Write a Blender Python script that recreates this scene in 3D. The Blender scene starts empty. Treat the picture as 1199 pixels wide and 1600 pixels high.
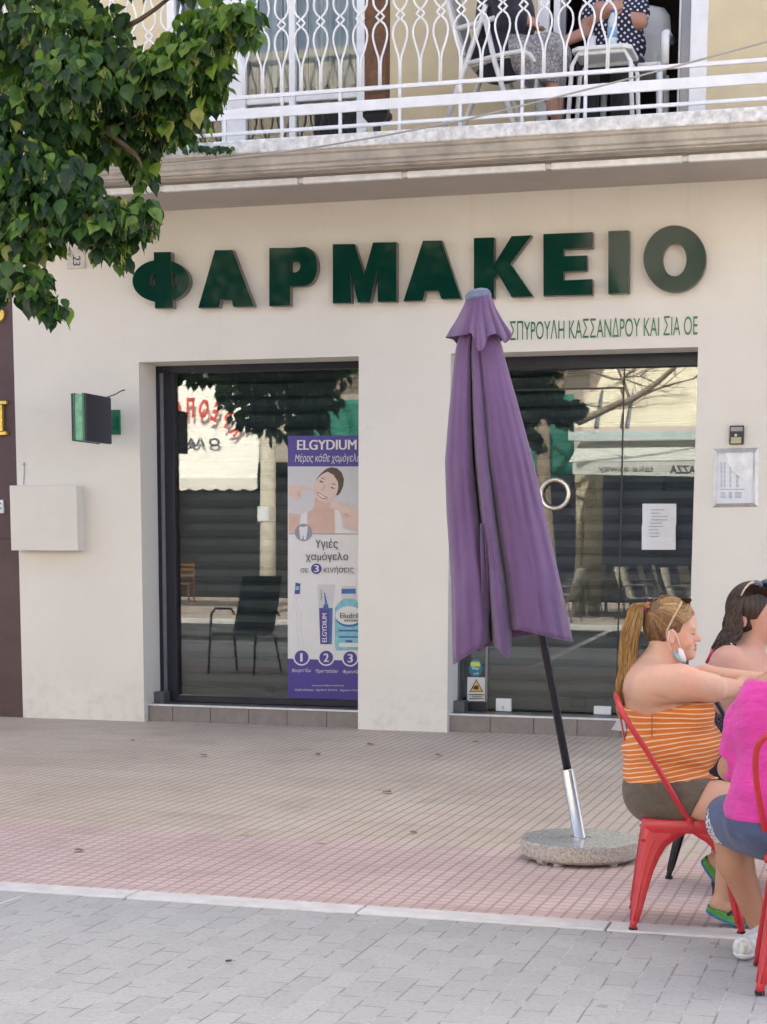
import bpy, bmesh, math, random
import numpy as np
from mathutils import Vector, Matrix
C = bpy.context.scene
COL = C.collection
rnd = random.Random(7)
R = math.radians

# ------------------------------------------------------------------ camera
F, PX, PY, H = 2700.0, 599.5, 1248.555, 1.48
_yaw, _pit, _rol = 0.284927, -0.145998, 0.004301
_fw = np.array([-math.sin(_yaw)*math.cos(_pit), math.cos(_yaw)*math.cos(_pit), math.sin(_pit)])
_r0 = np.array([math.cos(_yaw), math.sin(_yaw), 0.0]); _u0 = np.cross(_r0, _fw)
_rt = math.cos(_rol)*_r0 + math.sin(_rol)*_u0
_up = -math.sin(_rol)*_r0 + math.cos(_rol)*_u0
CAM = np.array([0.0, 0.0, H])
cd = bpy.data.cameras.new('camera'); cam = bpy.data.objects.new('camera', cd); COL.objects.link(cam)
cam.matrix_world = Matrix(((_rt[0], _up[0], -_fw[0], 0), (_rt[1], _up[1], -_fw[1], 0), (_rt[2], _up[2], -_fw[2], H), (0, 0, 0, 1)))
cd.sensor_fit = 'VERTICAL'; cd.sensor_height = 24.0; cd.lens = F/1600*24.0
cd.shift_y = (PY-800)/1600; cd.clip_start = 0.05; cd.clip_end = 3000
C.camera = cam

# ------------------------------------------------------------------ light
SUN_EL, SUN_AZ = R(50), R(8)          # the sun stands behind the pharmacy: street front in shade
w = bpy.data.worlds.new('World'); C.world = w; w.use_nodes = True
nt = w.node_tree; bg = nt.nodes['Background']; bg.inputs[1].default_value = 0.15
sky = nt.nodes.new('ShaderNodeTexSky'); sky.sky_type = 'NISHITA'; sky.sun_disc = False
sky.sun_elevation = SUN_EL; sky.sun_rotation = SUN_AZ; sky.air_density = 0.35; sky.dust_density = 4.0; sky.ozone_density = 0.0
_wb = nt.nodes.new('ShaderNodeMix'); _wb.data_type = 'RGBA'; _wb.blend_type = 'MULTIPLY'; _wb.inputs[0].default_value = 1.0
_wb.inputs[7].default_value = (1.0, 1.0, 0.925, 1)     # hazy, slightly warm sky
nt.links.new(sky.outputs[0], _wb.inputs[6]); nt.links.new(_wb.outputs[2], bg.inputs[0])
sl = bpy.data.lights.new('sun', 'SUN'); sl.energy = 2.7; sl.angle = R(0.5); sl.color = (1, 0.965, 0.87)
so = bpy.data.objects.new('sun', sl); COL.objects.link(so)
_sd = Vector((math.sin(SUN_AZ)*math.cos(SUN_EL), math.cos(SUN_AZ)*math.cos(SUN_EL), math.sin(SUN_EL)))
so.rotation_euler = _sd.to_track_quat('Z', 'Y').to_euler(); so.location = (0, 20, 40)
C.view_settings.view_transform = 'Standard'; C.view_settings.look = 'None'
C.view_settings.gamma = 1.0; C.view_settings.exposure = 2.78
C.cycles.use_denoising = True
C.cycles.max_bounces = 8; C.cycles.transparent_max_bounces = 12; C.cycles.diffuse_bounces = 4; C.cycles.glossy_bounces = 4

# ------------------------------------------------------------------ pixel <-> place (photograph is 1199 x 1600)
def ray(x, y): return _rt*(x-PX)/F - _up*(y-PY)/F + _fw
def at(x, y, Y): d = ray(x, y); return CAM + d*(Y/d[1])          # the point of plane Y = const seen at a pixel
def gnd(x, y, Z=0.0): d = ray(x, y); return CAM + d*((Z-H)/d[2])
W = 13.33                                                           # the shop front
YG = W + 0.40                                                        # its glass
def mirror(p): return np.array([p[0], 2*YG-p[1], p[2]])
def V(x, y, Yv): return mirror(at(x, y, Yv))                         # where a thing stands that the glass shows at a pixel

# ------------------------------------------------------------------ materials
def N(t, kind, **kw):
    n = t.nodes.new(kind)
    for k, v in kw.items(): setattr(n, k, v)
    return n
def math_(t, op, a, b=None, c=None):
    n = N(t, 'ShaderNodeMath', operation=op)
    for i, v in enumerate((a, b, c)):
        if v is None: continue
        if isinstance(v, (int, float)): n.inputs[i].default_value = v
        else: t.links.new(v, n.inputs[i])
    return n.outputs[0]
def mixc(t, fac, a, b):
    n = N(t, 'ShaderNodeMix', data_type='RGBA')
    for s, v in ((n.inputs[0], fac), (n.inputs[6], a), (n.inputs[7], b)):
        if isinstance(v, (int, float)): s.default_value = v
        elif isinstance(v, tuple): s.default_value = (*v[:3], 1)
        else: t.links.new(v, s)
    return n.outputs[2]
def noise(t, vec, scale, detail=4, rough=0.55):
    n = N(t, 'ShaderNodeTexNoise'); n.inputs['Scale'].default_value = scale
    n.inputs['Detail'].default_value = detail; n.inputs['Roughness'].default_value = rough
    t.links.new(vec, n.inputs['Vector']); return n.outputs['Fac']
def ramp(t, fac, lo, hi):
    n = N(t, 'ShaderNodeMapRange'); n.inputs[1].default_value = lo; n.inputs[2].default_value = hi
    t.links.new(fac, n.inputs[0]); return n.outputs[0]
def base(name):
    m = bpy.data.materials.new(name); m.use_nodes = True; t = m.node_tree
    return m, t, t.nodes['Principled BSDF'], N(t, 'ShaderNodeNewGeometry').outputs['Position']
def bump(t, b, h, strength=0.3, dist=0.01):
    n = N(t, 'ShaderNodeBump'); n.inputs['Strength'].default_value = strength; n.inputs['Distance'].default_value = dist
    t.links.new(h, n.inputs['Height']); t.links.new(n.outputs[0], b.inputs['Normal'])
def mat(name, c, rough=0.6, metal=0.0, var=0.15, scale=14.0, bmp=0.0, bscale=60.0, c2=None, spec=0.5, coat=0.0, sss=0.0):
    m, t, b, pos = base(name)
    n = noise(t, pos, scale)
    c2 = c2 or tuple(x*(1-var) for x in c); hi = tuple(min(1, x*(1+var*0.6)) for x in c)
    t.links.new(mixc(t, ramp(t, n, 0.3, 0.7), c2, hi), b.inputs['Base Color'])
    b.inputs['Roughness'].default_value = rough; b.inputs['Metallic'].default_value = metal
    b.inputs['Specular IOR Level'].default_value = spec; b.inputs['Coat Weight'].default_value = coat
    if sss:
        b.inputs['Subsurface Weight'].default_value = sss; b.inputs['Subsurface Radius'].default_value = (0.012, 0.005, 0.003)
    if bmp: bump(t, b, noise(t, pos, bscale, 5), bmp, 0.006)
    return m
def glass(name, k=1.0, tint=(0.86, 0.9, 0.9)):
    m, t, b, pos = base(name)
    t.nodes.remove(b); out = t.nodes['Material Output']
    tr = N(t, 'ShaderNodeBsdfTransparent'); tr.inputs[0].default_value = (*tint, 1)
    gl = N(t, 'ShaderNodeBsdfGlossy'); gl.inputs['Roughness'].default_value = 0.0
    fr = N(t, 'ShaderNodeFresnel'); fr.inputs[0].default_value = 1.5
    mx = N(t, 'ShaderNodeMixShader')
    t.links.new(math_(t, 'MULTIPLY', fr.outputs[0], k), mx.inputs[0])
    t.links.new(tr.outputs[0], mx.inputs[1]); t.links.new(gl.outputs[0], mx.inputs[2])
    t.links.new(mx.outputs[0], out.inputs[0]); return m

# ------------------------------------------------------------------ mesh collecting
class MB:
    def __init__(s): s.v = []; s.f = []; s.m = []
    def add(s, v, f, mi=0):
        o = len(s.v); s.v += [tuple(map(float, p)) for p in v]
        s.f += [tuple(i+o for i in q) for q in f]; s.m += [mi]*len(f); return s
    def box(s, a, b, mi=0):
        (x0, y0, z0), (x1, y1, z1) = a, b
        x0, x1 = sorted((x0, x1)); y0, y1 = sorted((y0, y1)); z0, z1 = sorted((z0, z1))
        v = [(x0,y0,z0),(x1,y0,z0),(x1,y1,z0),(x0,y1,z0),(x0,y0,z1),(x1,y0,z1),(x1,y1,z1),(x0,y1,z1)]
        return s.add(v, [(0,3,2,1),(4,5,6,7),(0,1,5,4),(1,2,6,5),(2,3,7,6),(3,0,4,7)], mi)
    def obox(s, c, ax, ay, az, mi=0):                  # box from a centre and three half axes
        c, ax, ay, az = map(np.array, (c, ax, ay, az)); v = []
        for k in (-1, 1):
            for j, i in ((-1,-1),(-1,1),(1,1),(1,-1)): v.append(c+ax*i+ay*j+az*k)
        return s.add(v, [(0,3,2,1),(4,5,6,7),(0,1,5,4),(1,2,6,5),(2,3,7,6),(3,0,4,7)], mi)
    def tube(s, pts, r, n=8, mi=0, closed=False, cap=True, flat=None):
        pts = [np.array(p, float) for p in pts]; L = len(pts)
        rs = r if hasattr(r, '__len__') else [r]*L
        prev = None; rings = []
        for i, p in enumerate(pts):
            a = pts[(i-1) % L] if (i > 0 or closed) else p; b = pts[(i+1) % L] if (i < L-1 or closed) else p
            t = b-a; t = t/(np.linalg.norm(t)+1e-12)
            if prev is None:
                h = np.array([0, 0, 1.0]) if abs(t[2]) < 0.9 else np.array([1.0, 0, 0])
                u = np.cross(t, h)
            else: u = prev - t*(prev@t)
            u /= np.linalg.norm(u)+1e-12; prev = u; q = np.cross(t, u)
            rings.append([p+rs[i]*(math.cos(2*math.pi*k/n)*u+(flat or 1)*math.sin(2*math.pi*k/n)*q) for k in range(n)])
        v = [x for g in rings for x in g]; f = []
        for i in range(L if closed else L-1):
            for k in range(n):
                a, b = i*n, ((i+1) % L)*n; f.append((a+k, a+(k+1) % n, b+(k+1) % n, b+k))
        if cap and not closed: f += [tuple(range(n))[::-1], tuple(range((L-1)*n, L*n))]
        return s.add(v, f, mi)
    def cyl(s, a, b, r0, r1=None, n=20, mi=0): return s.tube([a, b], [r0, r0 if r1 is None else r1], n, mi)
    def lathe(s, c, prof, n=32, mi=0, ax=(0, 0, 1)):   # profile of (radius, height) turned about an axis through c
        z = Vector(ax).normalized(); x = z.orthogonal().normalized(); y = z.cross(x); v = []
        for r, h in prof:
            for k in range(n):
                t = 2*math.pi*k/n; v.append(np.array(c)+np.array(z)*h+r*(math.cos(t)*np.array(x)+math.sin(t)*np.array(y)))
        f = [(i*n+k, i*n+(k+1) % n, (i+1)*n+(k+1) % n, (i+1)*n+k) for i in range(len(prof)-1) for k in range(n)]
        f += [tuple(range(n))[::-1], tuple(range((len(prof)-1)*n, len(prof)*n))]
        return s.add(v, f, mi)
    def prism(s, pts, d, mi=0, side=None):             # polygon (list of 3D points) thickened by the vector d
        n = len(pts); d = np.array(d); P = [np.array(p, float) for p in pts]
        s.add(P, [tuple(range(n))], mi); s.add([p+d for p in P], [tuple(range(n))[::-1]], mi)
        s.add(P+[p+d for p in P], [(i, i+n, (i+1) % n+n, (i+1) % n) for i in range(n)], mi if side is None else side); return s
    def grid(s, P, mi=0, closeu=False):                # rows of points -> quads
        n = len(P[0]); v = [p for r in P for p in r]; f = []
        for i in range(len(P)-1):
            for k in range(n if closeu else n-1): f.append((i*n+k, i*n+(k+1) % n, (i+1)*n+(k+1) % n, (i+1)*n+k))
        return s.add(v, f, mi)
    def build(s, name, mats, parent=None, bevel=0.0, smooth=False, solid=0.0, fix=True, seg=2):
        mats = mats if isinstance(mats, (list, tuple)) else [mats]
        V_ = np.array(s.v)
        if parent is None: o0 = np.array([(V_[:, 0].min()+V_[:, 0].max())/2, (V_[:, 1].min()+V_[:, 1].max())/2, V_[:, 2].min()])
        else: o0 = np.array(world_loc(parent))
        me = bpy.data.meshes.new(name); me.from_pydata([tuple(p-o0) for p in V_], [], s.f)
        me.polygons.foreach_set('material_index', s.m)
        if smooth: me.polygons.foreach_set('use_smooth', [True]*len(s.f))
        for m in mats: me.materials.append(m)
        if bevel or fix:
            b = bmesh.new(); b.from_mesh(me)
            if bevel or fix: bmesh.ops.remove_doubles(b, verts=b.verts, dist=1e-5)
            if fix: bmesh.ops.recalc_face_normals(b, faces=b.faces)
            if bevel:
                es = [e for e in b.edges if len(e.link_faces) == 2 and e.calc_face_angle(0) > 0.6]
                bmesh.ops.bevel(b, geom=es, offset=bevel, segments=seg, affect='EDGES', profile=0.5)
            b.to_mesh(me); b.free()
        me.update(); o = bpy.data.objects.new(name, me); COL.objects.link(o)
        if parent is not None: o.parent = parent
        else: o.location = o0
        if parent is not None: o.location = (0, 0, 0)
        if solid:
            md = o.modifiers.new('thickness', 'SOLIDIFY'); md.thickness = solid; md.offset = 0
        return o
def world_loc(o):
    p = Vector(o.location)
    while o.parent is not None: o = o.parent; p = p + Vector(o.location)
    return p
def tag(o, label=None, cat=None, group=None, kind=None):
    for k, v in (('label', label), ('category', cat), ('group', group), ('kind', kind)):
        if v: o[k] = v
    return o
def thing(name, loc, label, cat, group=None):
    o = bpy.data.objects.new(name, None); o.empty_display_size = 0.1; COL.objects.link(o); o.location = tuple(map(float, loc))
    return tag(o, label, cat, group)
def part_label(o, s): o['label'] = s; return o
def copy_tree(o, parent=None):
    c = o.copy(); COL.objects.link(c)
    if parent is not None: c.parent = parent
    for ch in list(o.children): copy_tree(ch, c)
    return c

# lettering: 2D outlines of a string, mapped onto a four cornered patch
# the built-in face draws some Greek capitals with crossing outlines: take the identical Latin / Cyrillic shapes
CLEAN = str.maketrans('ΚΑΝΡΟΥΗΙΕΜΤΒκθ', 'KANPOYHIEMTBкΘ')
def text_mesh(s, bold=0.0, shear=0.0, space=1.0):
    cu = bpy.data.curves.new('lettering', 'FONT'); cu.body = s.translate(CLEAN); cu.size = 1; cu.offset = bold; cu.shear = shear; cu.space_character = space
    cu.resolution_u = 4; o = bpy.data.objects.new('lettering', cu); COL.objects.link(o)
    bpy.context.view_layer.update()
    me = o.evaluated_get(bpy.context.evaluated_depsgraph_get()).to_mesh()
    v = np.array([tuple(x.co[:2]) for x in me.vertices]).reshape(-1, 2); f = [tuple(p.vertices) for p in me.polygons]
    o.to_mesh_clear(); bpy.data.objects.remove(o); bpy.data.curves.remove(cu); return v, f
def letter(mb, s, bl, br, tl, mi=0, d=None, bold=0.0, **kw):     # string fitted to bottom-left, bottom-right, top-left corners
    v, f = text_mesh(s, **kw); lo, hi = v.min(0), v.max(0); q = (v-lo)/(hi-lo)
    bl, br, tl = map(np.array, (bl, br, tl)); P = bl+q[:, :1]*(br-bl)+q[:, 1:]*(tl-bl)
    if d is not None: P = P+np.array(d)
    ux = (br-bl)/(hi[0]-lo[0]); nn = np.cross(br-bl, tl-bl); nn = nn/np.linalg.norm(nn)*0.00012
    for i, k in enumerate((0, -1, 1, -0.5, 0.5) if bold else (0,)): mb.add(P+ux*k*bold+nn*i, f, mi)      # heavier strokes: the outline laid down again a little to each side
    return mb
# ------------------------------------------------------------------ shared materials
def wall_mat():
    m, t, b, pos = base('white_render')
    n1 = noise(t, pos, 1.3, 5); n2 = noise(t, pos, 9, 6, 0.65)
    c = mixc(t, ramp(t, n1, 0.3, 0.7), (0.71, 0.675, 0.60), (0.765, 0.73, 0.655))
    c = mixc(t, math_(t, 'MULTIPLY', ramp(t, n2, 0.55, 0.8), 0.14), c, (0.60, 0.55, 0.48))
    sx = N(t, 'ShaderNodeSeparateXYZ'); t.links.new(pos, sx.inputs[0])
    lowz = ramp(t, sx.outputs[2], 0.55, 0.0)           # splash dirt and flaking along the foot of the wall
    d = math_(t, 'MULTIPLY', lowz, ramp(t, n2, 0.48, 0.66))
    c = mixc(t, math_(t, 'MULTIPLY', d, 0.3), c, (0.45, 0.41, 0.35))
    mp = N(t, 'ShaderNodeMapping'); mp.inputs['Scale'].default_value = (14, 14, 0.55); t.links.new(pos, mp.inputs[0])
    st = math_(t, 'MULTIPLY', ramp(t, noise(t, mp.outputs[0], 1.0, 5, 0.6), 0.60, 0.78), ramp(t, sx.outputs[2], 2.4, 4.1))
    c = mixc(t, math_(t, 'MULTIPLY', st, 0.16), c, (0.42, 0.38, 0.33))       # rain streaks under the slab
    vo = N(t, 'ShaderNodeTexVoronoi', feature='DISTANCE_TO_EDGE'); vo.inputs['Scale'].default_value = 0.7
    t.links.new(N(t, 'ShaderNodeVectorMath', operation='ADD').outputs[0], vo.inputs['Vector'])
    va = vo.inputs['Vector'].links[0].from_node; t.links.new(pos, va.inputs[0])
    nz = N(t, 'ShaderNodeTexNoise'); nz.inputs['Scale'].default_value = 3; t.links.new(pos, nz.inputs[0]); t.links.new(nz.outputs[1], va.inputs[1])
    cr = math_(t, 'MULTIPLY', math_(t, 'LESS_THAN', vo.outputs['Distance'], 0.0022), ramp(t, noise(t, pos, 0.8, 2), 0.55, 0.62))
    c = mixc(t, math_(t, 'MULTIPLY', cr, 0.12), c, (0.33, 0.30, 0.27))       # hairline cracks
    t.links.new(c, b.inputs['Base Color']); b.inputs['Roughness'].default_value = 0.85
    bump(t, b, noise(t, pos, 70, 5), 0.12, 0.006); return m
WALL = wall_mat()
YELLOW = mat('yellow_render', (0.64, 0.545, 0.36), 0.85, var=0.08, scale=3, bmp=0.12)
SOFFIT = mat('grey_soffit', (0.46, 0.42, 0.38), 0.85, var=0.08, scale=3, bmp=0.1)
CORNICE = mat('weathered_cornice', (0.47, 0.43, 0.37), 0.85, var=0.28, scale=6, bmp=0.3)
MARBLE = mat('rough_marble', (0.74, 0.73, 0.71), 0.6, var=0.32, scale=22, bmp=0.4, bscale=30)
BROWN = mat('brown_paint', (0.085, 0.047, 0.052), 0.6, var=0.18, scale=4, bmp=0.1)
BROWN2 = mat('brown_panel', (0.095, 0.055, 0.050), 0.6, var=0.18, scale=4, bmp=0.1)
FRAME = mat('dark_blue_aluminium', (0.018, 0.020, 0.034), 0.35, 0.3, var=0.1)
GREYAL = mat('grey_aluminium', (0.20, 0.21, 0.24), 0.35, 0.6, var=0.1)
SLAT = mat('shutter_slats', (0.055, 0.070, 0.090), 0.42, 0.2, var=0.2, scale=5)
GLASS = glass('shop_glass', 2.0)
WINGLASS = glass('window_glass', 1.2)
WHITE = mat('white_enamel', (0.80, 0.81, 0.83), 0.4, var=0.08, scale=9, spec=0.5)
WPLAST = mat('white_plastic', (0.74, 0.75, 0.76), 0.45, var=0.07)
TILE = mat('brown_grey_tile', (0.23, 0.20, 0.18), 0.5, var=0.14, scale=12)
TILETOP = mat('dark_sill_stone', (0.10, 0.10, 0.105), 0.4, var=0.2, scale=12)
GROUT = mat('grout', (0.12, 0.105, 0.095), 0.9)
EDGE = mat('sill_edge_strip', (0.72, 0.70, 0.67), 0.5)
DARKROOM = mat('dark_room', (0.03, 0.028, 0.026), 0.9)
BLACK = mat('black_paint', (0.014, 0.015, 0.019), 0.4, var=0.2)
BLUEBLACK = mat('dark_pole_paint', (0.020, 0.022, 0.032), 0.38, 0.2, var=0.2)
STEEL = mat('brushed_steel', (0.55, 0.53, 0.50), 0.28, 1.0, var=0.12, scale=40)
CHROME = mat('chrome', (0.75, 0.74, 0.70), 0.15, 1.0, var=0.05)
PAPER = mat('white_paper', (0.74, 0.76, 0.78), 0.7, var=0.06)
INK = mat('print_ink', (0.05, 0.05, 0.07), 0.6)
GREYINK = mat('pale_print', (0.36, 0.38, 0.45), 0.7)
GREEN = mat('green_acrylic', (0.003, 0.036, 0.024), 0.06, var=0.1, spec=0.16)
GREENTXT = mat('green_vinyl', (0.006, 0.16, 0.065), 0.3, var=0.2)
RETURN = mat('letter_return', (0.17, 0.145, 0.125), 0.5, var=0.15)
WOOD = mat('brown_wood', (0.155, 0.070, 0.032), 0.55, var=0.35, scale=20, bmp=0.2)
PURPLE = mat('poster_purple', (0.060, 0.040, 0.26), 0.35, var=0.05)
PWHITE = mat('poster_white', (0.68, 0.67, 0.66), 0.4, var=0.03)

# ------------------------------------------------------------------ ground
def groove(t, val, width, soft=0.02):
    fr = math_(t, 'FRACT', val); d = math_(t, 'MINIMUM', fr, math_(t, 'SUBTRACT', 1.0, fr))
    return ramp(t, d, width, width+soft)               # 0 in the groove, 1 on the tile
SKEW = math.tan(R(0.3))
def paving(name, c1, c2, groove_c, cross, crossw, along=0.063, jamt=0.62):
    m, t, b, pos = base(name)
    sx = N(t, 'ShaderNodeSeparateXYZ'); t.links.new(pos, sx.inputs[0])
    u = math_(t, 'SUBTRACT', sx.outputs[0], math_(t, 'MULTIPLY', sx.outputs[1], SKEW))
    wob = math_(t, 'MULTIPLY', math_(t, 'SUBTRACT', noise(t, pos, 3, 2), 0.5), 0.012)
    u = math_(t, 'ADD', u, wob)
    g1 = groove(t, math_(t, 'DIVIDE', u, along), 0.075, 0.05)
    g2 = groove(t, math_(t, 'DIVIDE', sx.outputs[1], cross), crossw, crossw*0.7)
    g3 = groove(t, math_(t, 'DIVIDE', sx.outputs[1], 0.40), 0.010, 0.008)
    g4 = groove(t, math_(t, 'DIVIDE', u, 0.378), 0.012, 0.010)
    g2 = math_(t, 'ADD', math_(t, 'MULTIPLY', g2, 0.65), 0.35)
    g = math_(t, 'MINIMUM', math_(t, 'MINIMUM', g1, g2), math_(t, 'MINIMUM', g3, g4))
    n1 = noise(t, pos, 0.7, 5, 0.6); n2 = noise(t, pos, 26, 5, 0.7); n3 = noise(t, pos, 2.6, 6, 0.65)
    fl = N(t, 'ShaderNodeTexWhiteNoise', noise_dimensions='2D')
    cv = N(t, 'ShaderNodeCombineXYZ'); t.links.new(math_(t, 'FLOOR', math_(t, 'DIVIDE', u, 0.378)), cv.inputs[0]); t.links.new(math_(t, 'FLOOR', math_(t, 'DIVIDE', sx.outputs[1], 0.40)), cv.inputs[1])
    t.links.new(cv.outputs[0], fl.inputs['Vector'])
    c = mixc(t, ramp(t, n1, 0.35, 0.68), c1, c2)
    c = mixc(t, math_(t, 'MULTIPLY', fl.outputs[0], 0.28), c, tuple(x*0.72 for x in c1))
    c = mixc(t, math_(t, 'MULTIPLY', ramp(t, n2, 0.5, 0.8), 0.4), c, tuple(x*0.6 for x in c1))
    c = mixc(t, math_(t, 'MULTIPLY', ramp(t, n3, 0.52, 0.72), 0.42), c, tuple(x*0.55 for x in c1))
    c = mixc(t, math_(t, 'MULTIPLY', math_(t, 'SUBTRACT', 1.0, g), jamt), c, groove_c)
    t.links.new(c, b.inputs['Base Color']); b.inputs['Roughness'].default_value = 0.75
    bump(t, b, math_(t, 'ADD', g, math_(t, 'MULTIPLY', n2, 0.2)), 0.5, 0.006); return m
BEIGE = paving('beige_ridged_tile', (0.53, 0.435, 0.345), (0.62, 0.53, 0.435), (0.25, 0.19, 0.155), 0.067, 0.05)
PINK = paving('pink_ridged_tile', (0.56, 0.415, 0.38), (0.65, 0.525, 0.49), (0.29, 0.185, 0.17), 0.067, 0.11)
def pavers():
    m, t, b, pos = base('grey_block_paving')
    sx = N(t, 'ShaderNodeSeparateXYZ'); t.links.new(pos, sx.inputs[0])
    cv = N(t, 'ShaderNodeCombineXYZ')
    u = math_(t, 'SUBTRACT', sx.outputs[0], math_(t, 'MULTIPLY', sx.outputs[1], SKEW*1.1))
    nw = math_(t, 'MULTIPLY', math_(t, 'SUBTRACT', noise(t, pos, 6, 2), 0.5), 0.006)
    t.links.new(math_(t, 'ADD', sx.outputs[1], nw), cv.inputs[0]); t.links.new(math_(t, 'ADD', u, nw), cv.inputs[1])
    br = N(t, 'ShaderNodeTexBrick'); br.offset = 0.5; t.links.new(cv.outputs[0], br.inputs['Vector'])
    for k, v in (('Scale', 1.0), ('Brick Width', 0.205), ('Row Height', 0.103), ('Mortar Size', 0.0045), ('Mortar Smooth', 0.4), ('Bias', 0.0)): br.inputs[k].default_value = v
    br.inputs['Color1'].default_value = (0.335, 0.335, 0.33, 1); br.inputs['Color2'].default_value = (0.385, 0.385, 0.375, 1); br.inputs['Mortar'].default_value = (0.43, 0.42, 0.40, 1)
    n1 = noise(t, pos, 1.1, 5, 0.6); n2 = noise(t, pos, 60, 5, 0.75); n3 = noise(t, pos, 7, 5, 0.6)
    c = mixc(t, math_(t, 'MULTIPLY', ramp(t, n1, 0.4, 0.7), 0.4), br.outputs['Color'], (0.41, 0.40, 0.385))
    c = mixc(t, math_(t, 'MULTIPLY', ramp(t, n2, 0.48, 0.70), 0.55), c, (0.22, 0.22, 0.22))
    # dark gaps where the joint sand has gone
    c = mixc(t, math_(t, 'MULTIPLY', math_(t, 'MULTIPLY', br.outputs['Fac'], ramp(t, n3, 0.44, 0.56)), 0.8), c, (0.16, 0.15, 0.14))
    vo = N(t, 'ShaderNodeTexVoronoi'); vo.inputs['Scale'].default_value = 2.3; t.links.new(pos, vo.inputs['Vector'])
    spot = math_(t, 'LESS_THAN', vo.outputs['Distance'], 0.055)          # trodden gum
    c = mixc(t, math_(t, 'MULTIPLY', spot, 0.5), c, (0.17, 0.17, 0.17))
    t.links.new(c, b.inputs['Base Color']); b.inputs['Roughness'].default_value = 0.7
    hgt = math_(t, 'ADD', math_(t, 'MULTIPLY', br.outputs['Fac'], -0.7), math_(t, 'MULTIPLY', n2, 0.35))
    bump(t, b, hgt, 0.45, 0.006); return m
KERB = mat('pale_kerb_concrete', (0.60, 0.58, 0.56), 0.75, var=0.14, scale=9, bmp=0.2)
ASPH = mat('asphalt', (0.055, 0.055, 0.058), 0.8, var=0.2, scale=30, bmp=0.3)
LINEP = mat('road_line_paint', (0.65, 0.65, 0.63), 0.6)
FARPAVE = mat('far_pavement', (0.34, 0.29, 0.245), 0.8, var=0.2, scale=3)
def sheet(name, x0, x1, y0, y1, z, m):
    mb = MB(); mb.add([(x0, y0, z), (x1, y0, z), (x1, y1, z), (x0, y1, z)], [(0, 1, 2, 3)])
    return tag(mb.build(name, m), kind='structure')
YK0, YK1, YP = 6.565, 6.715, 8.23
YKF = -3.25                                          # kerb of the far pavement
sheet('ground', -900, 900, -900, 900, -0.30, FARPAVE)
mb = MB(); mb.box((-40, YP, -0.2), (40, W+0.6, 0)); tag(mb.build('sidewalk', BEIGE), kind='structure')
mb = MB(); mb.box((-40, YK1, -0.2), (40, YP, 0.0)); tag(mb.build('pink_paving', PINK), kind='structure')
mb = MB()
for i in range(-26, 27): mb.box((i*1.02+0.004, YK0, -0.2), (i*1.02+1.016, YK1, 0.004))
tag(mb.build('kerb', KERB, bevel=0.006), kind='structure')
mb = MB(); mb.box((-40, 2.2, -0.2), (40, YK0, -0.004)); tag(mb.build('road_paving', pavers()), kind='structure')
mb = MB(); mb.box((-60, YKF, -0.2), (60, 2.2, -0.008)); tag(mb.build('asphalt_road', ASPH), kind='structure')
a, b_ = mirror(gnd(800, 1060)), mirror(gnd(960, 985)); d_ = b_-a; n_ = np.array([-d_[1], d_[0], 0]); n_ = n_/np.linalg.norm(n_)*0.06
a2, b2 = gnd(-60, 1431), gnd(34, 1399); n2_ = np.array([0, 0.06, 0])
for p, q, n_ in ((a, b_, n_), (a2, b2, n2_)):
    mb = MB(); z = np.array([0, 0, -0.003]); p = p*[1, 1, 0]; q = q*[1, 1, 0]
    mb.add([p-n_+z, q-n_+z, q+n_+z, p+n_+z], [(0, 1, 2, 3)]); tag(mb.build('road_marking', LINEP), kind='structure')
mb = MB(); mb.box((-60, YKF-0.17, -0.2), (60, YKF, 0.08)); tag(mb.build('far_kerb', KERB, bevel=0.01), kind='structure')
mb = MB(); mb.box((-60, -40, -0.2), (60, YKF-0.17, 0.075)); tag(mb.build('far_pavement', FARPAVE), kind='structure')

# ------------------------------------------------------------------ the pharmacy building
def zx(px, py, Y=W): p = at(px, py, Y); return p[0], p[2]
XL = zx(28, 800)[0]                                  # left end of the white front
WA, WB = zx(221.5, 850)[0], zx(560.2, 850)[0]        # window opening
DA, DB = zx(701.5, 850)[0], zx(1085, 750)[0]         # door opening
ZT = 2.948; ZS = 0.135; ZC = 4.144; XR = 9.0; TOP = 19.6; DEP = 0.66
bld = thing('pharmacy_building', ((XL+XR)/2, W+2, 0), 'cream pharmacy building with two shuttered shop openings under a balcony', 'building')
mb = MB()
mb.box((XL, W, -0.1), (WA, W+DEP, ZC)); mb.box((WB, W, -0.1), (DA, W+DEP, ZC)); mb.box((DB, W, -0.1), (XR, W+DEP, ZC))
mb.box((WA, W, ZT), (WB, W+DEP, ZC)); mb.box((DA, W, ZT), (DB, W+DEP, ZC))
mb.build('ground_floor_wall', WALL, bld)
mb = MB(); mb.box((XL, W+DEP+0.25, -0.1), (XR, W+9, ZC-0.01)); mb.build('back_wall', DARKROOM, bld)
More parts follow.
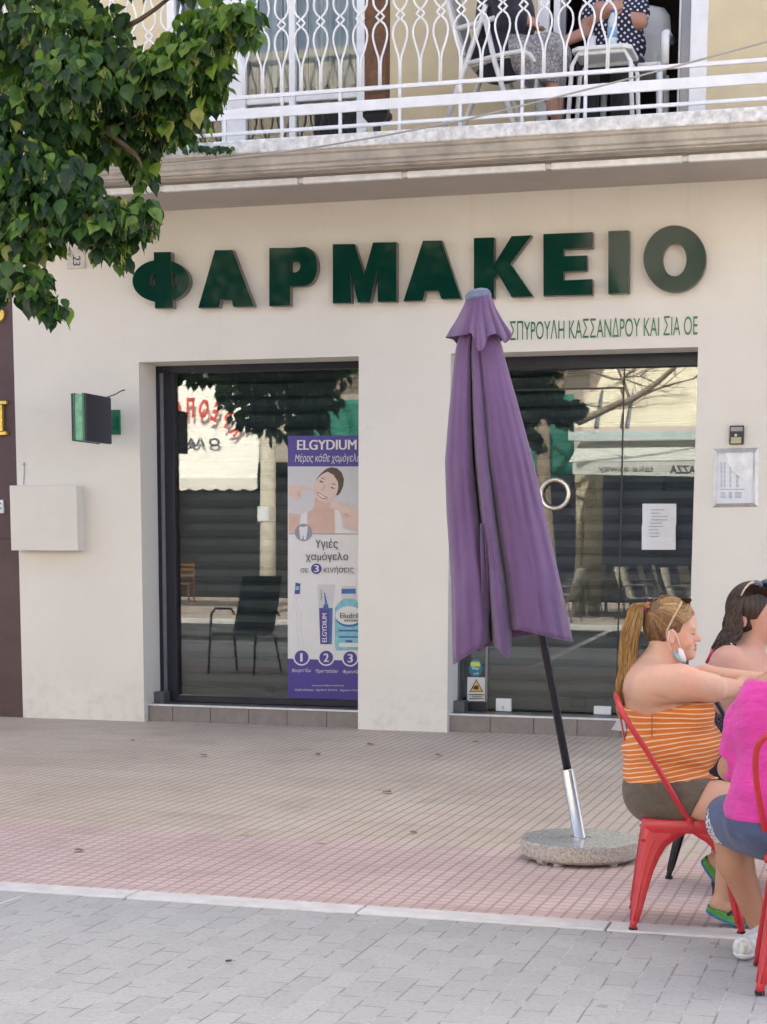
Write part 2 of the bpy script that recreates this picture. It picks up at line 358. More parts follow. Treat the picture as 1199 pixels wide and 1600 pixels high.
# upper storeys, with the balcony door opening and the glazed white door
ZF = 4.271; ZB2 = 6.75
OA, OB = zx(838, 60)[0], zx(1084, 60)[0]; QA, QB = zx(262, 60)[0], zx(574, 60)[0]
mb = MB()
mb.box((XL, W, ZC), (QA, W+0.3, ZB2)); mb.box((QB, W, ZC), (OA, W+0.3, ZB2)); mb.box((OB, W, ZC), (XR, W+0.3, ZB2))
mb.box((XL, W, ZB2), (XR, W+0.3, TOP)); mb.box((QA, W, ZC), (QB, W+0.3, ZF)); mb.box((OA, W, ZC), (OB, W+0.3, ZF))
mb.build('upper_wall', YELLOW, bld)
mb = MB(); mb.box((XL, W+9, ZC), (XR, W+9.3, TOP)); mb.box((XL, W+0.3, TOP-0.3), (XR, W+9, TOP)); mb.box((XL, W+0.3, ZC), (XL+0.3, W+9, TOP-0.3)); mb.box((XR-0.3, W+0.3, ZC), (XR, W+9, TOP-0.3))
mb.build('rear_walls', YELLOW, bld)
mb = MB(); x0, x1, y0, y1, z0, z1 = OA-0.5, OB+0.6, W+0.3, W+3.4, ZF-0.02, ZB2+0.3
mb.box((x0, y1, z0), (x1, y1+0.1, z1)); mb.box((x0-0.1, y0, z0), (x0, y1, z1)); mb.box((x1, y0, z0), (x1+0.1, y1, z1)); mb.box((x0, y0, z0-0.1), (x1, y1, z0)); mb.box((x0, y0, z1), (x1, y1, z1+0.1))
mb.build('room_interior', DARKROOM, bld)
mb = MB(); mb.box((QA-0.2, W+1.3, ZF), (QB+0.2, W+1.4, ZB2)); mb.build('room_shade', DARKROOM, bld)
# sliding frame of the open balcony door
mb = MB()
for p0, p1, yy in ((838, 856, 0.02), (862, 872, 0.06), (1058, 1062, 0.09), (1079, 1106, -0.01)):
    mb.box((zx(p0, 60)[0], W+yy, ZF), (zx(p1, 60)[0], W+yy+0.06 if yy > 0 else W+0.02, ZB2))
mb.build('balcony_door_frame', WHITE, bld, bevel=0.006)
mb = MB()
for p0, p1, yy in ((872, 880, 0.10), (1062, 1079, 0.07)): mb.box((zx(p0, 60)[0], W+yy, ZF), (zx(p1, 60)[0], W+yy+0.05, ZB2))
mb.build('sliding_rail', GREYAL, bld, bevel=0.004)
# glazed white double door behind the tree
fr_ = MB(); zb = ZF
for p0, p1 in ((262, 274), (346, 384), (452, 462), (558, 574)): fr_.box((zx(p0, 60)[0], W-0.015, zb), (zx(p1, 60)[0], W+0.07, ZB2))
for p0, p1 in ((274, 346), (384, 452), (462, 558)):
    for z_, h_ in ((zb, 0.12), (zb+0.62, 0.07), (6.45, 0.3)): fr_.box((zx(p0, 60)[0], W+0.0, z_), (zx(p1, 60)[0], W+0.055, z_+h_))
wd = fr_.build('balcony_window', WHITE, bld, bevel=0.008)
mb = MB()
for p0, p1 in ((274, 346), (384, 452), (462, 558)): mb.box((zx(p0, 60)[0], W+0.028, zb+0.1), (zx(p1, 60)[0], W+0.034, 6.5))
mb.build('pane', WINGLASS, wd)
mb = MB()
for k in range(7):                                   # a half lowered net curtain
    xa = zx(274, 60)[0]+0.02+k*0.21
    mb.grid([[(xa+0.2*i/12, W+0.16+0.03*math.sin(i*1.7+k), 5.0+0.05*math.sin(i*0.9)+1.5*j) for i in range(13)] for j in range(2)])
mb.build('curtain', mat('net_curtain', (0.70, 0.69, 0.67), 0.9), wd, solid=0.004)
# balcony slab
YF = 12.20
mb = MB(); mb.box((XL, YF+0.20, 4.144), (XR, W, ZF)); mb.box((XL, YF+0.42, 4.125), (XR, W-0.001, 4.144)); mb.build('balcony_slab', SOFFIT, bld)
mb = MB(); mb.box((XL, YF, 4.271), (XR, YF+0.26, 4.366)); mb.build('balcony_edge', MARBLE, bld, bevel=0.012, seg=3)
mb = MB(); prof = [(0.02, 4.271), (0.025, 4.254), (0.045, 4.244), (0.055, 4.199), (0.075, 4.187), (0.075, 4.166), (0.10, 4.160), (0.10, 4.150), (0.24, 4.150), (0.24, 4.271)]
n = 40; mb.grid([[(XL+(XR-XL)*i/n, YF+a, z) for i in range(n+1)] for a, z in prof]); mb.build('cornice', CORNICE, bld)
mb = MB(); xs = XL
while xs < XR-1:
    L_ = rnd.uniform(0.75, 1.3); mb.box((xs, YF+0.205, 4.082), (xs+L_-0.045, YF+0.25, 4.125)); mb.box((xs+L_-0.045, YF+0.23, 4.094), (xs+L_, YF+0.26, 4.125)); xs += L_
mb.build('drip_edge', mat('white_metal_trim', (0.80, 0.80, 0.79), 0.45), bld, bevel=0.003)
# railing
YR = YF+0.11
def rz(py, px=700): return at(px, py, YR)[2]
zr = [rz(195)-0.01, rz(187), rz(156), rz(129.5), rz(129.5)+0.79]
mb = MB(); zlow = zr[1]
mb.box((XL, YR-0.012, zlow-0.012), (XR, YR+0.012, zlow+0.012))
mb.box((XL, YR-0.010, zr[2]-0.036), (XR, YR+0.010, zr[2]+0.036))
mb.box((XL, YR-0.013, zr[3]-0.014), (XR, YR+0.013, zr[3]+0.014))
mb.box((XL, YR-0.022, zr[4]), (XR, YR+0.022, zr[4]+0.035))
rail = mb.build('balcony_railing', WHITE, bld, bevel=0.004)
zs0, zs1 = zr[3]+0.01, zr[4]
def bal_pts(s, hgt):
    # half of one wrought baluster: stem, lower bulb, small diamond, upper bulb
    P = [(0.006, 0.0), (0.006, 0.155), (0.012, 0.20), (0.034, 0.262), (0.050, 0.318), (0.0535, 0.355), (0.047, 0.392), (0.030, 0.423), (0.010, 0.440), (0.004, 0.446),
         (0.016, 0.460), (0.030, 0.474), (0.016, 0.488), (0.004, 0.502), (0.010, 0.508), (0.030, 0.526), (0.047, 0.556), (0.052, 0.590), (0.046, 0.632), (0.030, 0.682), (0.012, 0.735), (0.006, 0.79)]
    return [(s*a, z*hgt/0.79) for a, z in P]
XP0 = at(532, 100, YR)[0]; SP = (at(720.7, 60, YR)[0]-XP0)/6.0
kmin = int((XL-XP0)/SP)+1
for k in range(kmin, kmin+34):
    x = XP0+k*SP; mb = MB()
    for s in (-1, 1):
        pts = [(x+a, YR, zs0+z) for a, z in bal_pts(s, zs1-zs0)]
        mb.tube(pts, 0.0078, 6)
    if k % 3 == 0: mb.box((x-0.011, YR-0.011, 4.36), (x+0.011, YR+0.011, zr[2]-0.036)); mb.box((x-0.011, YR-0.011, zr[2]+0.036), (x+0.011, YR+0.011, zr[3]-0.014))
    mb.build('baluster', WHITE, rail, smooth=True)
# shop openings
YFr = W+0.34
def shutter(x0, x1, z0, z1, y, parent):
    mb = MB(); p = 0.128; rows = []; z = z0+0.10
    rows += [(z0, y-0.012), (z0+0.09, y-0.012), (z0+0.095, y+0.012)]
    while z < z1:
        for a, b in ((0.0, 0.012), (0.006, 0.0), (0.05, -0.010), (0.10, -0.008), (0.118, 0.0), (0.122, 0.014)): rows.append((z+a, y+b))
        z += p
    mb.grid([[(x0, b, a), (x1, b, a)] for a, b in rows]); return mb.build('roller_shutter', SLAT, parent)
def sill(xa, xb, name, seams):
    mb = MB(); y0 = W+0.08
    mb.box((xa, y0+0.004, -0.1), (xb, W+DEP, ZS), 1)
    for s0, s1 in zip(seams[:-1], seams[1:]): mb.box((s0+0.003, y0-0.004, 0.0), (s1-0.003, y0+0.02, ZS-0.008), 0)
    mb.box((xa, y0-0.008, ZS-0.004), (xb, y0+0.03, ZS+0.010), 2); mb.box((xa, y0+0.031, ZS), (xb, W+DEP-0.1, ZS+0.008), 3)
    mb.box((xa, W+0.20, ZS+0.008), (xa+0.09, YFr, ZS+0.10), 3)
    return mb.build(name, [TILE, GROUT, EDGE, TILETOP], bld)
def sx_(p): return at(p, 1118, W+0.08)[0]
sill(WA, WB, 'window_sill', [WA]+[sx_(p) for p in (270.5, 329.5, 389, 449, 511)]+[WB])
sill(DA, DB, 'door_step', [DA]+[sx_(p) for p in (766.5, 834.5, 902.5, 970, 1040)]+[DB])
z0f = ZS+0.012
# window
mb = MB(); xp = [at(p, 800, YFr)[0] for p in (244.5, 252, 257.5, 273)]
mb.box((xp[0], YFr, z0f), (xp[1], YFr+0.09, ZT)); mb.box((xp[2], YFr+0.012, z0f), (xp[3], YFr+0.09, ZT-0.05))
mb.box((WA, YFr+0.01, z0f), (xp[0], YFr+0.09, ZT))
mb.box((xp[1], YFr, ZT-0.055), (WB, YFr+0.09, ZT)); mb.box((xp[3], YFr+0.004, z0f), (WB, YFr+0.085, z0f+0.055))
win = mb.build('shop_window', FRAME, bld, bevel=0.003)
mb = MB(); mb.box((xp[1], YFr+0.006, z0f), (xp[2], YFr+0.08, ZT-0.055)); mb.build('frame_strip', GREYAL, win, bevel=0.002)
mb = MB(); mb.box((xp[3], YG, z0f+0.055), (WB, YG+0.008, ZT-0.055)); mb.build('pane', GLASS, win)
shutter(xp[3]-0.02, WB, z0f+0.02, ZT, YG+0.11, win)
mb = MB(); q0, q1 = at(415.5, 1081, YG+0.09), at(427.5, 1073, YG+0.09); mb.box((q0[0], YG+0.08, q0[2]), (q1[0], YG+0.1, q1[2])); mb.build('shutter_lock', BLACK, win)
# door
mb = MB(); xd = [at(p, 1000, YFr)[0] for p in (709, 716, 721)]
mb.box((DA, YFr, z0f), (xd[1], YFr+0.09, ZT)); mb.box((xd[1], YFr, ZT-0.10), (DB, YFr+0.09, ZT)); mb.box((xd[1], YFr+0.01, z0f), (at(760, 1000, YFr)[0], YFr+0.09, z0f+0.07))
door = mb.build('shop_door', FRAME, bld, bevel=0.003)
mb = MB(); xm = at(761, 1050, YG)[0]; mb.box((xd[1], YFr+0.008, z0f+0.07), (xd[1]+0.012, YFr+0.05, ZT-0.1)); mb.box((xm-0.010, YG-0.016, z0f), (xm+0.010, YG+0.016, ZT-0.1)); mb.build('frame_strip', GREYAL, door, bevel=0.002)
xr = at(969, 860, YG)[0]; ztr = at(900, 607.5, YG)[2]
def pane(x0, x1, z0, z1, tilt, tip=0.0):
    mb = MB(); dy = (x1-x0)*math.tan(R(tilt)); tz = (z1-z0)*math.tan(R(tip))
    P = [(x0, YG+dy/2, z0), (x1, YG-dy/2, z0), (x1, YG-dy/2+tz, z1), (x0, YG+dy/2+tz, z1)]
    mb.prism(P, (0, 0.008, 0)); return mb.build('pane', GLASS, door)
pane(xd[1], xm-0.012, z0f+0.07, ZT-0.1, 0.0); pane(xm+0.012, xr-0.006, z0f+0.012, ztr-0.006, -0.14)
pane(xm+0.012, xr-0.006, ztr+0.006, ZT-0.1, 0.0, 0.04); pane(xr+0.006, DB+0.01, z0f+0.012, ZT-0.1, 0.0)
mb = MB(); mb.box((xr-0.007, YG+0.002, z0f), (xr+0.007, YG+0.014, ztr)); mb.box((xm, YG+0.002, ztr-0.007), (xr, YG+0.014, ztr+0.007)); mb.build('door_gap', BLACK, door)
shutter(xd[1]+0.01, DB+0.02, z0f+0.02, ZT, YG+0.11, door)
ring = MB(); rc = at(867, 772, YG-0.045)
ring.tube([rc+np.array([0.112*math.cos(t), 0, 0.112*math.sin(t)]) for t in np.linspace(0, 2*math.pi, 48, endpoint=False)], 0.019, 12, closed=True)
for t in (0.6, 2.5, 4.7): q = rc+np.array([0.112*math.cos(t), 0, 0.112*math.sin(t)]); ring.cyl(q, q+np.array([0, 0.044, 0]), 0.012, n=10)
ring.build('ring_handle', mat('cream_chrome', (0.72, 0.66, 0.58), 0.22, 0.85), door, smooth=True)
for p in ((928, 1104, 955, 1116), (775, 1092, 799, 1111)):
    mb = MB(); a, b = at(p[0], p[3], YG-0.02), at(p[2], p[1], YG-0.02); mb.box((a[0], YG-0.025, a[2]), (b[0], YG+0.012, b[2]))
    lk = mb.build('lock_plate', WPLAST, door, bevel=0.004)
mb = MB(); q = at(786, 1105, YG-0.027); mb.cyl(q, q+np.array([0, -0.006, 0]), 0.012, n=14); mb.tube([q+np.array([0, -0.008, 0]), q+np.array([0.006, -0.012, -0.02])], 0.004); mb.build('keyhole', STEEL, lk)
mb = MB(); a, b = at(892, 1104, YG+0.09), at(916, 1091, YG+0.09)
for s in ((a[0], a[2], b[0], a[2]+0.008), (a[0], b[2]-0.008, b[0], b[2]), (a[0], a[2]+0.008, a[0]+0.008, b[2]-0.008), (b[0]-0.008, a[2]+0.008, b[0], b[2]-0.008)): mb.box((s[0], YG+0.07, s[1]), (s[2], YG+0.09, s[3]))
mb.build('letter_slot', BLACK, door)
# small vent pipe stub and broken tile at the right end of the step
mb = MB(); q = at(963, 1140, W-0.01); mb.add([q+np.array(p) for p in ((-0.05, 0.068, -0.01), (0.07, 0.068, -0.02), (0.05, 0.068, 0.09), (-0.01, 0.068, 0.06))], [(0, 1, 2, 3)]); mb.build('cement_patch', KERB, bld)

# ------------------------------------------------------------------ neighbour on the left
nb = thing('neighbour_building', (XL-3, W+2, 0), 'dark purple brown painted shop front at the left edge', 'building')
mb = MB(); zsp = at(10, 842, W)[2]
mb.box((XL-8, W+0.01, zsp+0.004), (XL-0.003, W+0.6, ZC)); mb.box((XL-8, W+0.014, -0.1), (XL-0.003, W+0.6, zsp-0.004), 1); mb.box((XL-8, W+0.03, zsp-0.004), (XL-0.003, W+0.6, zsp+0.004), 2)
mb.box((XL-8, W-0.004, -0.05), (XL-0.003, W+0.014, 0.12), 1)
mb.build('wall', [BROWN, BROWN2, BLACK], nb)
mb = MB(); mb.box((XL-8, W, ZC), (XL-0.003, W+9, 15.0)); mb.box((XL-8, W+0.7, 0), (XL-0.003, W+9, ZC)); mb.build('upper_wall', mat('grey_render', (0.5, 0.47, 0.43), 0.85), nb)
GOLD = mat('gold_letter', (0.62, 0.44, 0.10), 0.35, 0.4, var=0.15)
mb = MB()
def wbox(mb, p, y0, y1, mi=0): a, b = at(p[0], p[3], y0), at(p[2], p[1], y0); mb.box((a[0], y0, a[2]), (b[0], y1, b[2]), mi)
for p in ((-14, 626, 10, 632), (-7, 632, 3, 674), (-14, 674, 10, 680)): wbox(mb, p, W-0.03, W+0.01)
tag(mb.build('wall_letter', GOLD, bevel=0.004), 'gold serif letter I on the dark brown wall at the left edge', 'letter')
mb = MB(); q = at(-3, 491, W); mb.lathe(q+np.array([0, 0.01, 0]), [(0.065, 0), (0.065, 0.03), (0.045, 0.03), (0.045, 0.012)], 32, 0, (0, -1, 0))
tag(mb.build('wall_lamp', GOLD, smooth=False), 'round brass fitting high on the brown wall at the left edge', 'wall lamp')
mb = MB(); wbox(mb, (-6, 781, 5, 802), W-0.012, W+0.012); wbox(mb, (-4, 786, 3, 788), W-0.0135, W-0.012, 1); wbox(mb, (-4, 793, 3, 795), W-0.0135, W-0.012, 1)
tag(mb.build('door_plate', [PAPER, INK], bevel=0.002), 'small white name plate on the brown wall beside the meter box', 'plate')

# ------------------------------------------------------------------ sign letters
sgn = thing('shop_sign', at(640, 470, W), 'raised dark green letters spelling ΦΑΡΜΑΚΕΙΟ across the white wall', 'shop sign')
ZO4 = lambda p: (200+p[0]/2.498, 340+p[1]/2.498)
ZO5 = lambda p: (620+p[0]/2.071, 340+p[1]/2.071)
YL0 = W-0.085
def ell(cx, cy, rx, ry, n=44, a0=0, a1=360): return [(cx+rx*math.cos(R(a0+(a1-a0)*i/n)), cy+ry*math.sin(R(a0+(a1-a0)*i/n))) for i in range(n+(a1-a0 < 360))]
def letter_mesh(outer, hole=None):
    f = lambda L_: [at(*p, YL0) for p in L_]
    mb = MB(); d = np.array([0, 0.07, 0])
    o = f(outer)
    if hole is None: mb.prism(o, d, 0, 1)
    else:                                             # ring: bridge outer and hole by matching counts
        h = f(hole); n = len(o)
        for k, (off, mi) in enumerate(((0, 0), (1, 1))):
            mb.add([p+d*off for p in o]+[p+d*off for p in h], [(i, (i+1) % n, (i+1) % n+n, i+n) for i in range(n)], mi)
        for L_ in (o, h): mb.add(L_+[p+d for p in L_], [(i, (i+1) % n, (i+1) % n+n, i+n) for i in range(n)], 1)
    return mb.build('letter', [GREEN, RETURN], sgn)
# Φ as one outline with two slots left open by its stem
E1 = [ZO4(p) for p in ell(129, 247, 111, 83, 48)]; E2 = [ZO4(p) for p in ell(138, 247, 52, 46, 48)]
letter_mesh(E1, E2)
YL0 -= 0.0025; letter_mesh([ZO4(p) for p in ((101, 135), (168, 134), (176, 352), (106, 354))]); YL0 += 0.0025
def A_(z, pts): letter_mesh([z(p) for p in pts])
A_(ZO4, ((275, 352), (340, 127), (374, 127), (380, 236), (370, 278), (399, 277), (380, 236), (374, 127), (408, 126), (492, 346), (412, 348), (405, 320), (362, 321), (355, 351)))
def loop_glyph(z, outer, hole): letter_mesh([z(p) for p in outer], [z(p) for p in hole])
letter_mesh([ZO4(p) for p in ((552, 118), (633, 118), (633, 343), (552, 345))])
bo = [(633, 118), (690, 114)]+[(690+50*math.cos(R(a)), 190-76*math.sin(R(a))) for a in range(80, -81, -16)]+[(690, 267), (633, 268)]
bi = [(633, 170), (655, 168)]+[(655+18*math.cos(R(a)), 190-22*math.sin(R(a))) for a in range(80, -81, -16)]+[(655, 213), (633, 215)]
letter_mesh([ZO4(p) for p in bo+[(633, 216)]], [ZO4(p) for p in bi+[(633, 192)]])
A_(ZO4, ((800, 104), (885, 103), (922, 222), (957, 97), (1048, 96), (1048, 328), (975, 328), (975, 200), (945, 330), (898, 331), (868, 205), (872, 333), (800, 334)))
A_(ZO5, ((22, 270), (85, 75), (115, 74.5), (116, 128), (100, 202), (132, 201), (116, 128), (115, 74.5), (145, 74), (208, 262), (145, 263), (135, 236), (92, 237), (85, 268)))
A_(ZO5, ((250, 66), (315, 64), (315, 152), (372, 60), (436, 57), (368, 150), (441, 255), (372, 257), (328, 182), (315, 198), (315, 261), (250, 263)))
A_(ZO5, ((475, 53), (634, 47), (634, 98), (540, 101), (540, 125), (616, 122), (616, 171), (540, 174), (540, 203), (634, 199), (634, 249), (475, 253)))
A_(ZO5, ((685, 44), (752, 41), (752, 244), (685, 246)))
letter_mesh([ZO5(p) for p in ell(900, 133, 101, 108, 48)], [ZO5(p) for p in ell(899, 135, 39, 55, 48)])
mb = MB(); yt = W-0.006
letter(mb, 'ΣΠΥΡΟΥΛΗ ΚΑΣΣΑΝΔΡΟΥ ΚΑΙ ΣΙΑ ΟΕ', at(797, 532, yt), at(1090, 523, yt), at(797, 502, yt))
tag(mb.build('wall_lettering', GREENTXT), 'thin green condensed lettering on the wall over the door, under the big letters', 'lettering')

# ------------------------------------------------------------------ small things on the wall
mb = MB(); wbox(mb, (105, 389, 132, 420), W-0.02, W); q = at(118, 405, W)
pl = mb.build('number_plate', mat('stone_plate', (0.62, 0.60, 0.57), 0.5), bevel=0.003); tag(pl, 'small white house number plate under the tree leaves', 'number plate')
mb = MB(); y_ = W-0.0215; letter(mb, '23', at(114, 400, y_), at(114, 415, y_), at(126, 400, y_), bold=0.015); mb.build('digits', INK, pl)
for o in pl.children: o.location = (0, 0, 0)
# projecting pharmacy sign
a, b = at(112.5, 689, W-0.62), at(140, 614, W-0.62)
ps = thing('projecting_sign', (0.5*(a[0]+b[0]), W-0.3, a[2]), 'square green and black pharmacy box sign projecting from the wall', 'sign')
x0, x1, z0, z1 = a[0], a[0]+0.135, a[2]+0.0, b[2]; yb0, yb1 = W-0.62, W-0.17
mb = MB(); mb.box((x0+0.016, yb0+0.004, z0+0.006), (x1-0.016, yb1-0.004, z1-0.006)); mb.build('body', mat('pale_green_perspex', (0.12, 0.42, 0.24), 0.25, var=0.35, scale=20), ps, bevel=0.004)
mb = MB(); mb.box((x1-0.016, yb0, z0), (x1, yb1, z1)); mb.box((x0, yb0, z0), (x0+0.016, yb1, z1)); mb.build('display_panel', mat('navy_display', (0.018, 0.020, 0.038), 0.45), ps, bevel=0.003)
mb = MB(); mb.box((x1-0.040, yb0-0.003, z0-0.002), (x1-0.017, yb1, z1+0.002)); mb.box((x0+0.017, yb0-0.003, z0-0.002), (x0+0.030, yb1, z1+0.002)); mb.build('trim', mat('green_trim', (0.01, 0.13, 0.07), 0.3), ps, bevel=0.003)
zm = (z0+z1)/2; mb = MB(); mb.box((x0+0.03, yb1, zm-0.05), (x1-0.03, W-0.02, zm+0.05)); mb.box((x0+0.0, W-0.022, zm-0.1), (x1+0.005, W, zm+0.1)); mb.build('bracket', mat('green_bracket', (0.012, 0.15, 0.08), 0.35), ps, bevel=0.004)
mb = MB(); mb.tube([(x1-0.01, yb1-0.05, z1), (x1+0.02, yb1+0.04, z1+0.03), (x1+0.03, W-0.02, z1+0.07), (x1+0.045, W, z1+0.075)], 0.005); mb.build('cable', INK, ps, smooth=True)
# meter box
a, b = at(18, 860, W-0.13), at(120, 758, W-0.13)
mbx = thing('meter_box', ((a[0]+b[0])/2, W, a[2]), 'white square meter cabinet fixed over the joint with the brown wall', 'meter box')
mb = MB(); mb.box((a[0]+0.004, W-0.118, a[2]+0.004), (b[0]-0.004, W+0.0, b[2]-0.004)); mb.build('case', WALL, mbx, bevel=0.006)
mb = MB(); mb.box((a[0], W-0.133, a[2]), (b[0], W-0.119, b[2])); mb.build('door', mat('cream_door', (0.71, 0.67, 0.60), 0.6, var=0.05, scale=3), mbx, bevel=0.004)
mb = MB(); mb.tube([at(37, 757, W-0.004), at(38, 740, W-0.004), at(38, 722, W-0.004)], 0.004); q = at(38, 726, W-0.004); mb.lathe(q, [(0.012, -0.006), (0.012, 0.006)], 10, 0, (0, -1, 0)); mb.build('cable', GREYINK, mbx)
# bell
bl = thing('door_bell', at(1151, 695, W), 'small black intercom with a pale button plate on the right wall', 'intercom')
mb = MB(); wbox(mb, (1139.5, 664.5, 1163, 694.5), W-0.035, W); mb.build('case', BLACK, bl, bevel=0.006)
mb = MB(); wbox(mb, (1142, 667, 1161, 674), W-0.037, W-0.034); mb.build('hood', GREYAL, bl, bevel=0.001)
mb = MB(); wbox(mb, (1142, 683, 1158.5, 693), W-0.038, W-0.034); mb.build('button_plate', mat('khaki_plate', (0.40, 0.38, 0.25), 0.4), bl, bevel=0.001)
mb = MB(); q = at(1150, 680, W-0.037); mb.lathe(q, [(0.010, 0), (0.007, 0.004)], 14, 0, (0, -1, 0)); mb.build('button', WPLAST, bl)
# notice frame
nf = thing('notice_frame', at(1150, 794, W), 'silver snap frame holding a torn printed notice beside the door', 'notice frame')
A4 = [(1113.5, 793), (1185, 792), (1186, 699.5), (1115, 701)]; I4 = [(1119, 787), (1179, 786), (1180, 706), (1120.5, 707.5)]
for i in range(4):
    j = (i+1) % 4; mb = MB(); o1, o2, i1, i2 = A4[i], A4[j], I4[i], I4[j]
    P = [at(*o1, W-0.003), at(*o2, W-0.003), at(*i2, W-0.022), at(*i1, W-0.022)]
    mb.prism(P, (0, 0.004, 0)); nfp = mb.build('frame', mat('silver_frame_%d' % i, (0.62, 0.60, 0.57), 0.35, 0.5), nf)
    me_ = nfp.data; me_.materials[0].name = 'silver_frame'
mb = MB(); mb.add([at(*p, W-0.008) for p in I4], [(0, 1, 2, 3)]); yy = W-0.010
def bar(mb, x0, y0, x1, y1, mi): mb.add([at(x0, y1, yy), at(x1, y1, yy), at(x1, y0, yy), at(x0, y0, yy)], [(0, 1, 2, 3)], mi)
for x0_, x1_ in ((1126, 1129.5), (1131, 1134.5), (1140, 1143.5), (1150, 1155)):
    for k in range(20): bar(mb, x0_, 722+k*2.0, x1_-rnd.uniform(0, 1.2), 723+k*2.0, 1)
bar(mb, 1126, 764, 1164, 765.2, 1)
for x0_, x1_ in ((1126, 1135), (1139, 1145), (1148.5, 1160)):
    for k in range(5): bar(mb, x0_, 769+k*2, x1_-rnd.uniform(0, 2), 770+k*2, 1)
mb.build('notice', [PAPER, GREYINK], nf)
mb = MB(); T = [(1133, 707), (1177, 706), (1177, 744), (1172, 752), (1166, 753), (1158, 746), (1145, 737), (1139, 725)]
cx_, cy_ = 1160, 722; yy2 = W-0.016; ctr = at(cx_, cy_, yy2-0.006)
mb.add([ctr]+[at(*p, yy2+0.002*(i % 2)) for i, p in enumerate(T)], [(0, i+1, (i+1) % 8+1) for i in range(8)]); mb.build('peeled_film', mat('crumpled_film', (0.80, 0.80, 0.79), 0.35, bmp=0.9, bscale=70), nf)
# paper notice on the door glass
nt_ = thing('paper_notice', at(1030, 860, YG-0.004), 'crinkled handwritten white paper taped inside the right door pane', 'notice')
mb = MB(); P = []
for j in range(13):
    P.append([at(1003+53*i/9+(1 if j > 6 else 0), 859-72*j/12, YG-0.006-0.005*abs(math.sin(i*1.3+j*0.9))) for i in range(10)])
mb.grid(P); mb.build('sheet', PAPER, nt_, smooth=True)
mb = MB(); yy = YG-0.0135
for k in range(9): x_ = 1013+rnd.uniform(0, 6); bar(mb, x_, 796+k*5.2, x_+rnd.uniform(14, 28), 797.2+k*5.2, 0)
mb.build('handwriting', GREYINK, nt_)
# stickers on the side light
st = thing('oval_sticker', at(744, 1057, YG-0.003), 'teal oval sticker with yellow label low on the glass, over the warning sticker', 'sticker')
yy = YG-0.003
def disc(mb, cx, cy, rx, ry, mi, y, n=28): mb.add([at(cx+rx*math.cos(2*math.pi*k/n), cy+ry*math.sin(2*math.pi*k/n), y) for k in range(n)], [tuple(range(n))], mi)
mb = MB(); disc(mb, 743.5, 1044, 10.5, 13.5, 0, yy); disc(mb, 743.5, 1039, 8, 7, 1, yy-0.001)
mb.add([at(*p, yy-0.002) for p in ((736, 1041), (750, 1041), (750, 1034.5), (736, 1034.5))], [(0, 1, 2, 3)], 2); letter(mb, 'Play', at(738, 1047.5, yy-0.002), at(749, 1047.5, yy-0.002), at(738, 1042.5, yy-0.002), 3, bold=0.02); letter(mb, 'wifi', at(740, 1054, yy-0.002), at(748, 1054, yy-0.002), at(740, 1050.5, yy-0.002), 3)
mb.build('print', [mat('teal', (0.01, 0.19, 0.28), 0.4), mat('green_disc', (0.05, 0.36, 0.30), 0.4), mat('lime', (0.66, 0.70, 0.10), 0.5), PWHITE], st)
ws = thing('warning_sticker', at(745, 1101, YG-0.003), 'white sticker with yellow camera warning triangle low on the glass', 'sticker')
mb = MB(); mb.add([at(*p, yy) for p in ((730, 1101), (760, 1101.5), (760.5, 1058.5), (730.5, 1058))], [(0, 1, 2, 3)], 0)
mb.add([at(*p, yy-0.001) for p in ((733.5, 1081), (755.5, 1081), (744.5, 1061))], [(0, 1, 2)], 1); mb.add([at(*p, yy-0.002) for p in ((735.8, 1079.7), (753.2, 1079.7), (744.5, 1063.8))], [(0, 1, 2)], 2)
for p in ((741, 1071, 748, 1077.5), (737.5, 1074, 741, 1076)): mb.add([at(p[0], p[3], yy-0.003), at(p[2], p[3], yy-0.003), at(p[2], p[1], yy-0.003), at(p[0], p[1], yy-0.003)], [(0, 1, 2, 3)], 1)
for k, (p, q) in enumerate(((733, 757), (737, 753), (734, 755))): bar(mb, p, 1084.5+k*3.2, q, 1086+k*3.2, 1)
bar(mb, 732.5, 1095.5, 757, 1098, 3)
for o_ in (0,): mb.build('print', [PWHITE, INK, mat('warning_yellow', (0.78, 0.46, 0.05), 0.5), mat('dark_red', (0.28, 0.05, 0.07), 0.5)], ws)
# overhead cable
pts = [at(x, y, W-1.45) for x, y in ((-120, 288), (0, 278), (130, 268), (240, 260), (330, 251), (420, 241), (500, 229), (600, 212), (720, 189), (853, 156), (960, 129), (1070, 100), (1199, 65), (1400, 5), (1700, -90))]
mb = MB(); mb.tube(pts, 0.0065, 6); tag(mb.build('overhead_cable', mat('grey_cable', (0.40, 0.38, 0.35), 0.6), smooth=True), 'thin grey cable sagging across the front of the balcony', 'cable')

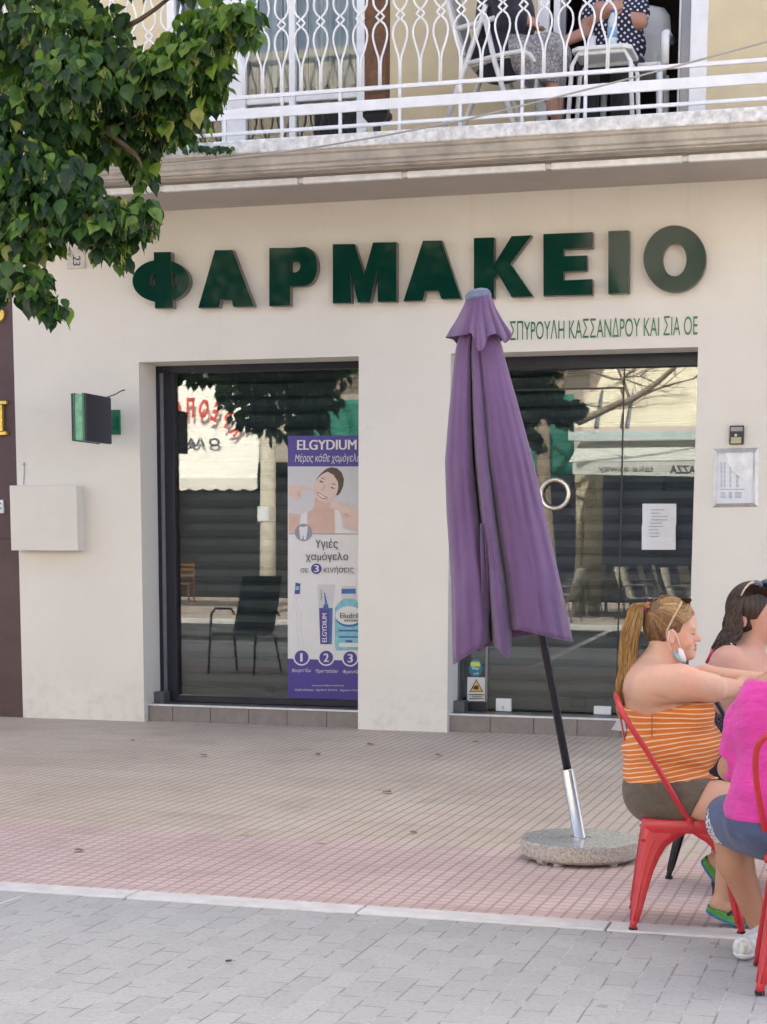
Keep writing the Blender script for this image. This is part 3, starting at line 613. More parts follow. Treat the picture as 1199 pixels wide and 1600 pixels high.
# ------------------------------------------------------------------ poster on the window
yp = YG-0.010
po = thing('poster', at(520, 1093, yp), 'tall purple and white toothpaste poster with a smiling woman in the window', 'poster')
def poly(mb, pts, mi, lay): mb.add([at(*p, yp-0.0008*lay) for p in pts], [tuple(range(len(pts)))], mi)
def rect(x0, y0, x1, y1): return [(x0, y1), (x1, y1), (x1, y0), (x0, y0)]
SK1 = mat('printed_skin', (0.60, 0.40, 0.33), 0.4, var=0.08); SK2 = mat('printed_skin_pale', (0.66, 0.50, 0.43), 0.4, var=0.06); HR = mat('printed_hair', (0.075, 0.045, 0.035), 0.4)
LG = mat('printed_grey', (0.56, 0.56, 0.57), 0.4, var=0.04); RED = mat('printed_lip', (0.42, 0.10, 0.09), 0.4); MG = mat('printed_mid_grey', (0.25, 0.26, 0.33), 0.4); AQ = mat('printed_aqua', (0.20, 0.48, 0.56), 0.4, var=0.2, scale=30); BLU = mat('printed_blue', (0.03, 0.12, 0.36), 0.4)
XE = 577
mb = MB(); mb.prism([at(*p, yp) for p in rect(450, 681, XE, 1093)], (0, 0.004, 0)); mb.build('backing', PWHITE, po)
mb = MB(); poly(mb, rect(450, 681, XE, 729), 0, 1); mb.build('header_panel', PURPLE, po); mb = MB(); poly(mb, [(450, 1093), (XE, 1096), (XE, 1033), (450, 1029)], 0, 1); mb.build('footer_panel', PURPLE, po)
Z1 = lambda L_: [(430+x/7.993, 670+y/7.993) for x, y in L_]; Z2 = lambda L_: [(430+x/6.4, 850+y/6.4) for x, y in L_]
mb = MB(); poly(mb, rect(451, 730, XE, 834), 0, 1)
hair = [(505, 690), (520, 620), (570, 560), (640, 500), (700, 478), (770, 490), (830, 540), (862, 630), (850, 720), (815, 800), (780, 835), (700, 780), (560, 700)]
face = [(497, 690), (530, 620), (590, 565), (655, 535), (730, 575), (785, 660), (790, 740), (775, 800), (740, 870), (690, 912), (620, 927), (545, 892), (495, 820), (478, 740)]
neck = [(497, 860), (490, 960), (465, 1015), (400, 1040), (385, 1180), (430, 1310), (748, 1310), (765, 1200), (748, 1020), (695, 990), (690, 890)]
poly(mb, Z1(hair), 1, 2); poly(mb, Z1(neck), 2, 3); poly(mb, Z1(face), 3, 4)
poly(mb, Z1([(405, 1028), (325, 1072), (285, 1318), (470, 1318), (400, 1180)]), 5, 4); poly(mb, Z1([(745, 1012), (815, 1000), (855, 1240), (1045, 1300), (1045, 1318), (750, 1318)]), 5, 4)
poly(mb, Z1([(170, 1052), (325, 1075), (300, 1250), (270, 1318), (170, 1318)]), 2, 3)
poly(mb, Z1([(168, 722), (230, 708), (300, 700), (400, 722), (476, 742), (474, 765), (400, 768), (325, 765), (352, 830), (330, 855), (290, 892), (225, 870), (168, 825)]), 3, 5)
poly(mb, Z1([(680, 985), (712, 925), (770, 915), (860, 950), (1000, 1000), (1160, 1030), (1160, 1320), (1000, 1270), (870, 1243), (852, 1150), (822, 1080), (800, 1020)]), 3, 5)
poly(mb, Z1([(850, 1060), (900, 1050), (950, 1090), (900, 1115), (850, 1080)]), 2, 6); poly(mb, Z1([(280, 780), (300, 775), (320, 840), (290, 850)]), 2, 6)
poly(mb, Z1([(520, 787), (560, 800), (610, 838), (658, 852), (640, 880), (585, 870), (538, 835)]), 4, 5); poly(mb, Z1([(532, 800), (562, 812), (608, 845), (645, 858), (630, 868), (585, 858), (545, 828)]), 5, 6)
poly(mb, Z1([(548, 650), (575, 645), (610, 672), (580, 672)]), 1, 5); poly(mb, Z1([(690, 722), (720, 728), (750, 752), (715, 748)]), 1, 5)
poly(mb, Z1([(560, 610), (600, 612), (635, 640), (600, 624)]), 1, 5); poly(mb, Z1([(690, 686), (735, 682), (768, 705), (730, 694)]), 1, 5)
poly(mb, Z1([(615, 700), (635, 705), (600, 778), (575, 765)]), 2, 5)
mb.build('portrait', [LG, HR, SK1, SK2, RED, PWHITE], po)
mb = MB(); poly(mb, rect(452, 833.6, XE, 834.8), 0, 6)
def circ(mb, cx, cy, r, mi, lay): poly(mb, [(cx+r*math.cos(-2*math.pi*k/30), cy+r*math.sin(-2*math.pi*k/30)) for k in range(30)], mi, lay)
circ(mb, 474.5, 832, 13.6, 0, 7); poly(mb, Z1([(300, 1235), (320, 1220), (355, 1225), (410, 1215), (402, 1290), (385, 1385), (362, 1385), (352, 1320), (335, 1385), (315, 1380)]), 1, 8)
mb.build('tooth_emblem', [MG, PWHITE], po)
mb = MB()
def ptxt(s, x0, yb, x1, yt_, mi=0, sl_=0.0, **kw): letter(mb, s, at(x0, yb, yp-0.008), at(x1, yb-sl_, yp-0.008), at(x0, yt_, yp-0.008), mi, **kw)
ptxt('ELGYDIUM', 465, 703, 557, 687.5, 0, 0.5, bold=0.03); ptxt('Μέρος κάθε χαμόγελου', 461, 725, 569, 709, 0, 0.5, shear=0.25)
ptxt('Υγιές', 493, 860, 528, 842, 1, bold=0.012); ptxt('χαμόγελο', 478, 878.5, 544, 863, 1, bold=0.012); ptxt('οε', 470, 894.5, 482, 888, 1); ptxt('κινήοεις', 506, 897.5, 553, 884, 1)
for x0_, x1_, y_ in ((472.6, 476.9, 888.1), (534.6, 539.2, 888.0)): poly(mb, rect(x0_, y_, x1_, y_+0.85), 1, 10)
circ(mb, 494.6, 888.6, 8.3, 2, 7); ptxt('3', 491.5, 894, 498, 883, 0, bold=0.03)
for i, (cx, cy, s) in enumerate(((471.5, 1027, '1'), (510, 1027.5, '2'), (547.5, 1028.5, '3'))):
    circ(mb, cx, cy, 13, 0, 5); circ(mb, cx, cy, 10.8, 2, 7); ptxt(s, cx-(2.2 if i == 0 else 3.6), cy+6.5, cx+(1.6 if i == 0 else 3.6), cy-6.5, 0, bold=0.0 if i == 0 else 0.03)
ptxt('Βουρτσίζω', 457, 1051.5, 486, 1044.5, 0, bold=0.01); ptxt('Προστατεύω', 494, 1052.5, 528, 1045.5, 0, bold=0.01); ptxt('Φροντίζω', 536, 1053.5, 566, 1046.5, 0, bold=0.01)
ptxt('www.pierrefabre-oralcare.gr', 488, 1073, 538, 1069.5); ptxt('OralCareGreece', 461, 1079.5, 490, 1076); ptxt('Elgydium Greece', 494, 1080, 527, 1076.5); ptxt('Elgydium Greece', 532, 1080.5, 566, 1077)
mb.build('lettering', [PWHITE, mat('dark_print', (0.07, 0.065, 0.11), 0.4), PURPLE], po)
mb = MB()
# toothbrush, toothpaste tube and mouthwash bottle
poly(mb, Z2([(195, 500), (205, 385), (225, 390), (255, 395), (248, 500)]), 0, 2); poly(mb, Z2([(205, 425), (245, 420), (240, 460), (203, 460)]), 4, 3)
poly(mb, Z2([(186, 508), (209, 508), (220, 600), (261, 680), (254, 820), (297, 1044), (246, 1044), (216, 850), (218, 700), (190, 600)]), 2, 2); poly(mb, Z2([(190, 510), (205, 510), (215, 600), (255, 680), (248, 820), (290, 1040), (250, 1040), (222, 850), (224, 700), (195, 600)]), 1, 3)
poly(mb, Z2([(418, 405), (604, 405), (578, 650), (566, 1000), (452, 1000), (440, 650)]), 2, 3); poly(mb, Z2([(440, 640), (577, 640), (566, 1002), (452, 1002)]), 0, 4); poly(mb, Z2([(545, 640), (577, 640), (566, 1002), (538, 1002)]), 3, 5)
poly(mb, Z2([(478, 640), (492, 600), (530, 602), (538, 650), (510, 672)]), 3, 6); poly(mb, Z2([(490, 480), (500, 490), (524, 600), (500, 600)]), 3, 6)
letter(mb, 'ELGYDIUM', at(430+518/6.4, 850+980/6.4, yp-0.008), at(430+518/6.4, 850+695/6.4, yp-0.008), at(430+472/6.4, 850+980/6.4, yp-0.008), 1, bold=0.02)
letter(mb, 'Elgydium', at(430+475/6.4, 850+560/6.4, yp-0.008), at(430+475/6.4, 850+455/6.4, yp-0.008), at(430+452/6.4, 850+560/6.4, yp-0.008), 5)
poly(mb, Z2([(664, 420), (806, 420), (806, 530), (664, 530)]), 2, 3); poly(mb, Z2([(664, 448), (806, 448), (806, 497), (664, 497)]), 3, 4)
poly(mb, Z2([(680, 545), (795, 545), (840, 590), (930, 640), (930, 1060), (610, 1065), (598, 1020), (598, 640), (640, 585)]), 4, 3)
poly(mb, [(430+(740+135*math.cos(-2*math.pi*k/30))/6.4, 850+(715+92*math.sin(-2*math.pi*k/30))/6.4) for k in range(30)], 1, 5)
poly(mb, [(430+(745+138*math.cos(-2*math.pi*k/30))/6.4, 850+(738+92*math.sin(-2*math.pi*k/30))/6.4) for k in range(30)], 3, 4)
letter(mb, 'Eludril', at(430+650/6.4, 850+742/6.4, yp-0.008), at(430+832/6.4, 850+742/6.4, yp-0.008), at(430+650/6.4, 850+690/6.4, yp-0.008), 5, bold=0.01)
letter(mb, 'INTENSE', at(430+695/6.4, 850+776/6.4, yp-0.008), at(430+835/6.4, 850+776/6.4, yp-0.008), at(430+695/6.4, 850+756/6.4, yp-0.008), 5, bold=0.03)
for y0_, y1_ in ((858, 875), (922, 938)): poly(mb, Z2([(635, y1_), (890, y1_), (890, y0_), (635, y0_)]), 3, 5)
poly(mb, Z2([(640, 1030), (900, 1030), (900, 990), (640, 990)]), 1, 5); poly(mb, Z2([(705, 984), (772, 984), (772, 962), (705, 962)]), 3, 6)
mb.build('product_picture', [PURPLE, PWHITE, LG, BLU, AQ, INK], po)
# ------------------------------------------------------------------ parasol and its stone base
GRAN = None
def granite(name, c1, c2, rough):
    m, t, b, pos = base(name)
    vo = N(t, 'ShaderNodeTexVoronoi'); vo.inputs['Scale'].default_value = 95; t.links.new(pos, vo.inputs['Vector'])
    v2 = noise(t, pos, 130, 4, 0.7)
    c = mixc(t, ramp(t, vo.outputs['Color'], 0.25, 0.75), c1, c2)
    c = mixc(t, math_(t, 'MULTIPLY', ramp(t, v2, 0.55, 0.62), 0.85), c, (0.09, 0.085, 0.08))
    t.links.new(c, b.inputs['Base Color']); b.inputs['Roughness'].default_value = rough
    if rough > 0.4: bump(t, b, v2, 0.5, 0.004)
    return m
GT = granite('polished_granite', (0.46, 0.46, 0.45), (0.30, 0.31, 0.31), 0.16); GS = granite('rough_granite', (0.55, 0.50, 0.44), (0.40, 0.36, 0.31), 0.8)
bc = gnd(907, 1314, 0.085); RB = 0.285
par = thing('parasol', (bc[0], bc[1], 0), 'closed purple parasol leaning on a dark pole from a round granite base', 'parasol')
mb = MB(); mb.lathe((bc[0], bc[1], 0), [(RB-0.07, 0.012), (RB-0.02, 0.016), (RB-0.003, 0.03), (RB, 0.05), (RB, 0.096)], 72, 0); pb = mb.build('base', GS, par, smooth=False)
mb = MB(); mb.lathe((bc[0], bc[1], 0), [(RB-0.004, 0.0965), (RB-0.008, 0.101), (0.02, 0.102)], 72, 0); mb.build('top_face', GT, pb)
mb = MB()
for a in (200, 255, 320, 60, 130):
    q = np.array([bc[0]+(RB-0.05)*math.cos(R(a)), bc[1]+(RB-0.05)*math.sin(R(a)), 0.016]); mb.lathe(q+np.array([0, 0, -0.016]), [(0.022, 0), (0.025, 0.004), (0.025, 0.016)], 14); mb.build('caster', GS, pb); mb = MB()
mb.cyl((bc[0]-0.155, bc[1]-0.20, 0.024), (bc[0]-0.125, bc[1]-0.222, 0.024), 0.024, n=18); mb.build('caster', GS, pb)
ax = at(747, 462, 7.98)-np.array([bc[0], bc[1], 0.10]); AXL = np.linalg.norm(ax); axn = ax/AXL; PB0 = np.array([bc[0], bc[1], 0.10])
s1 = PB0+axn*0.335
mb = MB(); mb.lathe(PB0, [(0.033, -0.01), (0.033, 0.0), (0.030, 0.002), (0.030, 0.335), (0.0285, 0.338), (0.022, 0.338), (0.022, 0.1)], 28, 0, axn); mb.build('sleeve', STEEL, par, smooth=False)
mb = MB(); mb.lathe((bc[0], bc[1], 0.102), [(0.048, 0), (0.048, 0.004), (0.03, 0.004)], 28); mb.build('collar', STEEL, pb)
for o in par.children:
    if o.name.startswith('sleeve'):
        for p in o.data.polygons: p.use_smooth = True
mb = MB(); mb.cyl(PB0+axn*0.02, PB0+axn*(AXL-0.02), 0.0195, n=20); mb.build('pole', BLUEBLACK, par, smooth=True)
def fabric(name, c):
    m, t, b, pos = base(name)
    n1 = noise(t, pos, 4, 4); n2 = noise(t, pos, 420, 2)
    t.links.new(mixc(t, ramp(t, n1, 0.3, 0.75), tuple(x*0.86 for x in c), tuple(x*1.1 for x in c)), b.inputs['Base Color'])
    b.inputs['Roughness'].default_value = 0.8; b.inputs['Sheen Weight'].default_value = 0.25
    bump(t, b, math_(t, 'ADD', n2, math_(t, 'MULTIPLY', noise(t, pos, 16, 5), 5.0)), 0.35, 0.005); return m
PURP = fabric('purple_canvas', (0.140, 0.073, 0.178))
def cat(P, n, closed=True):
    P = np.array(P, float); L = len(P); out = []
    m = L if closed else L-1
    for i in range(m):
        g = lambda k: P[k % L] if closed else P[max(0, min(L-1, k))]
        p0, p1, p2, p3 = g(i-1), g(i), g(i+1), g(i+2)
        for j in range(n):
            t = j/n; out.append(0.5*((2*p1)+(-p0+p2)*t+(2*p0-5*p1+4*p2-p3)*t*t+(-p0+3*p1-3*p2+p3)*t**3))
    if not closed: out.append(P[-1])
    return np.array(out)
def interp(x, xs, ys): return float(np.interp(x, xs, ys))
YU = 7.98
def upx(px_, py_, dd): p = at(px_, py_, YU); d = ray(px_, py_); return p+d/d[1]*dd      # dd metres behind the pole's plane
# closed section of the folded canopy: (u across, v away from the viewer), hem heights per point
sec = [(-1.0, 0.05, 1036), (-0.93, -0.30, 1034), (-0.72, -0.46, 1020), (-0.50, -0.42, 1008), (-0.40, -0.12, 1003), (-0.355, 0.55, 1000), (-0.30, -0.22, 1006), (-0.235, -0.58, 1014), (-0.16, -0.60, 1020), (-0.08, -0.50, 1029),
       (-0.03, -0.30, 1006), (0.0, -0.14, 985), (0.05, -0.30, 984), (0.14, -0.44, 984), (0.40, -0.52, 989), (0.68, -0.42, 996), (0.90, -0.18, 1000), (1.0, 0.05, 1002), (0.88, 0.32, 992), (0.6, 0.2, 986), (0.45, 0.52, 990), (0.2, 0.22, 992), (0.0, 0.55, 996), (-0.2, 0.25, 1000), (-0.5, 0.55, 1012), (-0.75, 0.3, 1020)]
S = cat([(a, b, c/100) for a, b, c in sec], 5)
Ly = [470, 500, 540, 560, 650, 720, 800, 900, 1040]; Lx = [733, 727, 714, 711, 702, 696.5, 699, 706, 709]
Ry = [470, 500, 540, 560, 620, 720, 830, 930, 1002]; Rx = [763, 770, 784, 789, 806, 833, 858, 880, 895]
rows = []; NT = 64
for i in range(NT+1):
    t = i/NT; row = []
    for u, v, hem in S:
        y = 475+(hem*100-475)*t
        l, r = interp(y, Ly, Lx), interp(y, Ry, Rx); c, hw = (l+r)/2, (r-l)/2
        am = 0.35+0.65*min(1, t*1.6)                  # shallow folds at the top
        rr = (u*u+v*v)**0.5
        vv = v*am+(1-am)*math.copysign(max(0.0, 1-u*u)**0.5*0.6, v if abs(v) > 0.1 else -1)
        wob = 0.040*math.sin(9*t+5*u)*t+0.026*math.sin(23*t+11*u)*t+0.030*math.sin(31*u+4*t+1.5*math.sin(6*t))*min(1, t*2)+0.012*math.sin(61*u-9*t)
        uu = u if abs(u) > 0.95 else u+0.012*math.sin(7*t+9*u)
        row.append(upx(c+uu*hw, y, (vv+wob)*hw/326*0.95-0.10*t))
    rows.append(row)
mb = MB(); mb.grid(rows, closeu=True); cano = mb.build('canopy', PURP, par, smooth=True, solid=0.003, fix=False)
# seam and hem bands, loose tie
mb = MB(); hemr = [rows[-1][k] for k in range(len(S))]; mb.tube(hemr, 0.0028, 5, closed=True); mb.build('hem', PURP, cano, smooth=True)
mb = MB()
for x0_, sh, l_ in ((752.5, 0.0, 200), (759, 0.02, 178)):
    P = []
    for i in range(15):
        t = i/14; y = 818+l_*t; P.append([upx(x0_+5.5*math.sin(t*5+x0_)*0.5+(1-t)*3+s*(2.0+2.4*t), y, -0.185-0.02*math.sin(t*7)+sh+0.012*s) for s in (-1, 0, 1)])
    mb.grid(P)
mb.build('tie_strap', PURP, cano, smooth=True, solid=0.003)
capsec = [(-1.0, 0.0, 527), (-0.72, -0.45, 524.5), (-0.45, -0.70, 522), (-0.27, -0.80, 520), (-0.16, -0.92, 532), (-0.02, -1.0, 548), (0.12, -0.92, 541), (0.24, -0.80, 526), (0.45, -0.72, 521), (0.60, -0.55, 523), (0.72, -0.42, 535), (0.86, -0.22, 530), (1.0, 0.0, 521), (0.75, 0.5, 524), (0.55, 0.62, 535), (0.3, 0.8, 524), (0, 0.95, 545), (-0.3, 0.8, 524), (-0.55, 0.65, 540), (-0.78, 0.45, 530)]
CS = cat([(a, b, c/100) for a, b, c in capsec], 5); rows = []
for i in range(25):
    t = i/24; row = []
    for k, (u, v, hem) in enumerate(CS):
        y = 458+(hem*100-458)*t
        hw = interp(y, [455, 465, 480, 500, 515, 527, 548], [14.5, 19, 25, 36, 46, 53, 55]); cx = interp(y, [455, 480, 525], [749.5, 749, 750])
        un = u/max(1e-6, (u*u+v*v)**0.5); vn = v/max(1e-6, (u*u+v*v)**0.5); q = t**0.9
        row.append(upx(cx+(un*(1-q)+u*q)*hw, y, (vn*(1-q)+v*q)*hw/326*0.9+0.012*t*math.sin(k*0.63)))
    rows.append(row)
mb = MB(); mb.grid(rows, closeu=True); cap_ = mb.build('vent_cap', PURP, par, smooth=True, solid=0.003, fix=False)
mb = MB(); mb.tube([r for r in rows[-1]], 0.0028, 5, closed=True); mb.build('hem', PURP, cap_, smooth=True)
mb = MB(); tp = PB0+axn*(AXL+0.005); mb.lathe(tp, [(0.050, -0.03), (0.060, -0.018), (0.062, -0.008), (0.058, 0.0), (0.060, 0.004), (0.048, 0.016), (0.028, 0.024), (0.008, 0.027)], 28, 0, axn); mb.build('finial', mat('slate_blue_plastic', (0.12, 0.15, 0.24), 0.35), par, smooth=True)

# ------------------------------------------------------------------ metal cafe chairs
def metal_chair(cx, cy, ang, m, mfoot, label, cat_, group):
    Fv = np.array([math.cos(R(ang)), math.sin(R(ang)), 0]); Lv = np.array([-Fv[1], Fv[0], 0]); O = np.array([cx, cy, 0]); UP = np.array([0, 0, 1.0])
    T = lambda x, y, z: O+Fv*x+Lv*y+UP*z
    ch = thing('metal_chair', (cx, cy, 0), label, cat_, group)
    ZSE = 0.435; hs, hf = 0.176, 0.222
    mb = MB(); P = []                                # dished seat with rolled rim
    def rr(s, z): 
        pts = []
        for q, (sx, sy) in enumerate(((1, 1), (-1, 1), (-1, -1), (1, -1))):
            for k in range(6): a = R(90*q+18*k); pts.append(T(sx*(s-0.045)+0.045*math.cos(a)*(s/hs), sy*(s-0.045)+0.045*math.sin(a)*(s/hs), z))
        return pts
    for s, z in ((hs*1.02, ZSE-0.052), (hs*1.035, ZSE-0.045), (hs*1.04, ZSE-0.004), (hs*1.02, ZSE), (hs*0.9, ZSE-0.001), (hs*0.8, ZSE-0.007), (hs*0.4, ZSE-0.010)): P.append(rr(s, z))
    mb.grid(P, closeu=True); mb.add(P[-1], [tuple(range(24))]); mb.build('seat', m, ch, smooth=True)
    zprof = [(0.000, 0.174), (0.030, 0.170), (0.045, 0.148), (0.06, 0.122), (0.085, 0.096), (0.125, 0.078), (0.18, 0.062), (0.25, 0.050), (0.33, 0.040), (0.375, 0.033), (0.385, 0.026), (0.415, 0.023)]
    for sx, sy in ((-1, -1), (1, -1), (-1, 1), (1, 1)):
        P = []
        for dz, fl in zprof:
            z = ZSE-0.02-dz; k = hs+(hf-hs)*(dz/0.415)*(1.0 if dz < 0.38 else 0.98); rc = min(0.028, fl*0.6)
            cx_, cy_ = sx*k, sy*k; row = []
            row.append((cx_-sx*fl, cy_-sy*0.012 if fl < 0.16 else cy_)); row.append((cx_-sx*fl, cy_))
            row.append((cx_-sx*(fl*0.55+rc*0.45), cy_))
            for q in range(5): a = R(90*q/4); row.append((cx_-sx*rc*(1-math.sin(a)), cy_-sy*rc*(1-math.cos(a))))
            row.append((cx_, cy_-sy*(fl*0.55+rc*0.45))); row.append((cx_, cy_-sy*fl)); row.append((cx_-sx*0.012 if fl < 0.16 else cx_, cy_-sy*fl))
            P.append([T(x, y, z) for x, y in row])
        mb = MB(); mb.grid(P); lg = mb.build('leg', m, ch, smooth=True, solid=0.003)
        mb = MB()                                    # pressed ribs down both flanges
        for off in (0.42, 0.72):
            for ax_ in (0, 1):
                pts = []
                for dz, fl in zprof[3:10]:
                    z = ZSE-0.02-dz; k = hs+(hf-hs)*(dz/0.415); d_ = max(0.012, fl*off)
                    pts.append(T(sx*(k+0.0005)-(sx*d_ if ax_ == 0 else 0), sy*(k+0.0005)-(sy*d_ if ax_ else 0), z))
                mb.tube(pts, 0.0032, 6)
        mb.build('rib', m, lg, smooth=True)
        mb = MB(); mb.cyl(T(sx*hf*0.985-sx*0.012, sy*hf*0.985-sy*0.012, 0.0), T(sx*hf*0.985-sx*0.012, sy*hf*0.985-sy*0.012, 0.012), 0.017, n=14); mb.build('foot_cap', mfoot, lg)
    mb = MB()
    for a, b in (((-1, -1), (1, 1)), ((-1, 1), (1, -1))): mb.tube([T(a[0]*0.185, a[1]*0.185, 0.352), T(0, 0, 0.372+0.008*a[1]), T(b[0]*0.185, b[1]*0.185, 0.352)], 0.010, 8, flat=0.5)
    mb.build('cross_brace', m, ch)
    loopk = [(0.0, 0.186, 0.432), (-0.045, 0.200, 0.50), (-0.105, 0.220, 0.60), (-0.17, 0.240, 0.705), (-0.228, 0.248, 0.79), (-0.265, 0.238, 0.850), (-0.286, 0.185, 0.890), (-0.294, 0.07, 0.902)]
    pts = [T(*p) for p in cat(loopk+[(x, -y, z) for x, y, z in loopk[::-1]], 5, False)]
    mb = MB(); mb.tube(pts, 0.0112, 12); bk = mb.build('backrest', m, ch, smooth=True)
    for s in (-1, 1):
        mb = MB(); mb.cyl(T(0.0, s*0.184, 0.420), T(0, s*0.202, 0.420), 0.011, n=10); mb.tube([T(0, s*0.192, 0.447), T(0, s*0.192, 0.425)], 0.013, 10); mb.build('bolt', m, bk)
    sp = [(-0.178, 0.430), (-0.205, 0.47), (-0.222, 0.53), (-0.232, 0.60), (-0.252, 0.70), (-0.272, 0.80), (-0.293, 0.897)]
    mb = MB(); mb.grid([[T(x-0.004*math.cos(q*1.5), q*0.038, z) for q in (-1, -0.6, 0, 0.6, 1)] for x, z in [tuple(p) for p in cat(sp, 4, False)]]); mb.build('splat', m, ch, smooth=True, solid=0.003)
    return ch
REDP = mat('red_powder_coat', (0.50, 0.022, 0.030), 0.36, var=0.14, scale=7, coat=0.2); RUB = mat('black_rubber', (0.012, 0.012, 0.012), 0.7)
BLKP = mat('black_powder_coat', (0.014, 0.016, 0.024), 0.34, var=0.2, coat=0.3)
A_ANG, C_ANG, B_ANG = 8, 95, 36
metal_chair(-0.740, 6.821, A_ANG, REDP, RUB, 'red metal chair under the woman in the orange striped top', 'chair', None)
fC = np.array([math.cos(R(C_ANG)), math.sin(R(C_ANG))]); lC = np.array([-fC[1], fC[0]]); cC = np.array([-0.384, 5.729])+0.222*fC-0.222*lC
metal_chair(cC[0], cC[1], C_ANG, REDP, RUB, 'red metal chair under the person in the pink shirt, cut by the right edge', 'chair', None)
fB = np.array([math.cos(R(B_ANG)), math.sin(R(B_ANG))]); lB = np.array([-fB[1], fB[0]]); cB = np.array([-0.805, 7.52])+0.222*fB
metal_chair(cB[0], cB[1], B_ANG, BLKP, RUB, 'black metal chair behind the woman in orange, only its rear legs visible', 'chair', None)

# ------------------------------------------------------------------ balcony furniture and post
mb = MB(); yw = YF+0.24; a, b = at(573, 176, yw), at(607, -70, yw)
wp = thing('wooden_post', ((a[0]+b[0])/2, yw, ZF), 'brown wooden post with a black metal shoe standing on the balcony', 'post')
mb.box((a[0], yw-0.06, a[2]+0.0), (b[0], yw+0.06, b[2]+0.6)); mb.build('beam', WOOD, wp, bevel=0.006)
mb = MB(); q0, q1 = at(572, 190, yw), at(608, 175, yw); mb.box((q0[0]-0.005, yw-0.068, q0[2]+0.02), (q1[0]+0.005, yw+0.068, q1[2]))
mb.add([(q0[0]-0.005, yw-0.068, q0[2]+0.02), (q1[0]+0.005, yw-0.068, q0[2]+0.02), (q1[0]+0.005, yw+0.068, q0[2]+0.02), (q0[0]-0.005, yw+0.068, q0[2]+0.02), (q0[0]+0.03, yw-0.04, q0[2]-0.02), (q1[0]-0.03, yw-0.04, q0[2]-0.02), (q1[0]-0.03, yw+0.04, q0[2]-0.02), (q0[0]+0.03, yw+0.04, q0[2]-0.02)], [(0, 1, 5, 4), (1, 2, 6, 5), (2, 3, 7, 6), (3, 0, 4, 7), (4, 5, 6, 7)])
mb.build('shoe', BLACK, wp, bevel=0.003); mb = MB(); mb.cyl(((a[0]+b[0])/2, yw, ZF), ((a[0]+b[0])/2, yw, q0[2]), 0.028, n=14); mb.build('foot', BLACK, wp)
# white folding armchair (side on, facing right)
yb = YF+0.56
def bx(px_, py_, dy=0.0): p = at(px_, py_, yb); return np.array([p[0], yb+dy, p[2]])
fc = thing('folding_chair', (bx(780, 190)[0], yb, ZF), 'white folding garden armchair with grey sling on the balcony', 'chair')
SL = mat('grey_sling', (0.45, 0.44, 0.43), 0.8, var=0.1)
def bar2(name, pts, w_):
    for dy in (-0.22, 0.22): mb = MB(); mb.tube([bx(x, y, dy) for x, y in pts], w_, 8, flat=0.6); mb.build(name, WPLAST, fc, smooth=True)
bar2('leg', [(706, 210), (722, 165), (765, 40), (770, 22)], 0.032)
bar2('leg', [(766, 30), (784, 110), (818, 222)], 0.032)
bar2('back_frame', [(694, -70), (712, 20), (722, 60), (735, 100)], 0.032)
bar2('armrest', [(720, 60), (760, 50), (796, 38), (808, 38), (812, 42)], 0.030)
bar2('seat_frame', [(742, 112), (800, 97), (826, 93), (838, 98), (846, 110)], 0.027)
mb = MB(); mb.grid([[bx(x, y, dy) for dy in (-0.21, 0.21)] for x, y in ((745, 115), (800, 101), (826, 97), (838, 103), (848, 128), (846, 150))]); mb.build('seat', SL, fc, solid=0.02)
mb = MB(); mb.grid([[bx(x, y, dy) for dy in (-0.21, 0.21)] for x, y in ((696, -60), (716, 20), (738, 100))]); mb.build('backrest', SL, fc, solid=0.02)
# white stool used as a table, with bottle
yt = YF+0.55
def tx(px_, py_, dy=0.0): p = at(px_, py_, yt); return np.array([p[0], yt+dy, p[2]])
tb = thing('side_table', (tx(945, 180)[0], yt, ZF), 'small white tube table in front of the woman in the polka dot dress', 'table')
L0, L1 = tx(904, 86), tx(988, 82); zt_ = L0[2]
mb = MB(); mb.prism([np.array([x, y, zt_-0.025]) for x, y in ((L0[0]+0.03, yt-0.2), (L1[0]-0.03, yt-0.2), (L1[0]+0.02, yt-0.15), (L1[0]+0.02, yt+0.18), (L0[0]-0.02, yt+0.18), (L0[0]-0.02, yt-0.15))], (0, 0, 0.03)); mb.build('table_top', WPLAST, tb, bevel=0.008)
for s in (-1, 1):
    mb = MB(); xx = [L0[0]-0.045, L1[0]+0.045]
    mb.tube([(xx[0], yt+s*0.16, ZF), (xx[0]+0.03, yt+s*0.16, zt_-0.11), (xx[0]+0.075, yt+s*0.16, zt_-0.035), (xx[1]-0.075, yt+s*0.16, zt_-0.035), (xx[1]-0.03, yt+s*0.16, zt_-0.11), (xx[1], yt+s*0.16, ZF)], 0.016, 8); mb.build('leg', WPLAST, tb, smooth=True)
wbq = tx(958, 80); mb = MB(); mb.lathe((wbq[0], yt-0.05, zt_+0.005), [(0.03, 0), (0.034, 0.01), (0.034, 0.15), (0.031, 0.16), (0.034, 0.17), (0.030, 0.20), (0.014, 0.235), (0.013, 0.25)], 20, 0); mb.lathe((wbq[0], yt-0.05, zt_+0.25), [(0.015, 0), (0.015, 0.02)], 16, 1); mb.lathe((wbq[0], yt-0.05, zt_+0.08), [(0.0347, 0), (0.0347, 0.07)], 20, 2)
bt = mb.build('water_bottle', [mat('clear_plastic', (0.50, 0.60, 0.66), 0.1, var=0.1), mat('blue_cap', (0.03, 0.10, 0.4), 0.4), mat('bottle_label', (0.20, 0.38, 0.62), 0.4, var=0.4, scale=60)], smooth=True)
tag(bt, 'clear water bottle with blue label on the white balcony table', 'bottle')
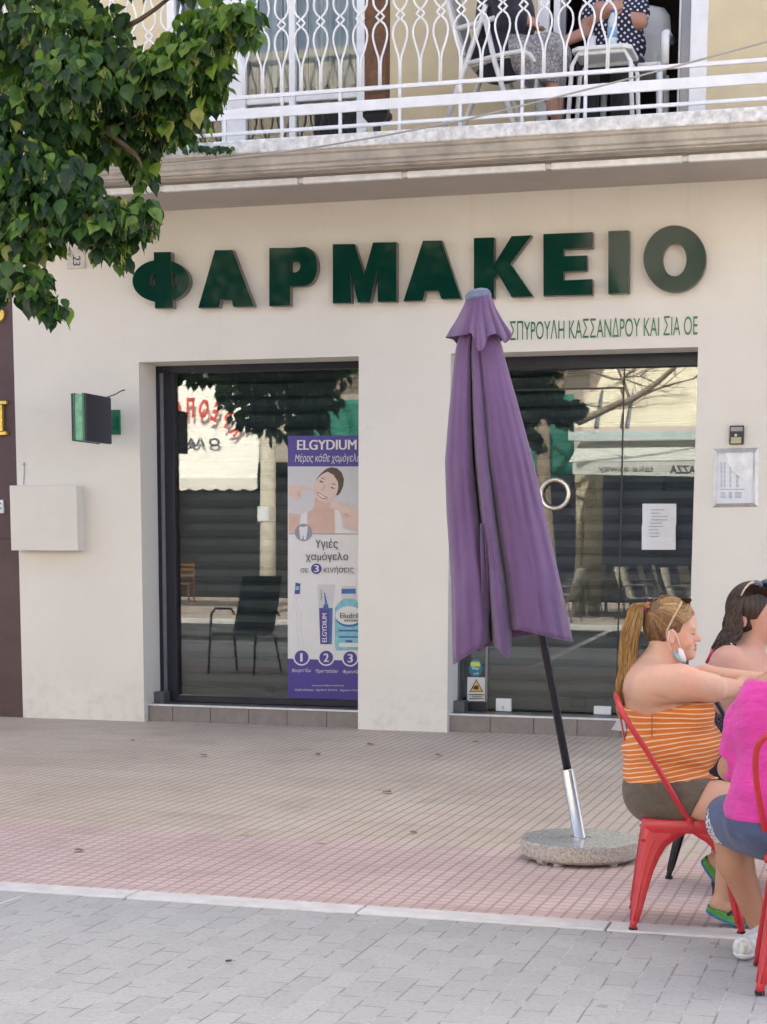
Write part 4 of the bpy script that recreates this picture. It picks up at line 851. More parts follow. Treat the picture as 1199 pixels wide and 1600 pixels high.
# white plastic armchair of the second woman
yc = W+0.16
def cx2(px_, py_, dy=0.0): p = at(px_, py_, yc); return np.array([p[0], yc+dy, p[2]])
pc = thing('plastic_chair', (cx2(985, 190)[0], yc, ZF), 'white plastic armchair with tall rounded back on the balcony', 'chair')
xc_, zs_ = cx2(962, 112)[0], cx2(962, 112)[2]
mb = MB(); P = []
for z, hw in ((0.0, 0.22), (0.15, 0.235), (0.35, 0.24), (0.46, 0.225), (0.52, 0.18), (0.545, 0.08)): P.append([(xc_+0.12+hw*u, yc+0.22+z*0.22+0.03*u*u, zs_+z) for u in (-1, -0.6, -0.2, 0.2, 0.6, 1)])
mb.grid(P); mb.build('backrest', WPLAST, pc, smooth=True, solid=0.03)
mb = MB(); mb.box((xc_-0.12, yc-0.2, zs_-0.03), (xc_+0.36, yc+0.22, zs_)); mb.build('seat', WPLAST, pc, bevel=0.012)
for sx in (-1, 1):
    for sy in (-1, 1):
        mb = MB(); mb.tube([(xc_+0.12+sx*0.23, yc+sy*0.18, zs_-0.01), (xc_+0.12+sx*0.25, yc+sy*0.20, ZF)], [0.026, 0.02], 8); mb.build('leg', WPLAST, pc, smooth=True)
    mb = MB(); xa = xc_+0.12+sx*0.27; mb.tube([(xa, yc-0.19, zs_-0.02), (xa, yc-0.2, zs_+0.19), (xa, yc-0.14, zs_+0.215), (xa, yc+0.22, zs_+0.24)], 0.022, 8, flat=1.4); mb.build('armrest', WPLAST, pc, smooth=True)

# ------------------------------------------------------------------ linden tree at the upper left
def leaf_mat(name, c, tr):
    m, t, b, pos = base(name)
    n = noise(t, pos, 30, 2); t.links.new(mixc(t, ramp(t, n, 0.3, 0.7), tuple(x*0.75 for x in c), tuple(x*1.25 for x in c)), b.inputs['Base Color'])
    b.inputs['Roughness'].default_value = 0.42; b.inputs['Specular IOR Level'].default_value = 0.45
    tl = N(t, 'ShaderNodeBsdfTranslucent'); tl.inputs[0].default_value = (*tr, 1); mx = N(t, 'ShaderNodeMixShader'); mx.inputs[0].default_value = 0.40
    t.links.new(b.outputs[0], mx.inputs[1]); t.links.new(tl.outputs[0], mx.inputs[2]); t.links.new(mx.outputs[0], t.nodes['Material Output'].inputs[0]); return m
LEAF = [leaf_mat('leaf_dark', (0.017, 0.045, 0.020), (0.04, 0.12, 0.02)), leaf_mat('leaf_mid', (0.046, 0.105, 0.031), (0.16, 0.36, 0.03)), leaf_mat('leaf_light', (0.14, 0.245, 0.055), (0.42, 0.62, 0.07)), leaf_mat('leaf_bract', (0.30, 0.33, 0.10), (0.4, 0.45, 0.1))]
BARK = mat('bark', (0.13, 0.095, 0.07), 0.9, var=0.4, scale=18, bmp=0.6)
LT = [(0, 0), (-0.34, 0.14), (-0.50, 0.42), (-0.40, 0.70), (-0.16, 0.95), (0, 1.22), (0.16, 0.95), (0.42, 0.68), (0.48, 0.40), (0.32, 0.12)]
def leaf(mb, p, d, nrm, s, mi):
    d = d/(np.linalg.norm(d)+1e-9); x = np.cross(d, nrm); x /= np.linalg.norm(x)+1e-9; n = np.cross(x, d); cup = rnd.uniform(0.05, 0.28); curl = rnd.uniform(-0.05, 0.3)
    v = [p+s*(a*x+b*d+n*(cup*abs(a)*1.2-curl*b*b)) for a, b in LT]+[p+s*(0.45*d-n*curl*0.2), p+s*(0.8*d-n*curl*0.64)]
    mb.add(v, [(0, 10, 2, 1), (10, 11, 3, 2), (11, 5, 4, 3), (0, 9, 8, 10), (10, 8, 7, 11), (11, 7, 6, 5)], mi)
YT = 8.0
def tp_(px_, py_, dd=0.0): p = at(px_, py_, YT); d = ray(px_, py_); return p+d/d[1]*dd
# leafy masses: pixel centre, radii (px), depth offset, half depth, number of leaves
BL = [(30, 40, 130, 75, 0.0, 0.35, 620), (100, 110, 75, 70, -0.15, 0.3, 380), (40, 170, 95, 70, -0.1, 0.3, 380), (165, 60, 40, 60, 0.1, 0.25, 170), (180, 130, 60, 40, 0.05, 0.25, 220),
      (255, 100, 62, 38, 0.0, 0.2, 270), (330, 40, 52, 34, 0.0, 0.2, 210), (365, 22, 40, 22, -0.05, 0.15, 110), (290, 70, 40, 30, 0.0, 0.2, 130), (385, 45, 20, 30, -0.05, 0.1, 36), (275, 148, 50, 34, 0.25, 0.25, 210), (220, 165, 85, 45, 0.35, 0.3, 380), (150, 190, 95, 50, 0.3, 0.3, 380),
      (215, 235, 28, 36, 0.35, 0.12, 70), (120, 235, 70, 26, 0.45, 0.25, 130), (335, 120, 22, 26, 0.1, 0.12, 46), (225, 205, 45, 28, 0.3, 0.2, 90),
      (305, 150, 36, 34, 0.2, 0.2, 120), (262, 188, 62, 32, 0.3, 0.25, 190), (226, 262, 20, 30, 0.35, 0.1, 44), (335, 95, 34, 34, 0.1, 0.15, 80), (25, 250, 75, 60, -0.2, 0.3, 260), (70, 300, 85, 55, -0.2, 0.25, 320), (140, 335, 75, 38, -0.2, 0.22, 300), (200, 345, 45, 34, -0.2, 0.15, 170), (225, 325, 22, 22, -0.2, 0.1, 44), (40, 355, 80, 42, -0.2, 0.25, 230), (165, 385, 34, 18, -0.2, 0.1, 60), (190, 398, 12, 14, -0.2, 0.06, 14),
      (15, 420, 40, 45, -0.25, 0.2, 110), (50, 445, 36, 32, -0.25, 0.15, 80), (85, 478, 20, 18, -0.25, 0.08, 26), (95, 262, 60, 30, -0.25, 0.2, 90),
      (-690, 330, 120, 165, 0.0, 0.45, 900), (-880, 215, 330, 95, 0.0, 0.5, 900), (-700, 190, 150, 110, 0.0, 0.6, 500), (-800, 10, 380, 150, 0.0, 0.6, 800), (-330, -60, 260, 130, 0.0, 0.6, 500), (-120, 120, 150, 160, 0.0, 0.6, 700), (-60, 320, 100, 120, -0.1, 0.45, 380), (-150, -150, 220, 160, 0.1, 0.8, 650), (120, -110, 190, 110, 0.1, 0.6, 700), (330, -70, 110, 70, 0.1, 0.3, 300), (0, -300, 300, 170, 0.2, 0.8, 900)]  # unseen crown masses, some added to darken what the sign letters mirror
crown = MB()
for (cx, cy, rx, ry, dd, dr, n) in BL:
    for _ in range(int(n*1.15)):
        while True:
            a, b, c = (rnd.uniform(-1, 1) for _ in range(3)); q = (a*a+b*b+c*c)**0.5
            if q <= 1 and q > rnd.random()*0.75 and not (92 < cx+a*rx < 142 and 368 < cy+b*ry < 424): break
        p = tp_(cx+a*rx, cy+b*ry, dd+c*dr)
        out = np.array([a, 0.7*c, -b])+np.array([rnd.gauss(0, .35), rnd.gauss(0, .35), rnd.gauss(0, .35)])
        d = np.array([out[0]*0.5, out[1]*0.5, -0.65+rnd.gauss(0, 0.3)]); nrm = np.array([out[0]*0.7, out[1]*0.7-0.25, 0.75])+np.array([rnd.gauss(0, .5) for _ in range(3)])
        u = rnd.random()+0.28*(-b)+0.2*(cy < 330 and cx > 180 and cy < 120)  # lighter leaves toward the top and upper right: brightness put into the colour
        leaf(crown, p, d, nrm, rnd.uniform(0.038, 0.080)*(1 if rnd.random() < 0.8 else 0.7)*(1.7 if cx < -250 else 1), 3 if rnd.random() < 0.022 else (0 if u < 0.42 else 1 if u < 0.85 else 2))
    for _ in range(max(1, n//28)):                    # hanging seed clusters
        a, c = rnd.uniform(-0.9, 0.9), rnd.uniform(-1, 0.2); p = tp_(cx+a*rx, cy+rnd.uniform(-0.2, 0.95)*ry, dd+c*dr)
        for k in range(5):
            e = p+np.array([rnd.gauss(0, 0.012), rnd.gauss(0, 0.012), -0.03-rnd.random()*0.02]); crown.tube([p, e], 0.0011, 3, 3, cap=False); crown.lathe(e, [(0.001, -0.004), (0.0045, 0), (0.001, 0.004)], 5, 3)
tx0 = tp_(-330, 600, 0.1)
tr = thing('linden_tree', (tx0[0], tx0[1], 0), 'leafy green linden tree whose branches hang into the upper left corner', 'tree')
crown.build('crown', LEAF, tr, fix=False)
mb = MB(); base_ = np.array([tx0[0], tx0[1], 0.0]); fork = base_+np.array([0.1, 0.0, 3.3])
mb.tube([base_+[0, 0, -0.05], base_+[0, 0, 0.25], base_+[0.03, 0.02, 1.6], fork], [0.19, 0.14, 0.12, 0.11], 14)
for tg, r0 in (((60, -60, 0.1), 0.055), ((-150, -250, 0.2), 0.07), ((20, 250, -0.15), 0.045)):
    q = tp_(*tg); mb.tube([fork-[0, 0, 0.1], fork+(q-fork)*0.45+[0, 0, 0.18], q], [r0, r0*0.7, r0*0.35], 8)
mb.build('trunk', BARK, tr, smooth=True)
mb = MB()
for st_, *pts in (((-40, 10), (100, 80), (200, 110), (290, 75), (380, 30)), ((-40, 40), (60, 140), (160, 200), (260, 150)), ((-60, 150), (20, 260), (100, 310), (215, 345)), ((-60, 170), (0, 330), (30, 420), (90, 480)), ((100, 80), (220, 30), (330, -60)), ((160, 200), (210, 240), (222, 262))):
    P = [tp_(x, y, 0.08) for x, y in [st_]+pts]; P = list(cat(P, 5, False)); mb.tube(P, list(np.linspace(0.018, 0.004, len(P))), 6)
mb.build('branch', BARK, tr, smooth=True)
# ivy trailing along the balcony edge
iv = MB()
for k in range(110):
    x = rnd.uniform(150, 362); p = at(x, 232-(x-150)*0.012+rnd.gauss(0, 3.2)*(1-(x-150)/400), YF-0.02-rnd.random()*0.04); leaf(iv, p, np.array([rnd.gauss(0, .5), -0.2, -0.6]), np.array([rnd.gauss(0, .3), -0.8, 0.5]), rnd.uniform(0.03, 0.05), rnd.choice((0, 0, 1)))
tag(iv.build('creeper', LEAF, fix=False), 'dark ivy leaves trailing along the balcony edge under the window', 'plant')
# dry litter on the paving
LIT = mat('dry_leaf', (0.20, 0.115, 0.055), 0.8, var=0.4); LIT2 = mat('dry_bract', (0.52, 0.44, 0.22), 0.8, var=0.2)
spots = [(325, 1181, 0, 'brown dead leaf on the beige tiles before the window'), (498, 1180, 0, 'brown dead leaf beside the middle pillar foot'), (478, 1170, 0, 'curled brown leaf under the window sill poster side'), (573, 1164, 0, 'small brown leaf at the foot of the middle pillar'), (750, 1160, 0, 'brown dead leaf before the door step'), (690, 1181, 0, 'dark leaf on the tiles left of the parasol pole'), (116, 1330, 0, 'brown leaf on the pink tiles at the left'), (508, 1318, 1, 'pale yellow linden bract at the edge of the pink tiles'), (387, 1305, 1, 'tiny pale bract on the pink tiles'), (648, 1303, 0, 'thin dark leaf where beige tiles meet pink'), (600, 1238, 0, 'small curled leaf in the middle of the beige tiles'), (792, 1192, 1, 'white petal on the tiles behind the parasol base'), (353, 1503, 0, 'dark cigarette end on the grey road pavers'), (210, 1158, 0, 'small dead leaf near the left wall foot')]
for x, y, k, lab in spots:
    g = gnd(x, y, 0.004); mb = MB(); a = rnd.uniform(0, 6.28); s = rnd.uniform(0.04, 0.06) if not k else rnd.uniform(0.03, 0.06)
    if 'cigarette' in lab: mb.cyl(g+[0, 0, 0.004], g+[0.016, 0.014, 0.004], 0.004, n=10, mi=0); mb.cyl(g+[0.0161, 0.0141, 0.004], g+[0.026, 0.023, 0.004], 0.004, n=10, mi=1); o = mb.build('cigarette_end', [INK, LIT2])
    else:
        leaf(mb, g+[0, 0, 0.004], np.array([math.cos(a), math.sin(a), 0.12]), np.array([0.1, 0, 1.0]), s*(1 if not k else 1.1), 0); o = mb.build('fallen_leaf', [LIT2 if k else LIT])
    tag(o, lab, 'litter')

# ------------------------------------------------------------------ the far side of the street (seen in the shop glass)
CREAM = mat('cream_awning', (0.80, 0.74, 0.56), 0.8, var=0.06, scale=3); WAWN = mat('white_awning', (0.80, 0.78, 0.70), 0.8, var=0.06, scale=3); GAWN = mat('pale_grey_awning', (0.62, 0.63, 0.58), 0.8, var=0.06)
TARP = mat('green_tarp', (0.012, 0.17, 0.12), 0.7, var=0.2, scale=4, bmp=0.2); FARW = mat('far_wall', (0.40, 0.36, 0.30), 0.85, var=0.1, scale=2); PINKW = mat('pale_pink_wall', (0.72, 0.58, 0.52), 0.85, var=0.06)
def vq(x0, x1, y0, y1, Yv0, Yv1=None): return V(x0, y1, Yv0), V(x1, y1, Yv0), V(x1, y0, Yv1 or Yv0), V(x0, y0, Yv1 or Yv0)
YB = -15.5
ob = thing('far_building', (-10, YB-3, 0.07), 'cream apartment block across the street seen in the shop glass', 'building')
mb = MB(); mb.box((-34, YB-8, 3.6), (14, YB, 13.5)); mb.build('wall', FARW, ob)
mb = MB(); mb.box((-34, YB-8, -0.1), (14, YB-0.6, 3.6)); mb.build('shop_front', mat('dark_shop_front', (0.012, 0.013, 0.016), 0.9), ob)
for i in range(8):
    x = -31+i*5.4
    mb = MB(); mb.box((x, YB, 6.6), (x+3.4, YB+1.1, 6.8)); mb.build('balcony', KERB, ob)
    mb = MB()
    for k in range(18): mb.box((x+0.03+k*0.19, YB+1.03, 6.8), (x+0.07+k*0.19, YB+1.07, 7.75))
    mb.box((x, YB+1.02, 7.75), (x+3.4, YB+1.08, 7.8)); mb.build('railing', WHITE, ob)
    mb = MB(); mb.box((x+0.8, YB+0.005, 6.8), (x+2.4, YB+0.03, 9.0)); wf = mb.build('window', FRAME, ob)
    mb = MB(); mb.box((x+0.6, YB+0.002, 10.2), (x+2.4, YB+0.03, 12.2)); mb.build('window', FRAME, ob)
# butcher's awning
Yv = 34.9
ba = thing('butcher_awning', V(340, 765, Yv), 'white scalloped awning with red and black butcher lettering across the street', 'awning')
mb = MB(); P0, P1 = V(150, 748, Yv), V(402, 748, Yv); T0, T1 = V(150, 560, Yv+1.6), V(410, 620, Yv+1.6)
mb.grid([[P0+(P1-P0)*i/12 for i in range(13)], [T0+(T1-T0)*i/12 for i in range(13)]]); mb.build('canopy', WAWN, ba, solid=0.01)
mb = MB(); n = 120
mb.grid([[P0+(P1-P0)*i/n for i in range(n+1)], [P0+(P1-P0)*i/n-np.array([0, 0, 0.20+0.05*abs(math.sin(i*math.pi/10))]) for i in range(n+1)]]); mb.build('valance', WAWN, ba, solid=0.008)
def on_awn(x, y): t = (748-y)/(748-590.0); p = V(x, y, Yv+1.6*t*0.85); return p+np.array([0, 0.05, 0])
mbr, mbk = MB(), MB()
for ch, x, y, ang in (('Κ', 371, 668, -38), ('Ρ', 356, 655, -27), ('Ε', 338, 644, -18), ('Ο', 320, 639, -9), ('Π', 299, 637, -2), ('Ω', 278, 641, 8), ('Λ', 258, 648, 14)):
    v, f = text_mesh(ch, bold=0.05); v = v-(v.min(0)+v.max(0))/2; v = v/0.73*[13.5, 27]
    for mb_, lo, hi in ((mbr, -1, 99),):
        a_ = R(-ang); P = []
        for q in v:
            xr_ = -(q[0]); yr_ = -q[1]                # mirrored once more by the glass
            P.append(on_awn(x+xr_*math.cos(a_)-yr_*math.sin(a_), y+xr_*math.sin(a_)+yr_*math.cos(a_)))
        mb_.add(P, f)
mbr.build('lettering', mat('red_sign_paint', (0.55, 0.05, 0.03), 0.6), ba)
mb = MB(); v, f = text_mesh('Ο ΛΑΚ', bold=0.04); v = (v-v.min(0))/(v.max(0)-v.min(0)); mb.add([on_awn(345-q[0]*68, 698-q[1]*14) for q in v], f); mb.build('lettering', INK, ba)
# pale concrete pole, wooden chair, dark armchair near the lens
q = mirror(gnd(418, 958, 0.075)); mb = MB(); mb.tube([q+[0, 0, -0.05], q+[0.02, 0, 1.5], q+[0.05, 0, 5.6]], [0.175, 0.165, 0.15], 18)
tag(mb.build('concrete_pole', mat('pale_concrete', (0.62, 0.57, 0.46), 0.85, var=0.2, scale=8, bmp=0.3), smooth=True), 'thick pale concrete pole on the far pavement, in the window glass', 'pole')
mb = MB(); mb.box((q[0]-0.14, q[1]+0.165, 1.95), (q[0]+0.10, q[1]+0.176, 2.25)); tag(mb.build('pole_notice', PAPER), 'white paper notice stuck on the pale concrete pole', 'notice')
q = mirror(gnd(288, 940, 0.075)); wc = thing('wooden_chair', q, 'plain wooden chair on the far pavement beyond the street', 'chair')
PINE = mat('pine', (0.42, 0.22, 0.08), 0.5, var=0.2)
for sx in (-1, 1):
    mb = MB(); mb.box((q[0]+sx*0.19-0.02, q[1]-0.2, 0.075), (q[0]+sx*0.19+0.02, q[1]-0.16, 1.02)); mb.build('rear_post', PINE, wc)
    mb = MB(); mb.box((q[0]+sx*0.19-0.02, q[1]+0.16, 0.075), (q[0]+sx*0.19+0.02, q[1]+0.2, 0.5)); mb.build('leg', PINE, wc)
mb = MB(); mb.box((q[0]-0.22, q[1]-0.2, 0.5), (q[0]+0.22, q[1]+0.22, 0.54)); mb.build('seat', PINE, wc)
mb = MB()
for z in (0.68, 0.82, 0.94): mb.box((q[0]-0.19, q[1]-0.19, z), (q[0]+0.19, q[1]-0.17, z+0.07))
mb.build('backrest', PINE, wc)
def sling_chair(x, y, ang, fm, sm, label, group, s=1.0):
    Fv = np.array([math.cos(R(ang)), math.sin(R(ang)), 0]); Lv = np.array([-Fv[1], Fv[0], 0]); z00 = 0.075 if y < YKF else -0.004; O = np.array([x, y, z00]); T = lambda a, b, c: O+(Fv*a+Lv*b+np.array([0, 0, c]))*s
    ch = thing('patio_armchair', O, label, 'chair', group)
    for d in (-0.27, 0.27):
        mb = MB(); mb.tube([T(0.27, d, 0), T(0.22, d, 0.45), T(0.20, d, 0.62), T(0.12, d, 0.67), T(-0.18, d, 0.66), T(-0.25, d, 0.6)], 0.014, 8); mb.build('leg', fm, ch, smooth=True)
        mb = MB(); mb.tube([T(-0.30, d, 0), T(-0.20, d*0.9, 0.40), T(0.22, d*0.9, 0.42)], 0.014, 8); mb.build('leg', fm, ch, smooth=True)
    mb = MB(); mb.grid([[T(a, b, c) for b in (-0.24, 0.24)] for a, c in ((0.25, 0.40), (0.22, 0.425), (-0.1, 0.40), (-0.19, 0.44), (-0.30, 0.75), (-0.37, 1.0))]); mb.build('seat', sm, ch, smooth=True, solid=0.012)
    return ch
q = mirror(gnd(382, 1052)); sling_chair(q[0], q[1], 100, BLACK, BLACK, 'black cafe armchair standing near the camera, dark in the window glass', None, 1.12)
# green tarpaulins
for x0, x1, y0, y1, Yv_ , lab in ((488, 585, 625, 690, 37.1, 'green canvas awning above the poster in the window glass'), (770, 905, 618, 745, 34.3, 'green canvas screen behind the bare tree in the door glass')):
    a, b, c, d = vq(x0, x1, y0, y1, Yv_); mb = MB(); rows = []
    for j in range(9): rows.append([a+(b-a)*i/20+(d-a)*j/8+np.array([0, 0.05*math.sin(i*0.9+j*0.4), 0]) for i in range(21)])
    mb.grid(rows); tag(mb.build('green_awning', TARP, smooth=True, solid=0.01), lab, 'awning')
# cafe awnings
Yc = 33.2
ca = thing('cafe_awning', V(1000, 670, Yc), 'large cream cafe awning over a row of chairs in the door glass', 'awning')
mb = MB(); a, b = V(905, 668, Yc), V(1240, 664, Yc); c, d = V(1240, 470, Yc+1.4), V(985, 480, Yc+1.4); mb.grid([[a+(b-a)*i/10 for i in range(11)], [d+(c-d)*i/10 for i in range(11)]]); mb.build('canopy', CREAM, ca, solid=0.012)
mb = MB(); a, b = V(897, 681, Yc), V(1240, 678, Yc); mb.obox((a+b)/2, (b-a)/2, (0, 0.06, 0), (0, 0, 0.085)); mb.build('front_rail', mat('pale_blue_cassette', (0.55, 0.66, 0.66), 0.5), ca)
mb = MB()
for x in (940, 980): mb.tube([V(x, 668, Yc), V(x+22, 545, Yc+1.0)], 0.05, 8)
mb.build('arm', GREYAL, ca)
cb = thing('lower_awning', V(1000, 745, Yc-0.6), 'pale grey lower awning with coffee lettering on its valance', 'awning')
mb = MB(); a, b = V(897, 722, Yc-0.9), V(1240, 716, Yc-0.9); c, d = V(1240, 686, Yc+0.6), V(915, 690, Yc+0.6); mb.grid([[a+(b-a)*i/10 for i in range(11)], [d+(c-d)*i/10 for i in range(11)]]); mb.build('canopy', GAWN, cb, solid=0.012)
mb = MB(); a, b = V(903, 741, Yc-0.9), V(1240, 748, Yc-0.9); c, d = V(1240, 718, Yc-0.9), V(903, 723, Yc-0.9); mb.prism([a, b, c, d], (0, 0.02, 0)); mb.build('valance', GAWN, cb)
mb = MB(); off = np.array([0, 0.03, 0])
letter(mb, 'take away', V(1022, 740, Yc-0.9), V(944, 739, Yc-0.9), V(1022, 728, Yc-0.9), 0, off); letter(mb, 'LAVAZZA', V(1112, 740, Yc-0.9), V(1048, 739, Yc-0.9), V(1112, 728, Yc-0.9), 0, off, bold=0.03); mb.build('lettering', INK, cb)
# bare tree
q = mirror(gnd(862, 968, 0.075)); bt_ = thing('bare_tree', q, 'bare branched tree trunk in front of the green screen, in the door glass', 'tree')
TW = mat('grey_bark', (0.30, 0.235, 0.175), 0.9, var=0.3, scale=14, bmp=0.4); Yq = 2*YG-q[1]
Tv = lambda x, y, dd=0: V(x, y, Yq+dd)
mb = MB(); mb.tube([q+[0, 0, -0.05], Tv(866, 880), Tv(858, 780), Tv(856, 700), Tv(860, 620), Tv(862, 545)], [0.17, 0.15, 0.14, 0.135, 0.115, 0.09], 12); mb.build('trunk', TW, bt_, smooth=True)
mb = MB()
def limb(P, r0, depth=0):
    P = [np.array(p) for p in P]; mb.tube(list(cat(P, 4, False)), list(np.linspace(r0, r0*0.35, (len(P)-1)*4+1)), 6)
    if depth < 3:
        for _ in range(4):
            i = rnd.randrange(1, len(P)); s = P[i]; L_ = np.linalg.norm(P[-1]-P[0])*rnd.uniform(0.3, 0.5); d = (P[i]-P[i-1]); d /= np.linalg.norm(d); d = d+np.array([rnd.gauss(0, .6), rnd.gauss(0, .4), rnd.gauss(0.1, .5)]); d /= np.linalg.norm(d)
            limb([s, s+d*L_*0.5+[0, 0, rnd.gauss(0, 0.05)], s+d*L_], r0*0.45, depth+1)
limb([Tv(860, 640), Tv(900, 560), Tv(960, 520), Tv(1010, 480)], 0.06); limb([Tv(862, 560), Tv(880, 560), Tv(920, 575), Tv(970, 590), Tv(1010, 560)], 0.045)
limb([Tv(858, 700), Tv(835, 650), Tv(810, 610)], 0.04)
limb([V(910, 660, Yc-1.5), V(985, 625, Yc-1.5), V(1030, 595, Yc-1.5), V(1066, 562, Yc-1.5), V(1110, 520, Yc-1.5)], 0.075)
mb.build('branch', TW, bt_, smooth=True)
# shaggy pillar with a meter, dark shop wall, tables and chairs
q = mirror(gnd(925, 962, 0.075)); mb = MB()
for k in range(22):
    a = k*2.4; p = q+np.array([0.20*math.cos(a), 0.13*math.sin(a), 0]); mb.tube([p, p+[rnd.gauss(0, .03), 0, 1.6], p+[rnd.gauss(0, .06), rnd.gauss(0, .05), 3.1+rnd.uniform(-0.2, 0.3)]], [0.075, 0.07, 0.055], 6)
tag(mb.build('shaggy_trunk', mat('peeling_bark', (0.46, 0.40, 0.28), 0.9, var=0.45, scale=22, bmp=0.6), smooth=True), 'peeling pale double trunk below the cafe awning, in the door glass', 'tree trunk')
mb = MB(); Ya = 41.0; a, b, c, d = vq(700, 1180, 560, 960, Ya); 
for x0, x1 in ((-9, -5.6), (-5.5, -2.6), (-2.5, 1.5), (1.6, 5)): mb.box((x0, YB-0.55, 0.1), (x1, YB-0.5, 3.4))
mb.build('shop_window', FRAME, ob)
mb = MB(); mb.box((V(1075, 700, Ya)[0], YB+0.0, 3.6), (V(900, 600, Ya)[0], YB+0.05, 9)); mb.build('painted_panel', PINKW, ob)
SLG = mat('taupe_sling', (0.33, 0.30, 0.25), 0.8); IRON = mat('grey_iron', (0.16, 0.155, 0.15), 0.5, 0.3)
first = None
for i, (px_, py_, ang) in enumerate(((885, 972, 190), (905, 962, 185), (925, 955, 180), (948, 960, 200), (1000, 968, 10), (1025, 962, 5), (1045, 955, 0), (1065, 970, 10), (838, 975, 170), (1090, 962, 20))):
    q = mirror(gnd(px_, py_, 0.075)); fx = -1
    if first is None: first = ch = sling_chair(0, -5, 0, IRON, SLG, '', 'cafe armchairs across the street')
    else: ch = copy_tree(first)
    ch.location = tuple(q); ch.rotation_euler = (0, 0, R(180-ang)+R(180) if False else R(ang))
    ch['label'] = 'taupe patio armchair at the cafe tables across the street, seen in the door glass'; ch['group'] = 'cafe armchairs across the street'
firstt = None
for px_, py_ in ((925, 965), (955, 958), (985, 964)):
    q = mirror(gnd(px_, py_, 0.075))
    if firstt is None:
        firstt = t_ = thing('cafe_table', q, '', 'table', None)
        mb = MB(); mb.box((q[0]-0.35, q[1]-0.35, 0.80), (q[0]+0.35, q[1]+0.35, 0.825)); mb.build('table_top', IRON, t_); mb = MB(); mb.cyl(q, q+[0, 0, 0.73], 0.03, n=10); mb.lathe(q, [(0.22, 0), (0.22, 0.02), (0.03, 0.03)], 16); mb.build('pedestal', IRON, t_)
    else: t_ = copy_tree(firstt); t_.location = tuple(q)
    t_['label'] = 'square grey cafe table across the street, seen in the door glass'; t_['group'] = 'cafe tables across the street'
# ------------------------------------------------------------------ people: one smooth surface grown from a field of rounded limbs
class Field:
    def __init__(s, lo, hi, res):
        s.lo = np.array(lo, float); s.res = res; s.n = np.ceil((np.array(hi)-s.lo)/res).astype(int)+1
        s.f = np.full(s.n, 0.3, np.float32)
    def like(s):
        o = Field(s.lo, s.lo, s.res); o.n = s.n.copy(); o.f = np.full(o.n, 0.3, np.float32); return o
    def sub(s, lo, hi):
        a = np.clip(np.floor((np.array(lo)-s.lo)/s.res).astype(int), 0, s.n); b = np.clip(np.ceil((np.array(hi)-s.lo)/s.res).astype(int)+1, 0, s.n)
        sl_ = tuple(slice(i, j) for i, j in zip(a, b))
        g = np.meshgrid(*[s.lo[k]+s.res*np.arange(a[k], b[k], dtype=np.float32) for k in range(3)], indexing='ij')
        return sl_, np.stack(g, -1).astype(np.float32)
    def merge(s, sl_, d, k, cut=False):
        o = s.f[sl_]
        if cut: h = np.clip(0.5-0.5*(o+d)/k, 0, 1); s.f[sl_] = o*(1-h)+(-d)*h+k*h*(1-h)
        else: h = np.clip(0.5+0.5*(o-d)/k, 0, 1); s.f[sl_] = o*(1-h)+d*h-k*h*(1-h)
    def cone(s, a, b, ra, rb=None, k=0.03, cut=False):
        rb = ra if rb is None else rb; a, b = np.array(a, float), np.array(b, float); m = max(ra, rb)+k+3*s.res
        sl_, p = s.sub(np.minimum(a, b)-m, np.maximum(a, b)+m)
        if p.size == 0: return s
        ab = (b-a).astype(np.float32); t = np.clip(((p-a.astype(np.float32))@ab)/(ab@ab+1e-9), 0, 1)
        d = np.linalg.norm(p-a.astype(np.float32)-t[..., None]*ab, axis=-1)-(ra+(rb-ra)*t); s.merge(sl_, d, k, cut); return s
    def ell(s, c, r, k=0.03, yaw=0.0, tilt=0.0, cut=False):  # yaw about z, tilt about the local y axis
        r = np.array(r, np.float32); m = r.max()+k+3*s.res; c = np.array(c, float); sl_, p = s.sub(c-m, c+m)
        if p.size == 0: return s
        q = p-c.astype(np.float32); cz, sz = math.cos(-yaw), math.sin(-yaw); x, y, z = q[..., 0]*cz-q[..., 1]*sz, q[..., 0]*sz+q[..., 1]*cz, q[..., 2]
        ct, st = math.cos(-tilt), math.sin(-tilt); x, z = x*ct+z*st, -x*st+z*ct
        q = np.stack((x, y, z), -1); k0 = np.linalg.norm(q/r, axis=-1); k1 = np.linalg.norm(q/(r*r), axis=-1)+1e-6
        s.merge(sl_, k0*(k0-1)/k1, k, cut); return s
    def pos(s):
        return np.meshgrid(*[s.lo[k]+s.res*np.arange(s.n[k], dtype=np.float32) for k in range(3)], indexing='ij')
